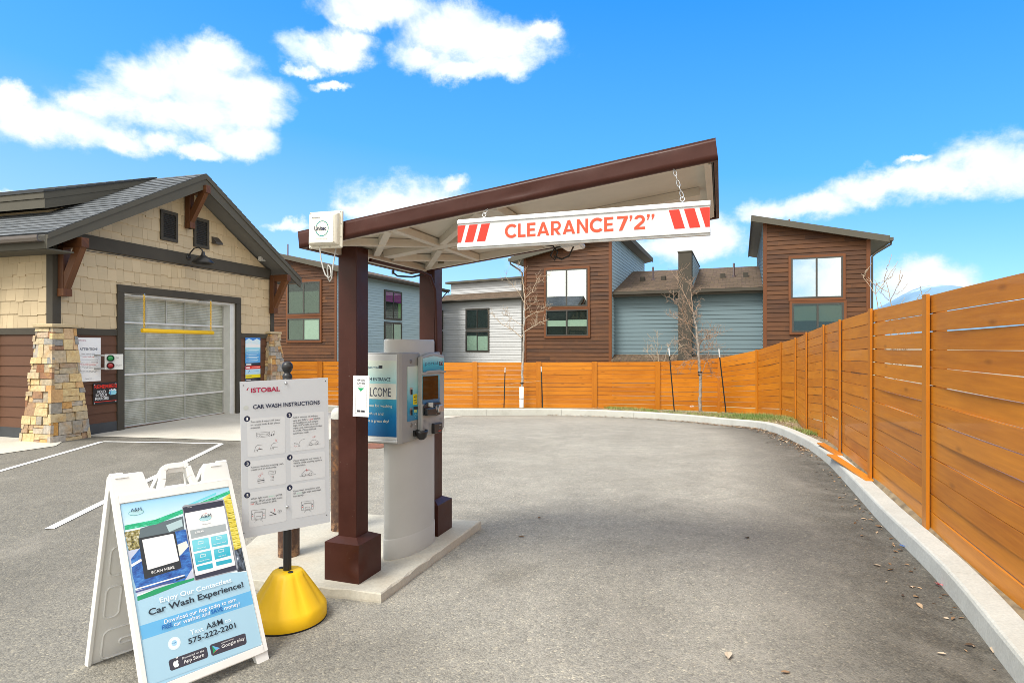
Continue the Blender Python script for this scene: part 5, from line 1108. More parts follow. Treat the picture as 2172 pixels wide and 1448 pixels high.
    for (a, b) in (((868, 822), (874, 837)), ((868, 865), (874, 880))): P.poly([a, (b[0], a[1]), b, (a[0], b[1])], STEEL); P.poly([(a[0] + 1.5, a[1] + 4), (b[0], a[1] + 4), b, (a[0] + 1.5, b[1])], DARK)
    P.poly([(875, 836), (884, 835), (884, 857), (875, 858)], mat('label_yellow', (.80, .68, .01), .4)); P.poly([(876, 862), (885, 861.5), (885, 868), (876, 868.5)], INK); P.poly([(877, 868.5), (883, 868.2), (883, 874), (877, 874.3)], mat('label_green', (.45, .55, .2), .5)); P.ring((880, 881), .010, .002, PALEB, 20); P.build('stickers', st)
    fs = lambda u, v, o: sd(u, v, .0042 + o)
    for s, xa, xb, yb, cp in (('NO', 876.5, 882.5, 845, 7), ('DEBIT', 876, 883, 850.5, 3), ('CARDS', 876, 883, 856, 3)):
        x0, z = S(xa, yb); x1, _ = S(xb, yb); txt(st, s, x0, x1, z, abs(S(xa, yb - cp)[1] - z), INK, y=-.0015, fn=fs, bold=.01)
    for (px, py, mm, r) in ((871, 766, DARK, .016), (872, 901, DARK, .016), (882, 900, STEEL, .011)):
        s, z = S(px, py); m = MB(); m.lathe([(r, 0), (r * .9, .004), (r * .5, .003), (0, .003)], n=18, tf=lambda a, b, c: (X1 + .0005 + c, s + a, z + b)); m.build('lock', mat('lock_steel', (.22, .22, .21), .35, .7) if mm is DARK else STEEL, cab)
    s, z = S(880, 918); m = MB(); m.lathe([(.018, -.045), (.036, -.03), (.045, .0), (.046, .02), (.040, .02), (.035, .0), (.0, -.03)], n=20, caps=False, tf=lambda a, b, c: (X1 + .048 + a * .95, s + .02 + b * 1.3, z + c * 1.1)); m.box(X1 + .0005, X1 + .02, s - .03, s + .06, z - .02, z + .022); m.build('coin_tray', BLACK, cab)
    # screen head, proud of the cabinet
    H0, H1 = -.10, .285; XB = X1 + .045; zt, zb = Z1 - .004, Z0 + .028; n = 10
    prof = [(H0, zb + .02)] + [(H0 + (H1 - H0) * k / n, zb - .012 * math.sin(math.pi * k / n)) for k in range(1, n)] + [(H1, zb + .02), (H1, zt - .02)] + [(H1 - (H1 - H0) * k / n, zt - .03 + .03 * math.sin(math.pi * k / n)) for k in range(1, n)] + [(H0, zt - .03)]
    m = MB(); m.prism(prof, X1 + .001, XB, lambda u, v, a: (a, u, v)); hd = m.build('screen_head', mat('kiosk_mid_grey', (.33, .335, .325), .45, var=.04), T, bevel=.010)
    Q = lambda cx, cy: pside(T, 740 + cx / 5.79, 710 + cy / 5.79, XB); hf = lambda s, z, o: (XB + o, s, z)
    G3 = m_grad('head_print', [(0, (.0, .28, .42, 1)), (.5, (.02, .42, .55, 1)), (1, (.40, .66, .68, 1))], Q(1000, 450)[1], Q(1000, 265)[1], 2, .4)
    # header graphic with arched top
    m = MB(); L0, L1 = Q(906, 400)[0], Q(1165, 400)[0]; pts = [Q(906, 455), Q(1040, 432), Q(1165, 440), Q(1165, 285), Q(1040, 258), Q(906, 290)]; m.prism(pts, XB + .0005, XB + .003, lambda u, v, a: (a, u, v)); hg = m.build('header_graphic', G3, hd)
    x0, z = Q(930, 372); x1, _ = Q(1085, 360); txt(hg, 'portal', x0, x1, z, abs(Q(930, 330)[1] - z), mat('print_steel_blue', (.02, .10, .18), .4), y=-.004, fn=lambda u, v, o: hf(u, v, o))
    P = Print(Q, lambda x, z, o: hf(x, z, .0032 + o)); P.poly([(1105, 325), (1148, 322), (1148, 375), (1105, 378)], INK); P.stroke([(1065, 400), (1100, 398), (1130, 408), (1150, 398), (1165, 405)], .002, INK); P.build('badge', hg)
    x0, z = Q(1112, 368); x1, _ = Q(1142, 366); txt(hg, 'TI', x0, x1, z, abs(Q(1112, 335)[1] - z), PRINTW, y=-.0045, bold=.012, fn=lambda u, v, o: hf(u, v, o))
    m = MB(); pts = [Q(900, 490), Q(960, 462), Q(1100, 455), Q(1170, 462), Q(1170, 445), Q(1100, 430), Q(960, 438), Q(900, 465)]; m.prism(pts, XB + .0006, XB + .016, lambda u, v, a: (a, u, v)); m.build('brow', mat('kiosk_mid_grey', (.33, .335, .325), .45, var=.04), hd)
    m = MB(); pts = [Q(904, 498), Q(1112, 490), Q(1112, 840), Q(904, 850)]; m.prism(pts, XB + .0004, XB + .002, lambda u, v, a: (a, u, v)); m.build('screen_surround', m_grad('surround_print', [(0, (.003, .10, .25, 1)), (1, (.10, .45, .55, 1))], Q(1000, 850)[1], Q(1000, 490)[1]), hd)
    m = MB(); pts = [Q(906, 507), Q(1092, 498), Q(1092, 782), Q(906, 798)]; m.prism(pts, XB + .0022, XB + .005, lambda u, v, a: (a, u, v)); m.build('screen', mat('black_glass', (.004, .004, .006), .06), hd)
    m = MB(); pts = [Q(904, 880), Q(950, 830), Q(1112, 822), Q(1112, 975), Q(1060, 990), Q(904, 985)]; m.prism(pts, XB + .0022, XB + .012, lambda u, v, a: (a, u, v)); rd = m.build('reader_mount', BLACK, hd, bevel=.004)
    m = MB(); pts = [Q(904, 900), Q(1010, 890), Q(1030, 960), Q(1010, 985), Q(904, 990)]; m.prism(pts, XB + .0125, XB + .045, lambda u, v, a: (a, u, v)); m.build('card_slot', BLACK, rd, bevel=.008)
    m = MB(); a, b = Q(1025, 950), Q(1110, 845); m.prism([(a[0] + .012, a[1]), (b[0] - .012, a[1]), (b[0] - .012, b[1] - .03), (b[0] - .03, b[1]), (a[0] + .03, b[1]), (a[0] + .012, b[1] - .03)], XB + .0125, XB + .05, lambda u, v, k: (k, u, v)); m.box(XB + .0125, XB + .035, a[0], a[0] + .0115, a[1] + .01, a[1] + .05); m.box(XB + .0125, XB + .035, b[0] - .0115, b[0], a[1] + .01, a[1] + .05); m.build('bill_acceptor', STEEL, rd, bevel=.004)
    m = MB(); pts = [Q(960, 832), Q(1005, 826), Q(1005, 890), Q(960, 880)]; m.prism(pts, XB + .0125, XB + .022, lambda u, v, k: (k, u, v)); m.build('slot_label', mat('print_cream', (.60, .62, .55), .4), rd)
    P = Print(Q, lambda x, z, o: hf(x, z, .0004 + o))
    for i in range(14):
        for j in range(6): P.disc((912 + j * 15, 1045 + i * 14 - j * 1.5), .0022, DARK, 6)
        for j in range(5): P.disc((1108 + j * 15, 1020 + i * 14 - j * 1.5), .0022, DARK, 6)
    P.build('speaker_grille', hd)
    m = MB(); pts = [Q(1012, 1088), Q(1110, 1068), Q(1110, 1190), Q(1012, 1212)]; m.prism(pts, XB + .001, XB + .03, lambda u, v, a: (a, u, v)); kp = m.build('tap_reader', BLACK, hd, bevel=.006)
    P = Print(Q, lambda x, z, o: hf(x, z, .0305 + o)); [P.disc((1050 + 16 * i, 1108 - 2 * i), .0028, PRINTW, 8) for i in range(4)]; P.disc((1074, 1138), .008, GINK, 14); P.poly([(1058, 1172), (1092, 1165), (1092, 1174), (1058, 1181)], REDP); P.build('reader_marks', kp)
kiosk()
# ---------------------------------------------------------------- bollards
def bollard(px, py, d, top, lab):
    p = on_level(px, py, .06); T = thing('bollard', lab, 'bollard', p, 0, 'rusty bollards on the concrete island'); r = .078
    m = MB(); m.lathe([(r, -.01), (r, top)], n=28); m.build('pipe', RUST, T)
    m = MB(); m.lathe([(r + .001, top - .035), (r + .001, top), (r * .92, top + .03), (r * .6, top + .055), (0, top + .062)], n=28); m.build('concrete_cap', CONC, T)
bollard(612.5, 1176, 0, 1.00, 'rusty brown steel bollard half hidden behind the instruction sign'); bollard(722, 1122, 0, .99, 'rusty brown bollard with pale domed top, hidden mostly behind the near post')
# ---------------------------------------------------------------- instruction sign on its stand
def instructions():
    c = Vector((-1.335, 3.524, CH - .641)); W, H = .5045, .893
    M = Matrix.Translation(c) @ Matrix.Rotation(.632, 4, 'Z') @ Matrix.Rotation(.0166, 4, 'Y').inverted()
    base = Vector((-1.352, 3.575, 0.0)); base.z = gz(base.x, base.y)
    T = thing('sign_stand', 'wash instruction sign on a black pole in a yellow fluted base', 'sign', base)
    # yellow base
    m = MB(); n = 64; prof = [(.222, .0), (.228, .012), (.226, .075), (.215, .092), (.165, .17), (.105, .262), (.088, .285), (.07, .292), (.03, .292)]
    rows = []
    for r, z in prof:
        fl = 1 if .08 < z < .27 else 0
        rows.append([(math.cos(a) * (r - fl * .010 * max(0, math.cos(a * 8)) ** 3), math.sin(a) * (r - fl * .010 * max(0, math.cos(a * 8)) ** 3), z) for a in [6.28318 * k / n for k in range(n)]])
    m.grid(rows, .5, True, True); m.poly(rows[-1]); b = m.build('base', YEL, T)
    m = MB(); m.lathe([(.226, -.012), (.2285, 0), (.2285, .009)], n=40); m.build('rubber_foot', BLACK, b)
    for a in (2.6, 5.4):
        m = MB(); m.lathe([(.016, .2925), (.016, .2955), (.0, .2955)], (math.cos(a) * .055, math.sin(a) * .055, 0), 14); m.build('plug', BLACK, b)
    m = MB(); m.box(-.20, -.14, -.17, -.10, .0, .05); m.build('wheel_housing', BLACK, b, bevel=.01)
    m = MB(); m.lathe([(.0235, .28), (.0235, 1.41)], n=20); p = m.build('pole', MBLACK, T)
    m = MB(); m.lathe([(.026, 1.38), (.035, 1.39), (.038, 1.42), (.033, 1.435), (.024, 1.44), (.030, 1.452), (.022, 1.468), (.016, 1.475), (.026, 1.488), (.033, 1.507), (.030, 1.527), (.018, 1.541), (.0, 1.545)], n=24); m.build('finial', MBLACK, T)
    m = MB(); m.box(-W / 2, W / 2, 0, .004, -H / 2, H / 2); pan = m.build('sign_panel', mat('sign_grey_white', (.55, .585, .625), .38), T); Lm = Matrix.Translation(-base) @ M; pan.matrix_basis = Lm; MATS[pan.name] = M
    q = lambda cx, cy: pm(pan, 500 + cx / 4.258, 800 + cy / 4.258)
    P = Print(q); card = mat('sign_card', (.62, .65, .68), .4); U = .0012
    xL0, xL1, xR0, xR1 = q(105, 600)[0], q(447, 600)[0], q(492, 560)[0], q(802, 560)[0]
    for a, b in ((375, 722), (760, 1010), (1040, 1360)): P.rrect((xL0, q(105, a)[1] ), (xL1, q(105, b)[1]), .012, card)
    for a, b in ((330, 670), (700, 945), (965, 1280)): P.rrect((xR0, q(492, a)[1]), (xR1, q(492, b)[1]), .012, card)
    P.poly([(95, 120), (103, 100), (122, 90), (112, 102), (106, 118)], MAG)
    for i, (x, y) in enumerate(((102, 374), (484, 340), (105, 778), (488, 722), (104, 1063), (487, 995))): P.disc((x, y), .0165, NAVY, 28)
    P.disc((92, 276), .013, mat('sign_smudge', (.50, .53, .51), .5), 14, 1.1)
    k = INK; w = U
    def st(*pts): P.stroke(pts, w, k)
    def rd(*pts): P.stroke(pts, w, REDI)
    # radio and note
    st((185, 500), (305, 490), (310, 530), (190, 545), (185, 500)); P.ring((205, 522), .008, w, k); P.ring((295, 512), .006, w, k); st((225, 512), (280, 507), (281, 523), (226, 528), (225, 512)); st((322, 520), (328, 492), (348, 484), (346, 512)); P.disc((322, 522), .004, k, 10); P.disc((343, 515), .004, k, 10)
    st((165, 675), (180, 625), (195, 612), (240, 607)); st((175, 670), (196, 668), (198, 655), (180, 658)); P.stroke([(205, 645), (240, 650)], .003, k); rd((212, 645), (212, 630))
    st((308, 655), (325, 605), (342, 593), (378, 586)); st((318, 652), (338, 650), (340, 636), (322, 640)); st((330, 630), (378, 626)); rd((360, 575), (360, 558)); rd((368, 580), (368, 560))
    # mirror and car with latch
    st((565, 610), (580, 575), (596, 562), (620, 556)); st((525, 605), (530, 592), (552, 588), (556, 602), (525, 608)); st((560, 622), (578, 620), (578, 606)); rd((526, 618), (540, 626), (552, 616))
    def car(x, y, s, kk=k):
        pts = [(0, 0), (2, -14), (14, -20), (30, -36), (62, -38), (78, -22), (92, -16), (94, 0)]; P.stroke([(x + a * s, y + b * s - a * s * .14) for a, b in pts], w, kk)
        for a in (20, 72): P.ring((x + a * s, y - a * s * .14 + 2), .0085 * s, w, kk, 16)
        P.stroke([(x + 30 * s, y - 3 * s), (x + 62 * s, y - 8 * s)], w, kk); P.stroke([(x - 20 * s, y + 12), (x + 115 * s, y - 8 * s)], w, kk)
    car(660, 604, .92); rd((697, 545), (697, 528)); rd((692, 540), (697, 546), (702, 540)); P.ring((712, 533), .004, w, REDI)
    st((205, 905), (205, 905)); P.ring((236, 867), .006, w, REDI); P.ring((216, 889), .006, w, REDI); st((199, 920), (254, 910), (256, 945), (200, 955), (199, 920)); P.stroke([(200, 934), (255, 926)], .004, k); st((298, 848), (358, 840), (359, 868), (299, 878), (298, 848)); st((312, 860), (345, 855))
    for i in range(4):
        for j in range(3): P.disc((318 + j * 11, 890 + i * 12 - j * 1), .0018, REDI if (i, j) == (0, 1) else k, 8)
    car(594, 882, 1.1); rd((640, 850), (640, 828)); rd((634, 834), (640, 826), (646, 834)); rd((622, 842), (658, 836))
    def bay(x, y, s):
        sk = lambda *p: P.stroke([(x + a * s, y + b * s - a * s * .12) for a, b in p], w, k)
        sk((0, 0), (0, -84), (124, -84), (124, 0), (100, 0), (100, -60), (24, -60), (24, 0), (0, 0)); sk((36, -2), (42, -26), (82, -26), (90, -2), (36, -2)); sk((30, 6), (96, 6)); sk((34, 14), (28, 26)); sk((92, 14), (98, 26)); sk((28, -66), (98, -66)); sk((42, 6), (42, 14)); sk((84, 6), (84, 14))
        for b in (-50, -32):
            P.disc((x + 11 * s, y + b * s), .0026, REDI if b == -32 else k, 8); P.disc((x + 112 * s, y + b * s - 13 * s), .0026, REDI if b == -32 else k, 8)
    bay(142, 1285, 1.0); bay(592, 1198, .9); P.stroke([(303, 1246), (365, 1232)], .0022, k); P.stroke([(312, 1212), (360, 1234)], .003, k); rd((349, 1212), (349, 1188)); rd((343, 1196), (349, 1186), (355, 1196)); P.ring((396, 1208), .009, w, k, 20, 1.15)
    P.build('print', pan)
    def line(s, xa, xb, y0, slope, cap, m_, b=.004):
        x0, z0 = q(xa, y0); x1, z1 = q(xb, y0 - slope * (xb - xa)); txt(pan, s, x0, x1, (z0 + z1) / 2, abs(q(xa, y0 - cap)[1] - z0), m_, y=-.0048, bold=b)
    line('ISTOBAL', 137, 398, 135, .045, 38, MAG, .03); line('CAR WASH INSTRUCTIONS', 155, 757, 285, .075, 35, NAVY, .024)
    for s, xa, xb, y in (('Turn radio & wipers off, lower', 133, 402, 413), ('or remove radio & car phone', 133, 397, 440), ('antennas.', 133, 221, 464), ('Activate wash by entering cash,', 135, 430, 817), ('credit card or wash code.', 135, 367, 840), ('slowly. STOP when light turns', 133, 419, 1126), ('Place vehicle in park.', 178, 368, 1143)): line(s, xa, xb, y, .11, 15, INK)
    for s, xa, xb, y, m_ in (('When light turns', 134, 292, 1100, INK), ('green', 298, 347, 1078, PGRN), (', ENTER', 350, 418, 1072, INK), ('red.', 133, 166, 1150, REDI)): line(s, xa, xb, y, .11, 15, m_)
    for s, xa, xb, y, m_ in (('Fold in mirrors on pickups,', 515, 740, 375, INK), ("vans and SUV's.", 515, 650, 400, INK), ('Lock', 658, 697, 385, REDI), ('latches', 702, 762, 380, INK), ('on hatchbacks and camper', 516, 745, 424, INK), ("tops. SUV's make sure rear", 516, 744, 446, INK), ('wipers are lowered and locked', 517, 778, 470, INK), ('in cradle. Close and lock', 518, 725, 492, INK), ('sun/moon roofs.', 518, 660, 515, INK),
        ('Close windows and remain in', 519, 770, 760, INK), ('vehicle while washing cycle is', 520, 775, 782, INK), ('in operation.', 521, 628, 806, INK), ('Upon wash completion wait', 519, 757, 1030, INK), ('for', 520, 543, 1054, INK), ('green', 549, 594, 1050, PGRN), ('light then exit wash', 600, 767, 1042, INK), ('bay slowly.', 520, 614, 1078, INK)): line(s, xa, xb, y, .13, 15, m_)
    for s, x, y in (('1', 102, 374), ('2', 484, 340), ('3', 105, 778), ('4', 488, 722), ('5', 104, 1063), ('6', 487, 995)): xx, zz = q(x, y); w_ = .004 if s == '1' else .0055; txt(pan, s, xx - w_, xx + w_, zz - .008, .016, PRINTW, y=-.0052, bold=.014)
    xx, zz = q(397, 1208); txt(pan, 'P', xx - .003, xx + .003, zz - .0045, .009, INK, y=-.005)
    for x, y in ((452, 52), (464, 1166)):
        u, v = q(x, y); m = MB(); m.lathe([(.0085, 0), (.008, .005), (.005, .009), (0, .010)], n=16, tf=lambda a, b, c: (u + a, -c, v + b)); m.build('bolt', STEEL, pan)
    m = MB()
    for x, y in ((68, 73), (810, 33), (74, 1405), (820, 1240)): u, v = q(x, y); m.lathe([(.0028, 0), (.0028, .0015), (.0, .0015)], n=8, tf=lambda a, b, c: (u + a, -c, v + b))
    m.build('hole', BLACK, pan)
instructions()
# ---------------------------------------------------------------- folding A-frame board
def aframe():
    BR, BL, TR_, TL = [Vector((x, y, z + CH)) for x, y, z in ((-1.2686, 3.109, -1.639), (-1.622, 2.631, -1.619), (-1.645, 3.429, -.66), (-1.998, 2.951, -.64))]
    BK = Vector((-2.184, 3.033, CH - 1.619)); up = (TR_ - BR); H = up.length; W = (BR - BL).length
    X = (BR - BL).normalized(); Z = (up - X * up.dot(X)).normalized(); Y = Z.cross(X)
    M = Matrix.Translation(BL) @ Matrix((X, Y, Z)).transposed().to_4x4()
    root_p = Vector(((BL.x + BR.x) / 2 - .2, (BL.y + BR.y) / 2 + .15, gz(-1.6, 3.0))); T = thing('sandwich_board', 'white plastic folding A-frame board with a pale blue app poster', 'sandwich board', root_p)
    def shell(name, Mw, front):
        m = MB(); t = .030; pr = lambda u, v, a: (u, a, v); a0, a1 = (0, t) if front else (0, t); f = lambda x: x * W
        h = H
        # legs and body, shoulders, saddle
        body = [(f(0), 0), (f(.10), 0), (f(.115), .045), (f(.88), .045), (f(.895), 0), (f(1), 0), (f(1), h - .012), (f(.985), h), (f(.80), h), (f(.77), h - .03), (f(.745), h - .088), (f(.68), h - .100), (f(.345), h - .100), (f(.285), h - .088), (f(.262), h - .03), (f(.255), h - .004), (f(.24), h), (f(.015), h), (f(0), h - .012)]
        m.prism(body, a0, a1, pr)
        if front:
            hz = h + .012
            pts = [(f(.365), h - .115), (f(.405), h - .055), (f(.42), hz - .012), (f(.46), hz), (f(.60), hz), (f(.635), hz - .012), (f(.65), h - .055), (f(.675), h - .115)]
            for (p, q) in zip(pts[:-1], pts[1:]): m.beam((p[0], t / 2, p[1]), (q[0], t / 2, q[1]), t * 1.05, .030, (0, 0, 1) if abs(q[0] - p[0]) > abs(q[1] - p[1]) else (1, 0, 0))
            # raised rim round the poster
            for a, b, c, d in ((0, .022, .05, h - .11), (W - .022, W, .05, h - .11), (.022, W - .022, .05, .085), (.022, W - .022, h - .15, h - .11)): m.box(a, b, -.008, -.0005, c, d)
            for xx, zz in ((.07, h - .128), (W - .07, h - .128), (W - .09, .067)): m.lathe([(.009, 0), (.007, .003), (0, .004)], n=12, tf=lambda a, b, c: (xx + a, -.0003 - c, zz + b))
            for xx in (.05, W - .07): m.box(xx - .03, xx + .03, -.004, -.0005, h - .022, h - .014)
        else:
            pts = [(f(.365), h - .115), (f(.41), h - .03), (f(.46), h - .005), (f(.60), h - .005), (f(.645), h - .03), (f(.675), h - .115)]
            for (p, q) in zip(pts[:-1], pts[1:]): m.beam((p[0], t / 2, p[1]), (q[0], t / 2, q[1]), t, .028, (0, 0, 1) if abs(q[0] - p[0]) > abs(q[1] - p[1]) else (1, 0, 0))
            # moulded ribs and pockets on the inner face
            def rr(x0, x1, z0, z1, r=.03, w=.012):
                P_ = []
                for cx, cz, t0 in ((x1 - r, z1 - r, 0), (x0 + r, z1 - r, 90), (x0 + r, z0 + r, 180), (x1 - r, z0 + r, 270)):
                    for k in range(6): a = R(t0 + 18 * k); P_.append((cx + r * math.cos(a), -.001, cz + r * math.sin(a)))
                m.tube(P_ + [P_[0]], w / 2, 6, caps=False)
            rr(.06, W - .06, .10, .26); rr(.05, .12, .33, .50, .025); rr(.17, W - .17, .30, .36, .02); rr(.17, W - .17, .42, .48, .02); rr(.05, W - .05, .56, .72); rr(.05, .2, .78, .90); rr(.24, W - .24, .78, .84, .02)
            rr(.14, W - .3, .16, .19, .014)
            for a, b, c, d in ((0, .018, .0, h - .02), (W - .018, W, .0, h - .02)): m.box(a, b, -.012, -.0005, c, d)
        o = m.build(name, WHITE, T, bevel=.004); o.matrix_basis = Matrix.Translation(-root_p) @ Mw; MATS[o.name] = Mw; return o
    fp = shell('front_panel', M, True)
    A = TL + Y * .012 - Z * .006; zb = A - BK; Zb = (zb - X * zb.dot(X)).normalized(); Yb = Zb.cross(X); Hb = zb.length
    # back shell: inner face (-Y) looks at the front shell
    off = Yb * 0.0; Mb = Matrix.Translation(A - Zb * H + off) @ Matrix((X, Yb, Zb)).transposed().to_4x4()
    bp = shell('back_panel', Mb, False)
    for sx in (.03, W - .03):
        m = MB(); c = TL + X * sx + Y * .012; m.tube([c - X * .028 - root_p, c + X * .028 - root_p], .012, 10); m.build('hinge', WHITE, T)
    # poster: its own sheet, all print on it
    q = lambda cx, cy: pm(fp, 220 + cx / 3.03, 970 + cy / 3.03, -.003)
    x0, z1 = q(103, 300); x1, _ = q(1038, 1195); z1 = H - .152; x0, x1 = .0235, W - .0235; z0 = .087
    m = MB(); m.box(x0, x1, -.0030, -.0005, z0, z1); po = m.build('poster', mat('poster_pale_blue', (.33, .56, .72), .3), fp)
    cl = lambda p: (min(max(p[0], x0 + .0005), x1 - .0005), min(max(p[1], z0 + .0005), z1 - .0005))
    P = Print(lambda a, b: cl(q(a, b)), lambda x, z, o: (x, -.0030 - o, z))
    sky = m_grad('poster_sky', [(0, (.80, .88, .90, 1)), (1, (.28, .60, .85, 1))], .75, .95, 2, .25); ct = MT('poster_car'); cn = ct.noise(ct.obj, 14, 7, .72, (1, 1, 2.2)); ct.l(ct.ramp(cn, [(.30, (.004, .012, .06)), (.42, (.010, .055, .27)), (.55, (.03, .16, .50)), (.66, (.10, .30, .66)), (.74, (.62, .72, .80))]), ct.b.inputs['Base Color']); ct.b.inputs['Roughness'].default_value = .3; car = ct.m
    leafy = MT('poster_foliage'); leafy.l(leafy.ramp(leafy.noise(leafy.obj, 70, 4, .7), [(.35, (.03, .03, .015)), (.5, (.30, .26, .08)), (.65, (.7, .7, .6))]), leafy.b.inputs['Base Color'])
    brush = MT('poster_brush'); brush.l(brush.ramp(brush.noise(brush.obj, 30, 5, .7, (.6, 1, 6)), [(.36, (.05, .045, .01)), (.46, (.62, .50, .02)), (.62, (.85, .78, .25))]), brush.b.inputs['Base Color'])
    tyre = MT('poster_tyre'); tyre.l(tyre.ramp(tyre.noise(tyre.obj, 45, 5, .7, (1, 1, .4)), [(.45, (.01, .012, .016)), (.62, (.12, .16, .22)), (.7, (.75, .8, .85))]), tyre.b.inputs['Base Color'])
    P.poly([(95, 290), (830, 165), (935, 730), (580, 770), (215, 890)], sky)
    P.poly([(130, 480), (250, 455), (245, 640), (170, 640)], leafy.m); P.poly([(150, 600), (520, 520), (580, 770), (215, 880)], mat('poster_haze', (.50, .55, .68), .4))
    P.poly([(765, 262), (835, 225), (905, 575), (840, 605)], brush.m); P.poly([(830, 600), (912, 570), (935, 720), (860, 735)], tyre.m)
    P.poly([(235, 455), (330, 425), (510, 375), (520, 470), (340, 505), (225, 520)], mat('poster_windscreen', (.10, .14, .16), .2)); P.poly([(400, 435), (500, 395), (508, 440), (420, 478)], mat('poster_glass', (.40, .55, .58), .2))
    P.poly([(175, 650), (225, 590), (330, 505), (525, 460), (560, 560), (575, 700), (520, 790), (210, 850), (185, 760)], car); P.poly([(470, 560), (530, 535), (545, 570), (500, 620), (478, 640)], mat('poster_lamp', (.72, .74, .68), .2))
    P.stroke([(185, 690), (235, 660)], .012, PRINTW); P.stroke([(205, 845), (515, 755)], .006, PRINTW); P.stroke([(210, 862), (420, 800)], .008, mat('poster_bumper', (.06, .08, .25), .3)); P.stroke([(470, 785), (520, 765)], .007, INK)
    grs = MT('poster_green'); grs.l(grs.ramp(grs.noise(grs.obj, 60, 4, .7, (1, 1, 2)), [(.4, (.01, .34, .15)), (.6, (.03, .50, .27)), (.75, (.35, .68, .55))]), grs.b.inputs['Base Color'])
    P.poly([(132, 436), (330, 398), (510, 330), (515, 356), (340, 428), (136, 466)], grs.m); P.poly([(515, 330), (830, 208), (832, 228), (518, 358)], grs.m); P.poly([(520, 310), (720, 225), (722, 238), (524, 322)], mat('poster_aqua', (.15, .60, .70), .4))
    P.poly([(215, 893), (330, 845), (470, 800), (580, 772), (580, 786), (470, 824), (330, 880), (217, 920)], GRN)
    # lower field: a pale arc over the photographs
    arc = [(217, 922), (330, 882), (470, 826), (580, 788), (700, 755), (820, 738), (935, 728), (1045, 1200), (245, 1480)]; P.poly(arc, mat('poster_field', (.36, .58, .72), .3))
    P.poly([(230, 1082), (985, 842), (1010, 922), (248, 1170)], SKYB)
    # card with the scan field left plain
    P.poly([(222, 518), (458, 474), (500, 708), (262, 782)], mat('poster_card', (.02, .025, .03), .35)); P.poly([(246, 528), (446, 488), (484, 662), (282, 722)], PRINTW)
    # phone
    P.poly([(503, 318), (515, 306), (760, 266), (772, 272), (862, 705), (856, 726), (592, 792), (582, 784)], mat('phone_rim', (.30, .32, .36), .3)); P.poly([(508, 320), (765, 274), (855, 720), (590, 786)], mat('phone_dark', (.030, .032, .055), .3))
    P.poly([(520, 358), (772, 310), (846, 690), (590, 760)], PRINTW); P.poly([(553, 468), (782, 425), (790, 470), (563, 522)], m_grad('phone_bar', [(0, (.10, .16, .18, 1)), (1, (.35, .40, .42, 1))], .62, .66, 2))
    bt = m_grad('phone_buttons', [(0, (.005, .30, .42, 1)), (.5, (.03, .42, .56, 1)), (1, (.18, .60, .70, 1))], .50, .66, 2, .8)
    for a, b, c, d in (((565, 532), (672, 512), (684, 582), (576, 606)), ((686, 508), (792, 488), (800, 556), (694, 576)), ((580, 618), (688, 594), (698, 662), (592, 690)), ((705, 590), (808, 568), (816, 628), (714, 656)), ((598, 700), (698, 676), (702, 708), (604, 730)), ((720, 670), (820, 648), (824, 672), (724, 696))): P.poly([a, b, c, d], bt)
    for x, y in ((622, 548), (738, 518), (636, 632), (755, 600)): P.stroke([(x - 16, y + 8), (x - 16, y - 8), (x + 16, y - 14), (x + 16, y + 2), (x - 16, y + 8)], .0022, PRINTW)
    # emblems
    for cx, cy, s in ((207, 345, 1.0), (652, 384, .92)):
        xx, zz = q(cx, cy); ov = [(xx + .034 * s * math.cos(t), zz - .006 + .013 * s * math.sin(t)) for t in np.linspace(0, 6.2832, 28)]; o = P.layer(); P.m.poly([P.fn(a, b, o) for a, b in ov[:-1]], mi=P.ink(mat('emblem_aqua', (.42, .68, .74), .4))); P.stroke_l(ov, .0014, TEAL)
    for sgn in (0,): P.stroke([(640, 362), (662, 356)], .0016, REDI); P.stroke([(668, 372), (690, 366), (688, 392)], .0016, GRN)
    # buttons at the foot, chat bubble
    btn = mat('store_button', (.045, .045, .065), .35)
    P.poly([(416, 1312), (424, 1298), (652, 1216), (662, 1222), (671, 1270), (664, 1284), (436, 1368), (426, 1362)], btn); P.poly([(680, 1212), (688, 1200), (902, 1128), (910, 1132), (918, 1184), (910, 1198), (702, 1272), (692, 1266)], btn)
    P.disc((453, 1192), .0285, mat('bubble_ring', (.66, .80, .87), .4), 30); P.disc((453, 1192), .022, PRINTW, 30); P.disc((453, 1190), .013, mat('bubble_blue', (.36, .62, .80), .4), 24)
    for i in (-1, 0, 1): P.disc((453 + 9 * i, 1190 - 3 * i), .0022, BLU, 8)
    ax, az = q(463, 1318); o = P.layer(); ap = [(.0, .006), (.004, .009), (.009, .008), (.0115, .003), (.009, .000), (.0095, -.006), (.012, -.009), (.009, -.015), (.005, -.018), (.001, -.0165), (-.003, -.0175), (-.008, -.015), (-.0115, -.008), (-.012, .0), (-.009, .006), (-.004, .0085)]; P.m.poly([P.fn(ax + a * 1.05, az + b * 1.1, o) for a, b in ap], mi=P.ink(PRINTW)); P.poly([(462, 1290), (470, 1278), (478, 1276), (474, 1288)], PRINTW)
    P.poly([(696, 1208), (746, 1222), (722, 1238)], SKYB); P.poly([(696, 1208), (722, 1238), (703, 1258)], GRN); P.poly([(722, 1238), (746, 1222), (703, 1258)], REDP)
    P.build('print', po)
    def line(s, a, b, cap, m_, bold=.0, shear=0):
        xa, za = q(*a); xb, zb_ = q(*b); txt(po, s, xa, xb, (za + zb_) / 2, cap, m_, y=-.0078, bold=bold, shear=shear)
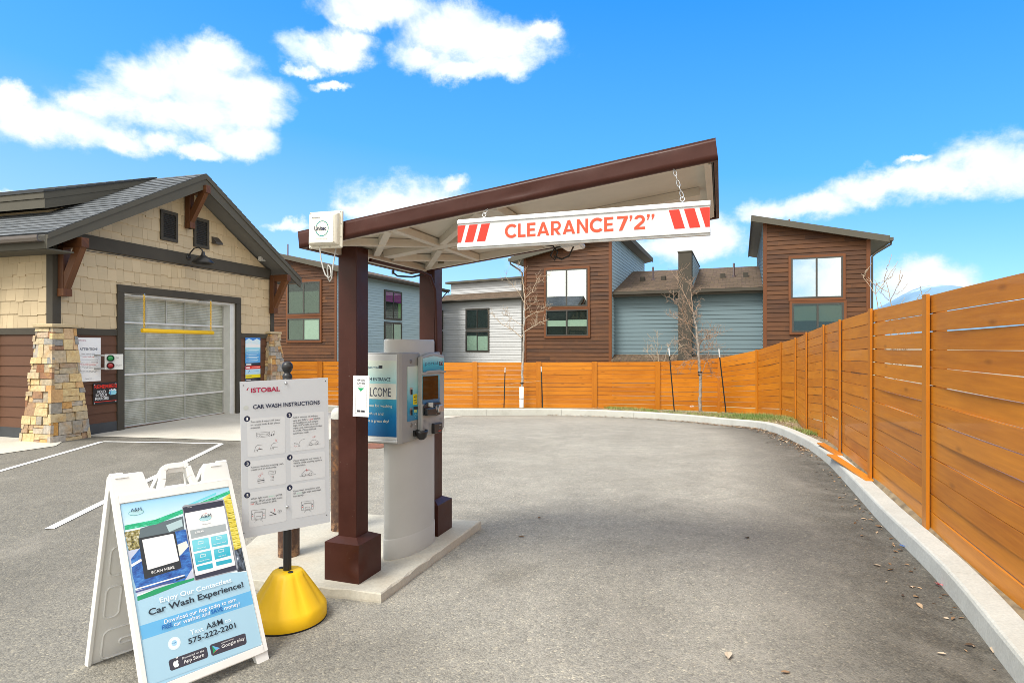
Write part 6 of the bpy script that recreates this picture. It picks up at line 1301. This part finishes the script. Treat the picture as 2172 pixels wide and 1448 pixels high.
    line('Enjoy Our Contactless', (358, 930), (820, 800), .022, mat('poster_white_ink', (.74, .84, .89), .4), .022); line('Car Wash Experience!', (288, 1012), (897, 832), .027, mat('poster_black_ink', (.016, .03, .045), .4), .020)
    line('Download our App today to earn', (388, 1068), (850, 922), .019, PRINTW, .004); line('FREE', (375, 1106), (441, 1086), .019, BLU, .018); line('car washes and', (450, 1084), (682, 1010), .019, PRINTW, .004); line('SAVE', (690, 1006), (765, 982), .019, BLU, .018); line('money!', (774, 980), (873, 948), .019, PRINTW, .004)
    line('Text', (555, 1140), (640, 1112), .022, mat('poster_white_ink', (.74, .84, .89), .4), .004); line('A&M', (658, 1104), (765, 1068), .026, mat('poster_black_ink', (.016, .03, .045), .4), .008); line('to', (778, 1066), (815, 1052), .02, mat('poster_white_ink', (.74, .84, .89), .4), .004); line('575-222-2201', (543, 1196), (848, 1092), .0235, mat('poster_black_ink', (.016, .03, .045), .4), .020)
    line('SCAN HERE', (305, 750), (453, 710), .0125, PRINTW, .012); line('Download on the', (502, 1294), (642, 1246), .0085, PRINTW, .006); line('App Store', (512, 1322), (642, 1276), .0155, PRINTW, .008); line('ANDROID APP ON', (752, 1196), (832, 1168), .0045, PRINTW, .004); line('Google play', (756, 1222), (905, 1170), .0145, PRINTW, .006)
    for s, a, b, c in (('A&M', (172, 352), (242, 340), .017), ('A&M', (622, 392), (690, 378), .017)): line(s, a, b, c, NAVY, .0)
    line('Welcome!', (632, 436), (686, 424), .006, GINK); line('11:58', (538, 326), (562, 321), .005, PRINTW); line('$78.40', (585, 490), (640, 476), .009, PRINTW, .01); line('Wash Club', (600, 588), (655, 576), .005, PRINTW, .01); line('Buy Single Wash', (704, 560), (785, 544), .005, PRINTW, .01); line('Reload Wallet', (607, 670), (678, 656), .005, PRINTW, .01); line('Gift Cards', (736, 638), (785, 628), .005, PRINTW, .01)
    for a, b in ((104, 307), (806, 181), (1034, 1190)): u, v = q(a, b); u, v = cl((u, v)); MB().lathe([(.004, .0), (.003, .0025), (0, .003)], n=10, tf=lambda a_, b_, c_: (u + a_, -.0032 - c_, v + b_)).build('screw', STEEL, po)
aframe()
# ---------------------------------------------------------------- things on the car wash wall
def wall_thing(name, label, cat, a, b, out=.03, group=None):
    """an upright panel on the car wash front, between two sight lines; returns empty at its lower left, width, height"""
    (xa, z1), (xb, _) = pl(CW, *a, -out), pl(CW, b[0], a[1], -out); xm = (a[0] + b[0]) / 2; z0 = pl(CW, xm, b[1], -out)[1]; z1 = pl(CW, xm, a[1], -out)[1]
    M = Matrix.Translation(CW.location) @ Matrix.Rotation(CW.rotation_euler.z, 4, 'Z'); p = M @ Vector((xa, -out, z0)); T = thing(name, label, cat, p, CW.rotation_euler.z, group); return T, xb - xa, z1 - z0
def wall_signs():
    T, w, h = wall_thing('wall_notice', 'white portrait notice headed attention on the brown siding beside the stone pillar', 'notice', (159, 716), (213.5, 809), .035); m = MB(); m.box(0, w, -.003, .003, 0, h); p = m.build('panel', PRINTW, T); P = Print(lambda u, v: (u * w, v * h), lambda x, z, o: (x, -.003 - o, z)); P.stroke([(.16, .49), (.88, .49)], .003, GINK); P.build('print', p); L = lambda s, a, b, z, c, m_, bo=0.: txt(p, s, a * w, b * w, z * h, c * h, m_, y=-.0045, bold=bo)
    L('ISTOBAL', .13, .42, .925, .022, MAG, .01); L('ATTENTION!', .17, .86, .715, .052, NAVY, .018)
    for s, a, b, z, m_ in (('Please read carefully.', .22, .78, .625, GINK), ('You are entering this wash', .14, .88, .588, GINK), ('at your own risk.', .28, .74, .55, REDI), ('Although we take our needs to wash', .14, .88, .432, GINK), ('safely, the equipment and the wash', .15, .88, .40, REDI), ('cannot accept responsibility', .22, .80, .368, REDI), ('for any damage that may occur', .18, .86, .336, GINK), ('to your vehicle.', .34, .68, .304, GINK), ('Vehicles over the size limit', .16, .86, .232, GINK), ('must not enter this bay', .22, .8, .205, GINK), ('Management', .38, .64, .06, NAVY)): L(s, a, b, z, .02, m_)
    T, w, h = wall_thing('wall_sign', 'black sign with red and white lettering about folding mirrors, low beside the door', 'sign', (197.5, 811), (249, 856), .035); m = MB(); m.box(0, w, -.003, .003, 0, h); p = m.build('panel', mat('print_black', (.008, .008, .009), .35), T); P = Print(lambda u, v: (u * w, v * h), lambda x, z, o: (x, -.003 - o, z)); P.stroke([(.06, .12), (.94, .12)], .01, REDP); P.poly([(.62, .50), (.70, .40), (.90, .40), (.96, .48), (.94, .58), (.86, .66), (.70, .62)], mat('print_cloud_blue', (.25, .62, .75), .4)); [P.disc((.68 + .06 * i, .62 + .04 * (i % 2)), .016, PRINTW, 10) for i in range(5)]; P.stroke([(.72, .68), (.70, .44)], .012, BLU); P.build('print', p); L = lambda s, a, b, z, c, m_, bo=0.: txt(p, s, a * w, b * w, z * h, c * h, m_, y=-.0045, bold=bo)
    L('REMEMBER!', .05, .97, .74, .17, REDP, .012); L('FOLD', .17, .50, .52, .13, PRINTW, .012); L('IN YOUR', .10, .56, .36, .13, PRINTW, .012); L('MIRRORS', .07, .62, .20, .13, PRINTW, .012)
    for u, v in ((.05 * w, .92 * h), (.93 * w, .92 * h), (.05 * w, .06 * h), (.93 * w, .08 * h)): MB().lathe([(.012, 0), (.008, .004), (0, .005)], n=10, tf=lambda a, b, c: (u + a, -.0032 - c, v + b)).build('screw', STEEL, p)
    T, w, h = wall_thing('wall_sign', 'tall narrow blue instruction poster right of the door, with red and yellow bands below', 'sign', (520.5, 716), (552, 808), .035); m = MB(); m.box(0, w, -.003, .003, 0, h); p = m.build('panel', m_grad('poster_blue', [(0, (.10, .38, .72, 1)), (.6, (.08, .34, .70, 1)), (.78, (.35, .70, .80, 1)), (.9, (.05, .22, .62, 1))], 0, h), T); P = Print(lambda u, v: (u * w, v * h), lambda x, z, o: (x, -.003 - o, z))
    P.poly([(0, .84), (1, .84), (1, .94), (.75, .98), (.5, .93), (.22, .985), (0, .93)], mat('print_ice', (.60, .80, .88), .4)); P.poly([(0, .78), (1, .78), (1, .85), (0, .86)], PRINTW); P.poly([(0, .35), (1, .35), (1, .42), (0, .42)], INK); P.poly([(0, .28), (1, .28), (1, .35), (0, .35)], REDP); P.poly([(0, .155), (1, .155), (1, .28), (0, .28)], PALEB); P.poly([(0, .075), (1, .075), (1, .155), (0, .155)], mat('label_yellow', (.80, .68, .01), .4)); P.poly([(0, 0), (1, 0), (1, .075), (0, .075)], INK)
    for i in range(4): P.ring((.11, .70 - .078 * i), .018, .006, PRINTW, 14)
    for i in range(4):
        for j in range(2): P.stroke([(.2, .715 - .078 * i - .03 * j), (.88 - .1 * j - .05 * (i % 2), .715 - .078 * i - .03 * j)], .012, mat('print_ice', (.60, .80, .88), .4))
    P.poly([(.04, .37), (.38, .37), (.38, .40), (.04, .40)], PRINTW); P.stroke([(.44, .405), (.8, .405)], .006, GINK); P.stroke([(.44, .38), (.9, .38)], .006, GINK); P.poly([(.04, .30), (.3, .30), (.3, .33), (.04, .33)], PRINTW); P.stroke([(.42, .315), (.95, .315)], .012, PRINTW); P.stroke([(.2, .2), (.24, .25), (.3, .22)], .012, BLU); P.stroke([(.4, .22), (.9, .23)], .008, SKYB); P.stroke([(.08, .115), (.38, .115)], .016, GINK); P.stroke([(.06, .035), (.36, .035)], .014, PRINTW); P.stroke([(.45, .05), (.75, .05)], .007, GINK); P.stroke([(.45, .025), (.7, .025)], .007, GINK); P.build('print', p); txt(p, 'CAR WASH', .22 * w, .78 * w, .90 * h, .032 * h, PRINTW, y=-.0045, bold=.02); txt(p, 'INSTRUCTIONS', .15 * w, .85 * w, .862 * h, .03 * h, PRINTW, y=-.0045, bold=.02)
    # stop and go light on its wall arm, turned to the lane
    M = Matrix.Translation(CW.location) @ Matrix.Rotation(CW.rotation_euler.z, 4, 'Z'); x, z = pl(CW, 222, 784, -.22); p = M @ Vector((x, -.22, z)); T = thing('signal_light', 'white wall signal with a green go lamp over a red wait lamp beside the door', 'signal light', p, CW.rotation_euler.z - R(38))
    d = p.y; w = 33 * d / F / 1.0; h = 33 * d / F; m = MB(); m.box(0, w, -.01, .09, 0, h); b = m.build('housing', WHITEM, T, bevel=.006)
    for k, (zz, c, nm, word) in enumerate(((.74, (.0, .22, .05), 'green_lens', 'GO'), (.26, (.30, .006, .012), 'red_lens', 'WAIT'))):
        m = MB(); m.lathe([(.062, 0), (.062, .03), (.052, .03), (.05, .012)], n=24, caps=False, tf=lambda a, b_, c_: (.31 * w + a, -.0105 - c_, zz * h + b_)); r = m.build('lamp_ring', BLACK, b)
        m = MB(); m.lathe([(.052, .008), (.045, .02), (.03, .028), (0, .031)], n=24, caps=False, tf=lambda a, b_, c_: (.31 * w + a, -.0105 - c_, zz * h + b_)); m.build('lens', mat(nm, c, .15, coat=.5), r); txt(b, word, .60 * w, (.76 if word == 'GO' else .92) * w, (zz - .03) * h, .028, GINK, y=-.0115)
    m = MB(); Mi = (Matrix.Translation(p) @ Matrix.Rotation(T.rotation_euler.z, 4, 'Z')).inverted() @ M
    for zz in (z + .02, z + h - .02):
        a_, b_ = Mi @ Vector((x - .06, -.03, zz)), Mi @ Vector((x + .02, -.2, zz)); m.beam(a_, b_, .02, .03); m.beam(b_, (.02, .08, b_.z), .018, .03)
    m.build('arm', STEEL, T)
    # hanging height bar
    (xa, za), (xb, zb) = pl(CW, 301, 700.5, -.32), pl(CW, 452, 706, -.32); p = M @ Vector(((xa + xb) / 2, -.32, (za + zb) / 2)); T = thing('height_bar', 'yellow tube hanging on two yellow chains across the door', 'height bar', p, CW.rotation_euler.z); L = (xb - xa) / 2; sl = (zb - za) / 2 * .3
    m = MB(); m.tube([(-L, 0, -sl), (-L + .005, 0, -sl), (L - .005, 0, sl), (L, 0, sl)], [.038, .043, .043, .038], 16); m.build('tube', YEL, T); zt = 2.70 - (za + zb) / 2
    for px in (306, 447):
        xx = pl(CW, px, 690, -.32)[0] - (xa + xb) / 2; m = MB(); n = int((zt - .05) / .042)
        for i in range(n): c = Vector((xx, 0, .05 + .042 * i + .021)); sd_ = Vector((1, 0, 0)) if i % 2 else Vector((0, 1, 0)); m.tube([c + Vector((0, 0, .028 * math.sin(t))) + sd_ * .016 * math.cos(t) for t in np.linspace(0, 6.2832, 9)], .006, 5, caps=False)
        m.build('chain', YEL, T)
        m = MB(); m.box(xx - .012, xx + .012, -.01, .315, zt - .02, zt + .01); m.build('hanger', STEEL, T)
wall_signs()
# ---------------------------------------------------------------- young trees, stakes
def m_bark(name, a, b, band=None):
    t = MT(name); z = t.noise(t.obj, 14, 6, .65, (1, 1, 2.5)); t.l(t.ramp(z, [(.35, a), (.65, b)]), t.b.inputs['Base Color']); t.b.inputs['Roughness'].default_value = .8; t.bump(z, .4, .005); return t.m
BARK1 = m_bark('pale_bark', (.22, .205, .18), (.46, .43, .38)); BARK2 = m_bark('grey_bark', (.17, .15, .125), (.40, .36, .31)); TWIG = m_bark('tan_twigs', (.30, .23, .16), (.50, .41, .30)); TWIG2 = m_bark('reddish_twigs', (.20, .13, .09), (.38, .28, .20))
def limb(m, pts, r0, r1, rnd, kids, spread, n=6, lvl=0):
    pts = [Vector(p) for p in pts]; S = []
    for i in range(len(pts) - 1):
        for k in range(5):
            t = k / 5; S.append(pts[i].lerp(pts[i + 1], t) + Vector((rnd.uniform(-1, 1), rnd.uniform(-1, 1), rnd.uniform(-1, 1))) * (.008 + r0 * .25) * (0 if i + k == 0 else 1))
    S.append(pts[-1]); N = len(S); m.tube(S, [r0 + (r1 - r0) * i / (N - 1) for i in range(N)], n)
    if kids <= 0: return
    L = sum((b - a).length for a, b in zip(pts[:-1], pts[1:]))
    for j in range(int(kids)):
        u = rnd.uniform(.2, 1.0); i = min(N - 2, int(u * (N - 1))); p = S[i]; d = (S[i + 1] - S[i]).normalized(); ax = Vector((rnd.uniform(-1, 1), rnd.uniform(-1, 1), rnd.uniform(-.6, .9))); q = (d * .55 + (ax - d * ax.dot(d)).normalized() * spread); l = rnd.uniform(.14, .38) * (.6 + .5 * L) * (.75 if lvl else 1); l = min(l, .62)
        q.normalize(); e = [p, p + q * l * .5 + Vector((0, 0, rnd.uniform(-.02, .05))), p + q * l + Vector((0, 0, rnd.uniform(-.03, .10)))]; limb(m, e, max(.0048, r1 * .75), .0030, rnd, rnd.choice([1, 2, 2, 3]) if lvl == 0 else (rnd.choice([0, 0, 1]) if lvl == 1 else 0), spread, 4, lvl + 1)
def tree(name, label, base, d, trunk, branches, conv, r0, r1, bark, twig, seed, guard=None, ties=(), low=0):
    rnd = random.Random(seed); P = lambda c, off=0.: at(*conv(*c), d + off); b = P(base); T = thing(name, label, 'tree', b, 0, 'bare young trees by the back fence'); O = Vector(b)
    m = MB(); tp = [P(c) - O for c in trunk]; tp = [tp[0] - Vector((0, 0, .1))] + tp; limb(m, tp, r0, r1, rnd, 0, .8, 10); m.build('trunk', bark, T)
    m = MB()
    for pts, ra, kids in branches:
        dz = rnd.uniform(-.5, .5); k = len(pts); pp = [P(c, dz * i / (k - 1)) - O for i, c in enumerate(pts)]; limb(m, pp, ra * 1.15, .005, rnd, int(kids * 1.25), .8, 6)
    for _ in range(low):
        i = rnd.uniform(.3, 1) * (len(tp) - 1.01); p = tp[int(i)].lerp(tp[int(i) + 1], i % 1); a = rnd.uniform(0, 6.28); l = rnd.uniform(.3, .8); e = Vector((math.cos(a), math.sin(a), rnd.uniform(-.2, .5))) * l; limb(m, [p, p + e * .5 + Vector((0, 0, .05)), p + e + Vector((0, 0, -.05))], .007, .003, rnd, 4, .8, 5)
    m.build('branches', twig, T)
    if guard:
        m = MB(); z1 = (P(guard) - O).z; m.lathe([(r0 * 1.5, -.05), (r0 * 1.55, z1), (r0 * 1.25, z1)], n=16); m.build('trunk_guard', WHITE, T); m = MB(); m.lathe([(r0 * 1.6, z1 * .42), (r0 * 1.6, z1 * .45)], n=16); m.build('strap', BLACK, T)
    if ties:
        m = MB()
        for c in ties: z = P(c) - O; m.lathe([(r0 * 1.15, -.02), (r0 * 1.3, 0), (r0 * 1.15, .02)], z, 12)
        m.build('tie', BLACK, T)
    return T
c5 = lambda x, y: (560 + x / 3.62, 500 + y / 3.62); c4 = lambda x, y: (1300 + x / 4.257, 560 + y / 4.257)
tree('young_tree', 'slim bare tree with a white trunk guard in front of the back fence', (1978, 1316), 20.2, [(1978, 1316), (1980, 1150), (1985, 1000), (1990, 850), (1995, 700), (2002, 560)],
     [([(1990, 760), (1975, 780), (1900, 715), (1830, 680), (1775, 630), (1745, 590)], .016, 7), ([(1995, 740), (2080, 690), (2130, 660), (2190, 640)], .014, 8), ([(2000, 640), (2075, 590), (2130, 580), (2190, 560)], .012, 6), ([(2002, 560), (2000, 450), (1985, 330), (1960, 200)], .016, 6), ([(2002, 520), (1960, 440), (1900, 370), (1845, 305)], .010, 5), ([(2000, 480), (2060, 430), (2090, 350), (2130, 290)], .010, 5), ([(1992, 690), (1900, 640), (1855, 600)], .008, 4), ([(2000, 580), (2060, 520), (2110, 500)], .009, 4)], c5, .05, .024, BARK1, TWIG, 3, (1978, 1160), ((1980, 1130),))
tree('young_tree', 'bushier bare grey tree with reddish twigs in front of the back fence corner', (792, 1315), 18.6, [(792, 1315), (788, 1150), (785, 1000), (776, 850), (768, 740), (757, 590), (738, 500), (722, 430)],
     [([(722, 430), (715, 350), (705, 250), (705, 165)], .018, 10), ([(724, 440), (690, 360), (650, 280), (605, 195), (585, 130), (583, 75)], .018, 11), ([(755, 585), (700, 545), (650, 515), (560, 490), (490, 462)], .016, 13), ([(752, 680), (715, 620), (670, 545), (625, 430), (560, 330), (500, 290)], .015, 14), ([(640, 460), (625, 400), (640, 325)], .009, 6), ([(764, 730), (700, 690), (650, 665), (575, 705)], .012, 8), ([(772, 740), (810, 690), (850, 650), (960, 605)], .016, 12), ([(775, 800), (830, 775), (900, 755), (990, 750)], .014, 10), ([(775, 790), (700, 750), (610, 765)], .011, 8), ([(778, 840), (720, 850), (650, 880), (560, 960)], .012, 10), ([(780, 850), (730, 880), (690, 950)], .009, 6), ([(780, 850), (850, 870), (880, 940), (890, 1010)], .011, 8), ([(780, 845), (850, 850), (920, 900)], .009, 7), ([(762, 620), (820, 590), (880, 610), (895, 570)], .010, 7), ([(730, 470), (760, 380), (785, 345)], .007, 5), ([(800, 1010), (850, 850), (885, 720), (955, 610)], .010, 8)], c4, .055, .026, BARK2, TWIG2, 8, None, ((786, 975), (786, 998)), 6)
def stake(px0, py0, px1, py1, d, lab):
    a, b = at(px0, py0, d), at(px1, py1, d); T = thing('tree_stake', lab, 'stake', b, 0, 'tree stakes by the back fence'); e = a - b; k = e * .87
    m = MB(); m.beam(-e * .08, k, .012, .045, (0, 1, 0)); m.beam(-e * .08 + Vector((0, .015, 0)), k + Vector((0, .015, 0)), .035, .012, (0, 1, 0)); m.build('shaft', mat('dark_green_steel', (.012, .022, .02), .5), T)
    m = MB(); m.beam(k, e, .013, .046, (0, 1, 0)); m.beam(k + Vector((0, .0155, 0)), e + Vector((0, .0155, 0)), .036, .013, (0, 1, 0)); m.build('white_tip', WHITEM, T)
stake(1071.5, 779, 1069, 862, 20.15, 'dark stake with white tip left of the tree with the white guard'); stake(1148, 777, 1151, 863, 20.15, 'dark stake with white tip right of the tree with the white guard'); stake(1419, 738, 1430, 866, 18.5, 'leaning dark stake with white tip left of the bushier tree'); stake(1525, 740, 1540, 872, 18.4, 'leaning dark stake with white tip right of the bushier tree, at the fence corner')
def guy(pts, d, lab):
    P = [at(*p, d) for p in pts]; o = P[0]; m = MB(); m.tube([p - o for p in P], .004, 5); w = m.build('guy_wire', TWIG, None); w.location = o; tag(w, lab, 'guy wire', 'tree guy wires')
guy([(1071, 818), (1090, 813), (1106, 811)], 20.1, 'thin tie wire from the left stake to the guarded tree'); guy([(1106, 811), (1130, 809), (1149, 807)], 20.1, 'thin tie wire from the guarded tree to its right stake'); guy([(1485, 795), (1510, 798), (1533, 800)], 18.5, 'thin tie wire from the bushier tree to its right stake')
def shrub(base, tops, d, lab, seed):
    rnd = random.Random(seed); b = at(*base, d); T = thing('bare_shrub', lab, 'shrub', b, 0, 'bare shrubs behind the fence'); m = MB()
    for t in tops: e = at(*t, d + rnd.uniform(-.3, .3)) - b; limb(m, [Vector(), e * .5 + Vector((rnd.uniform(-.1, .1), 0, .05)), e], .012, .004, rnd, 6, .6, 5)
    m.build('stems', TWIG, T)
shrub((1905, 820), ((1856, 602), (1880, 598), (1867, 640), (1925, 650)), 8.6, 'bare twigs rising behind the right hand fence near the house corner', 4); shrub((1402, 800), ((1364, 735), (1385, 712), (1420, 725), (1395, 700), (1445, 730)), 22.5, 'bare thin shrub behind the back fence before the slate siding', 6)
def small_litter():
    for px, py, c, lab in ((1918, 1160, (.05, .16, .5), 'crumpled blue wrapper at the foot of the kerb'), (1993, 1243, (.7, .08, .10), 'small red scrap of litter at the foot of the kerb'), (1468, 864, (.75, .75, .73), 'white scrap of paper on the grass by the bushier tree')):
        p = onroad(px, py) if py > 900 else on_level(px, py, -.36); m = MB(); r = random.Random(px); s = .03 if py > 900 else .09
        for _ in range(5): a = [Vector((r.uniform(-s, s), r.uniform(-s, s), r.uniform(0.004, s))) for _ in range(3)]; m.poly(a)
        o = m.build('litter_scrap', mat('litter_' + str(px), c, .5)); o.location = p; tag(o, lab, 'litter')
small_litter()
flush_text()
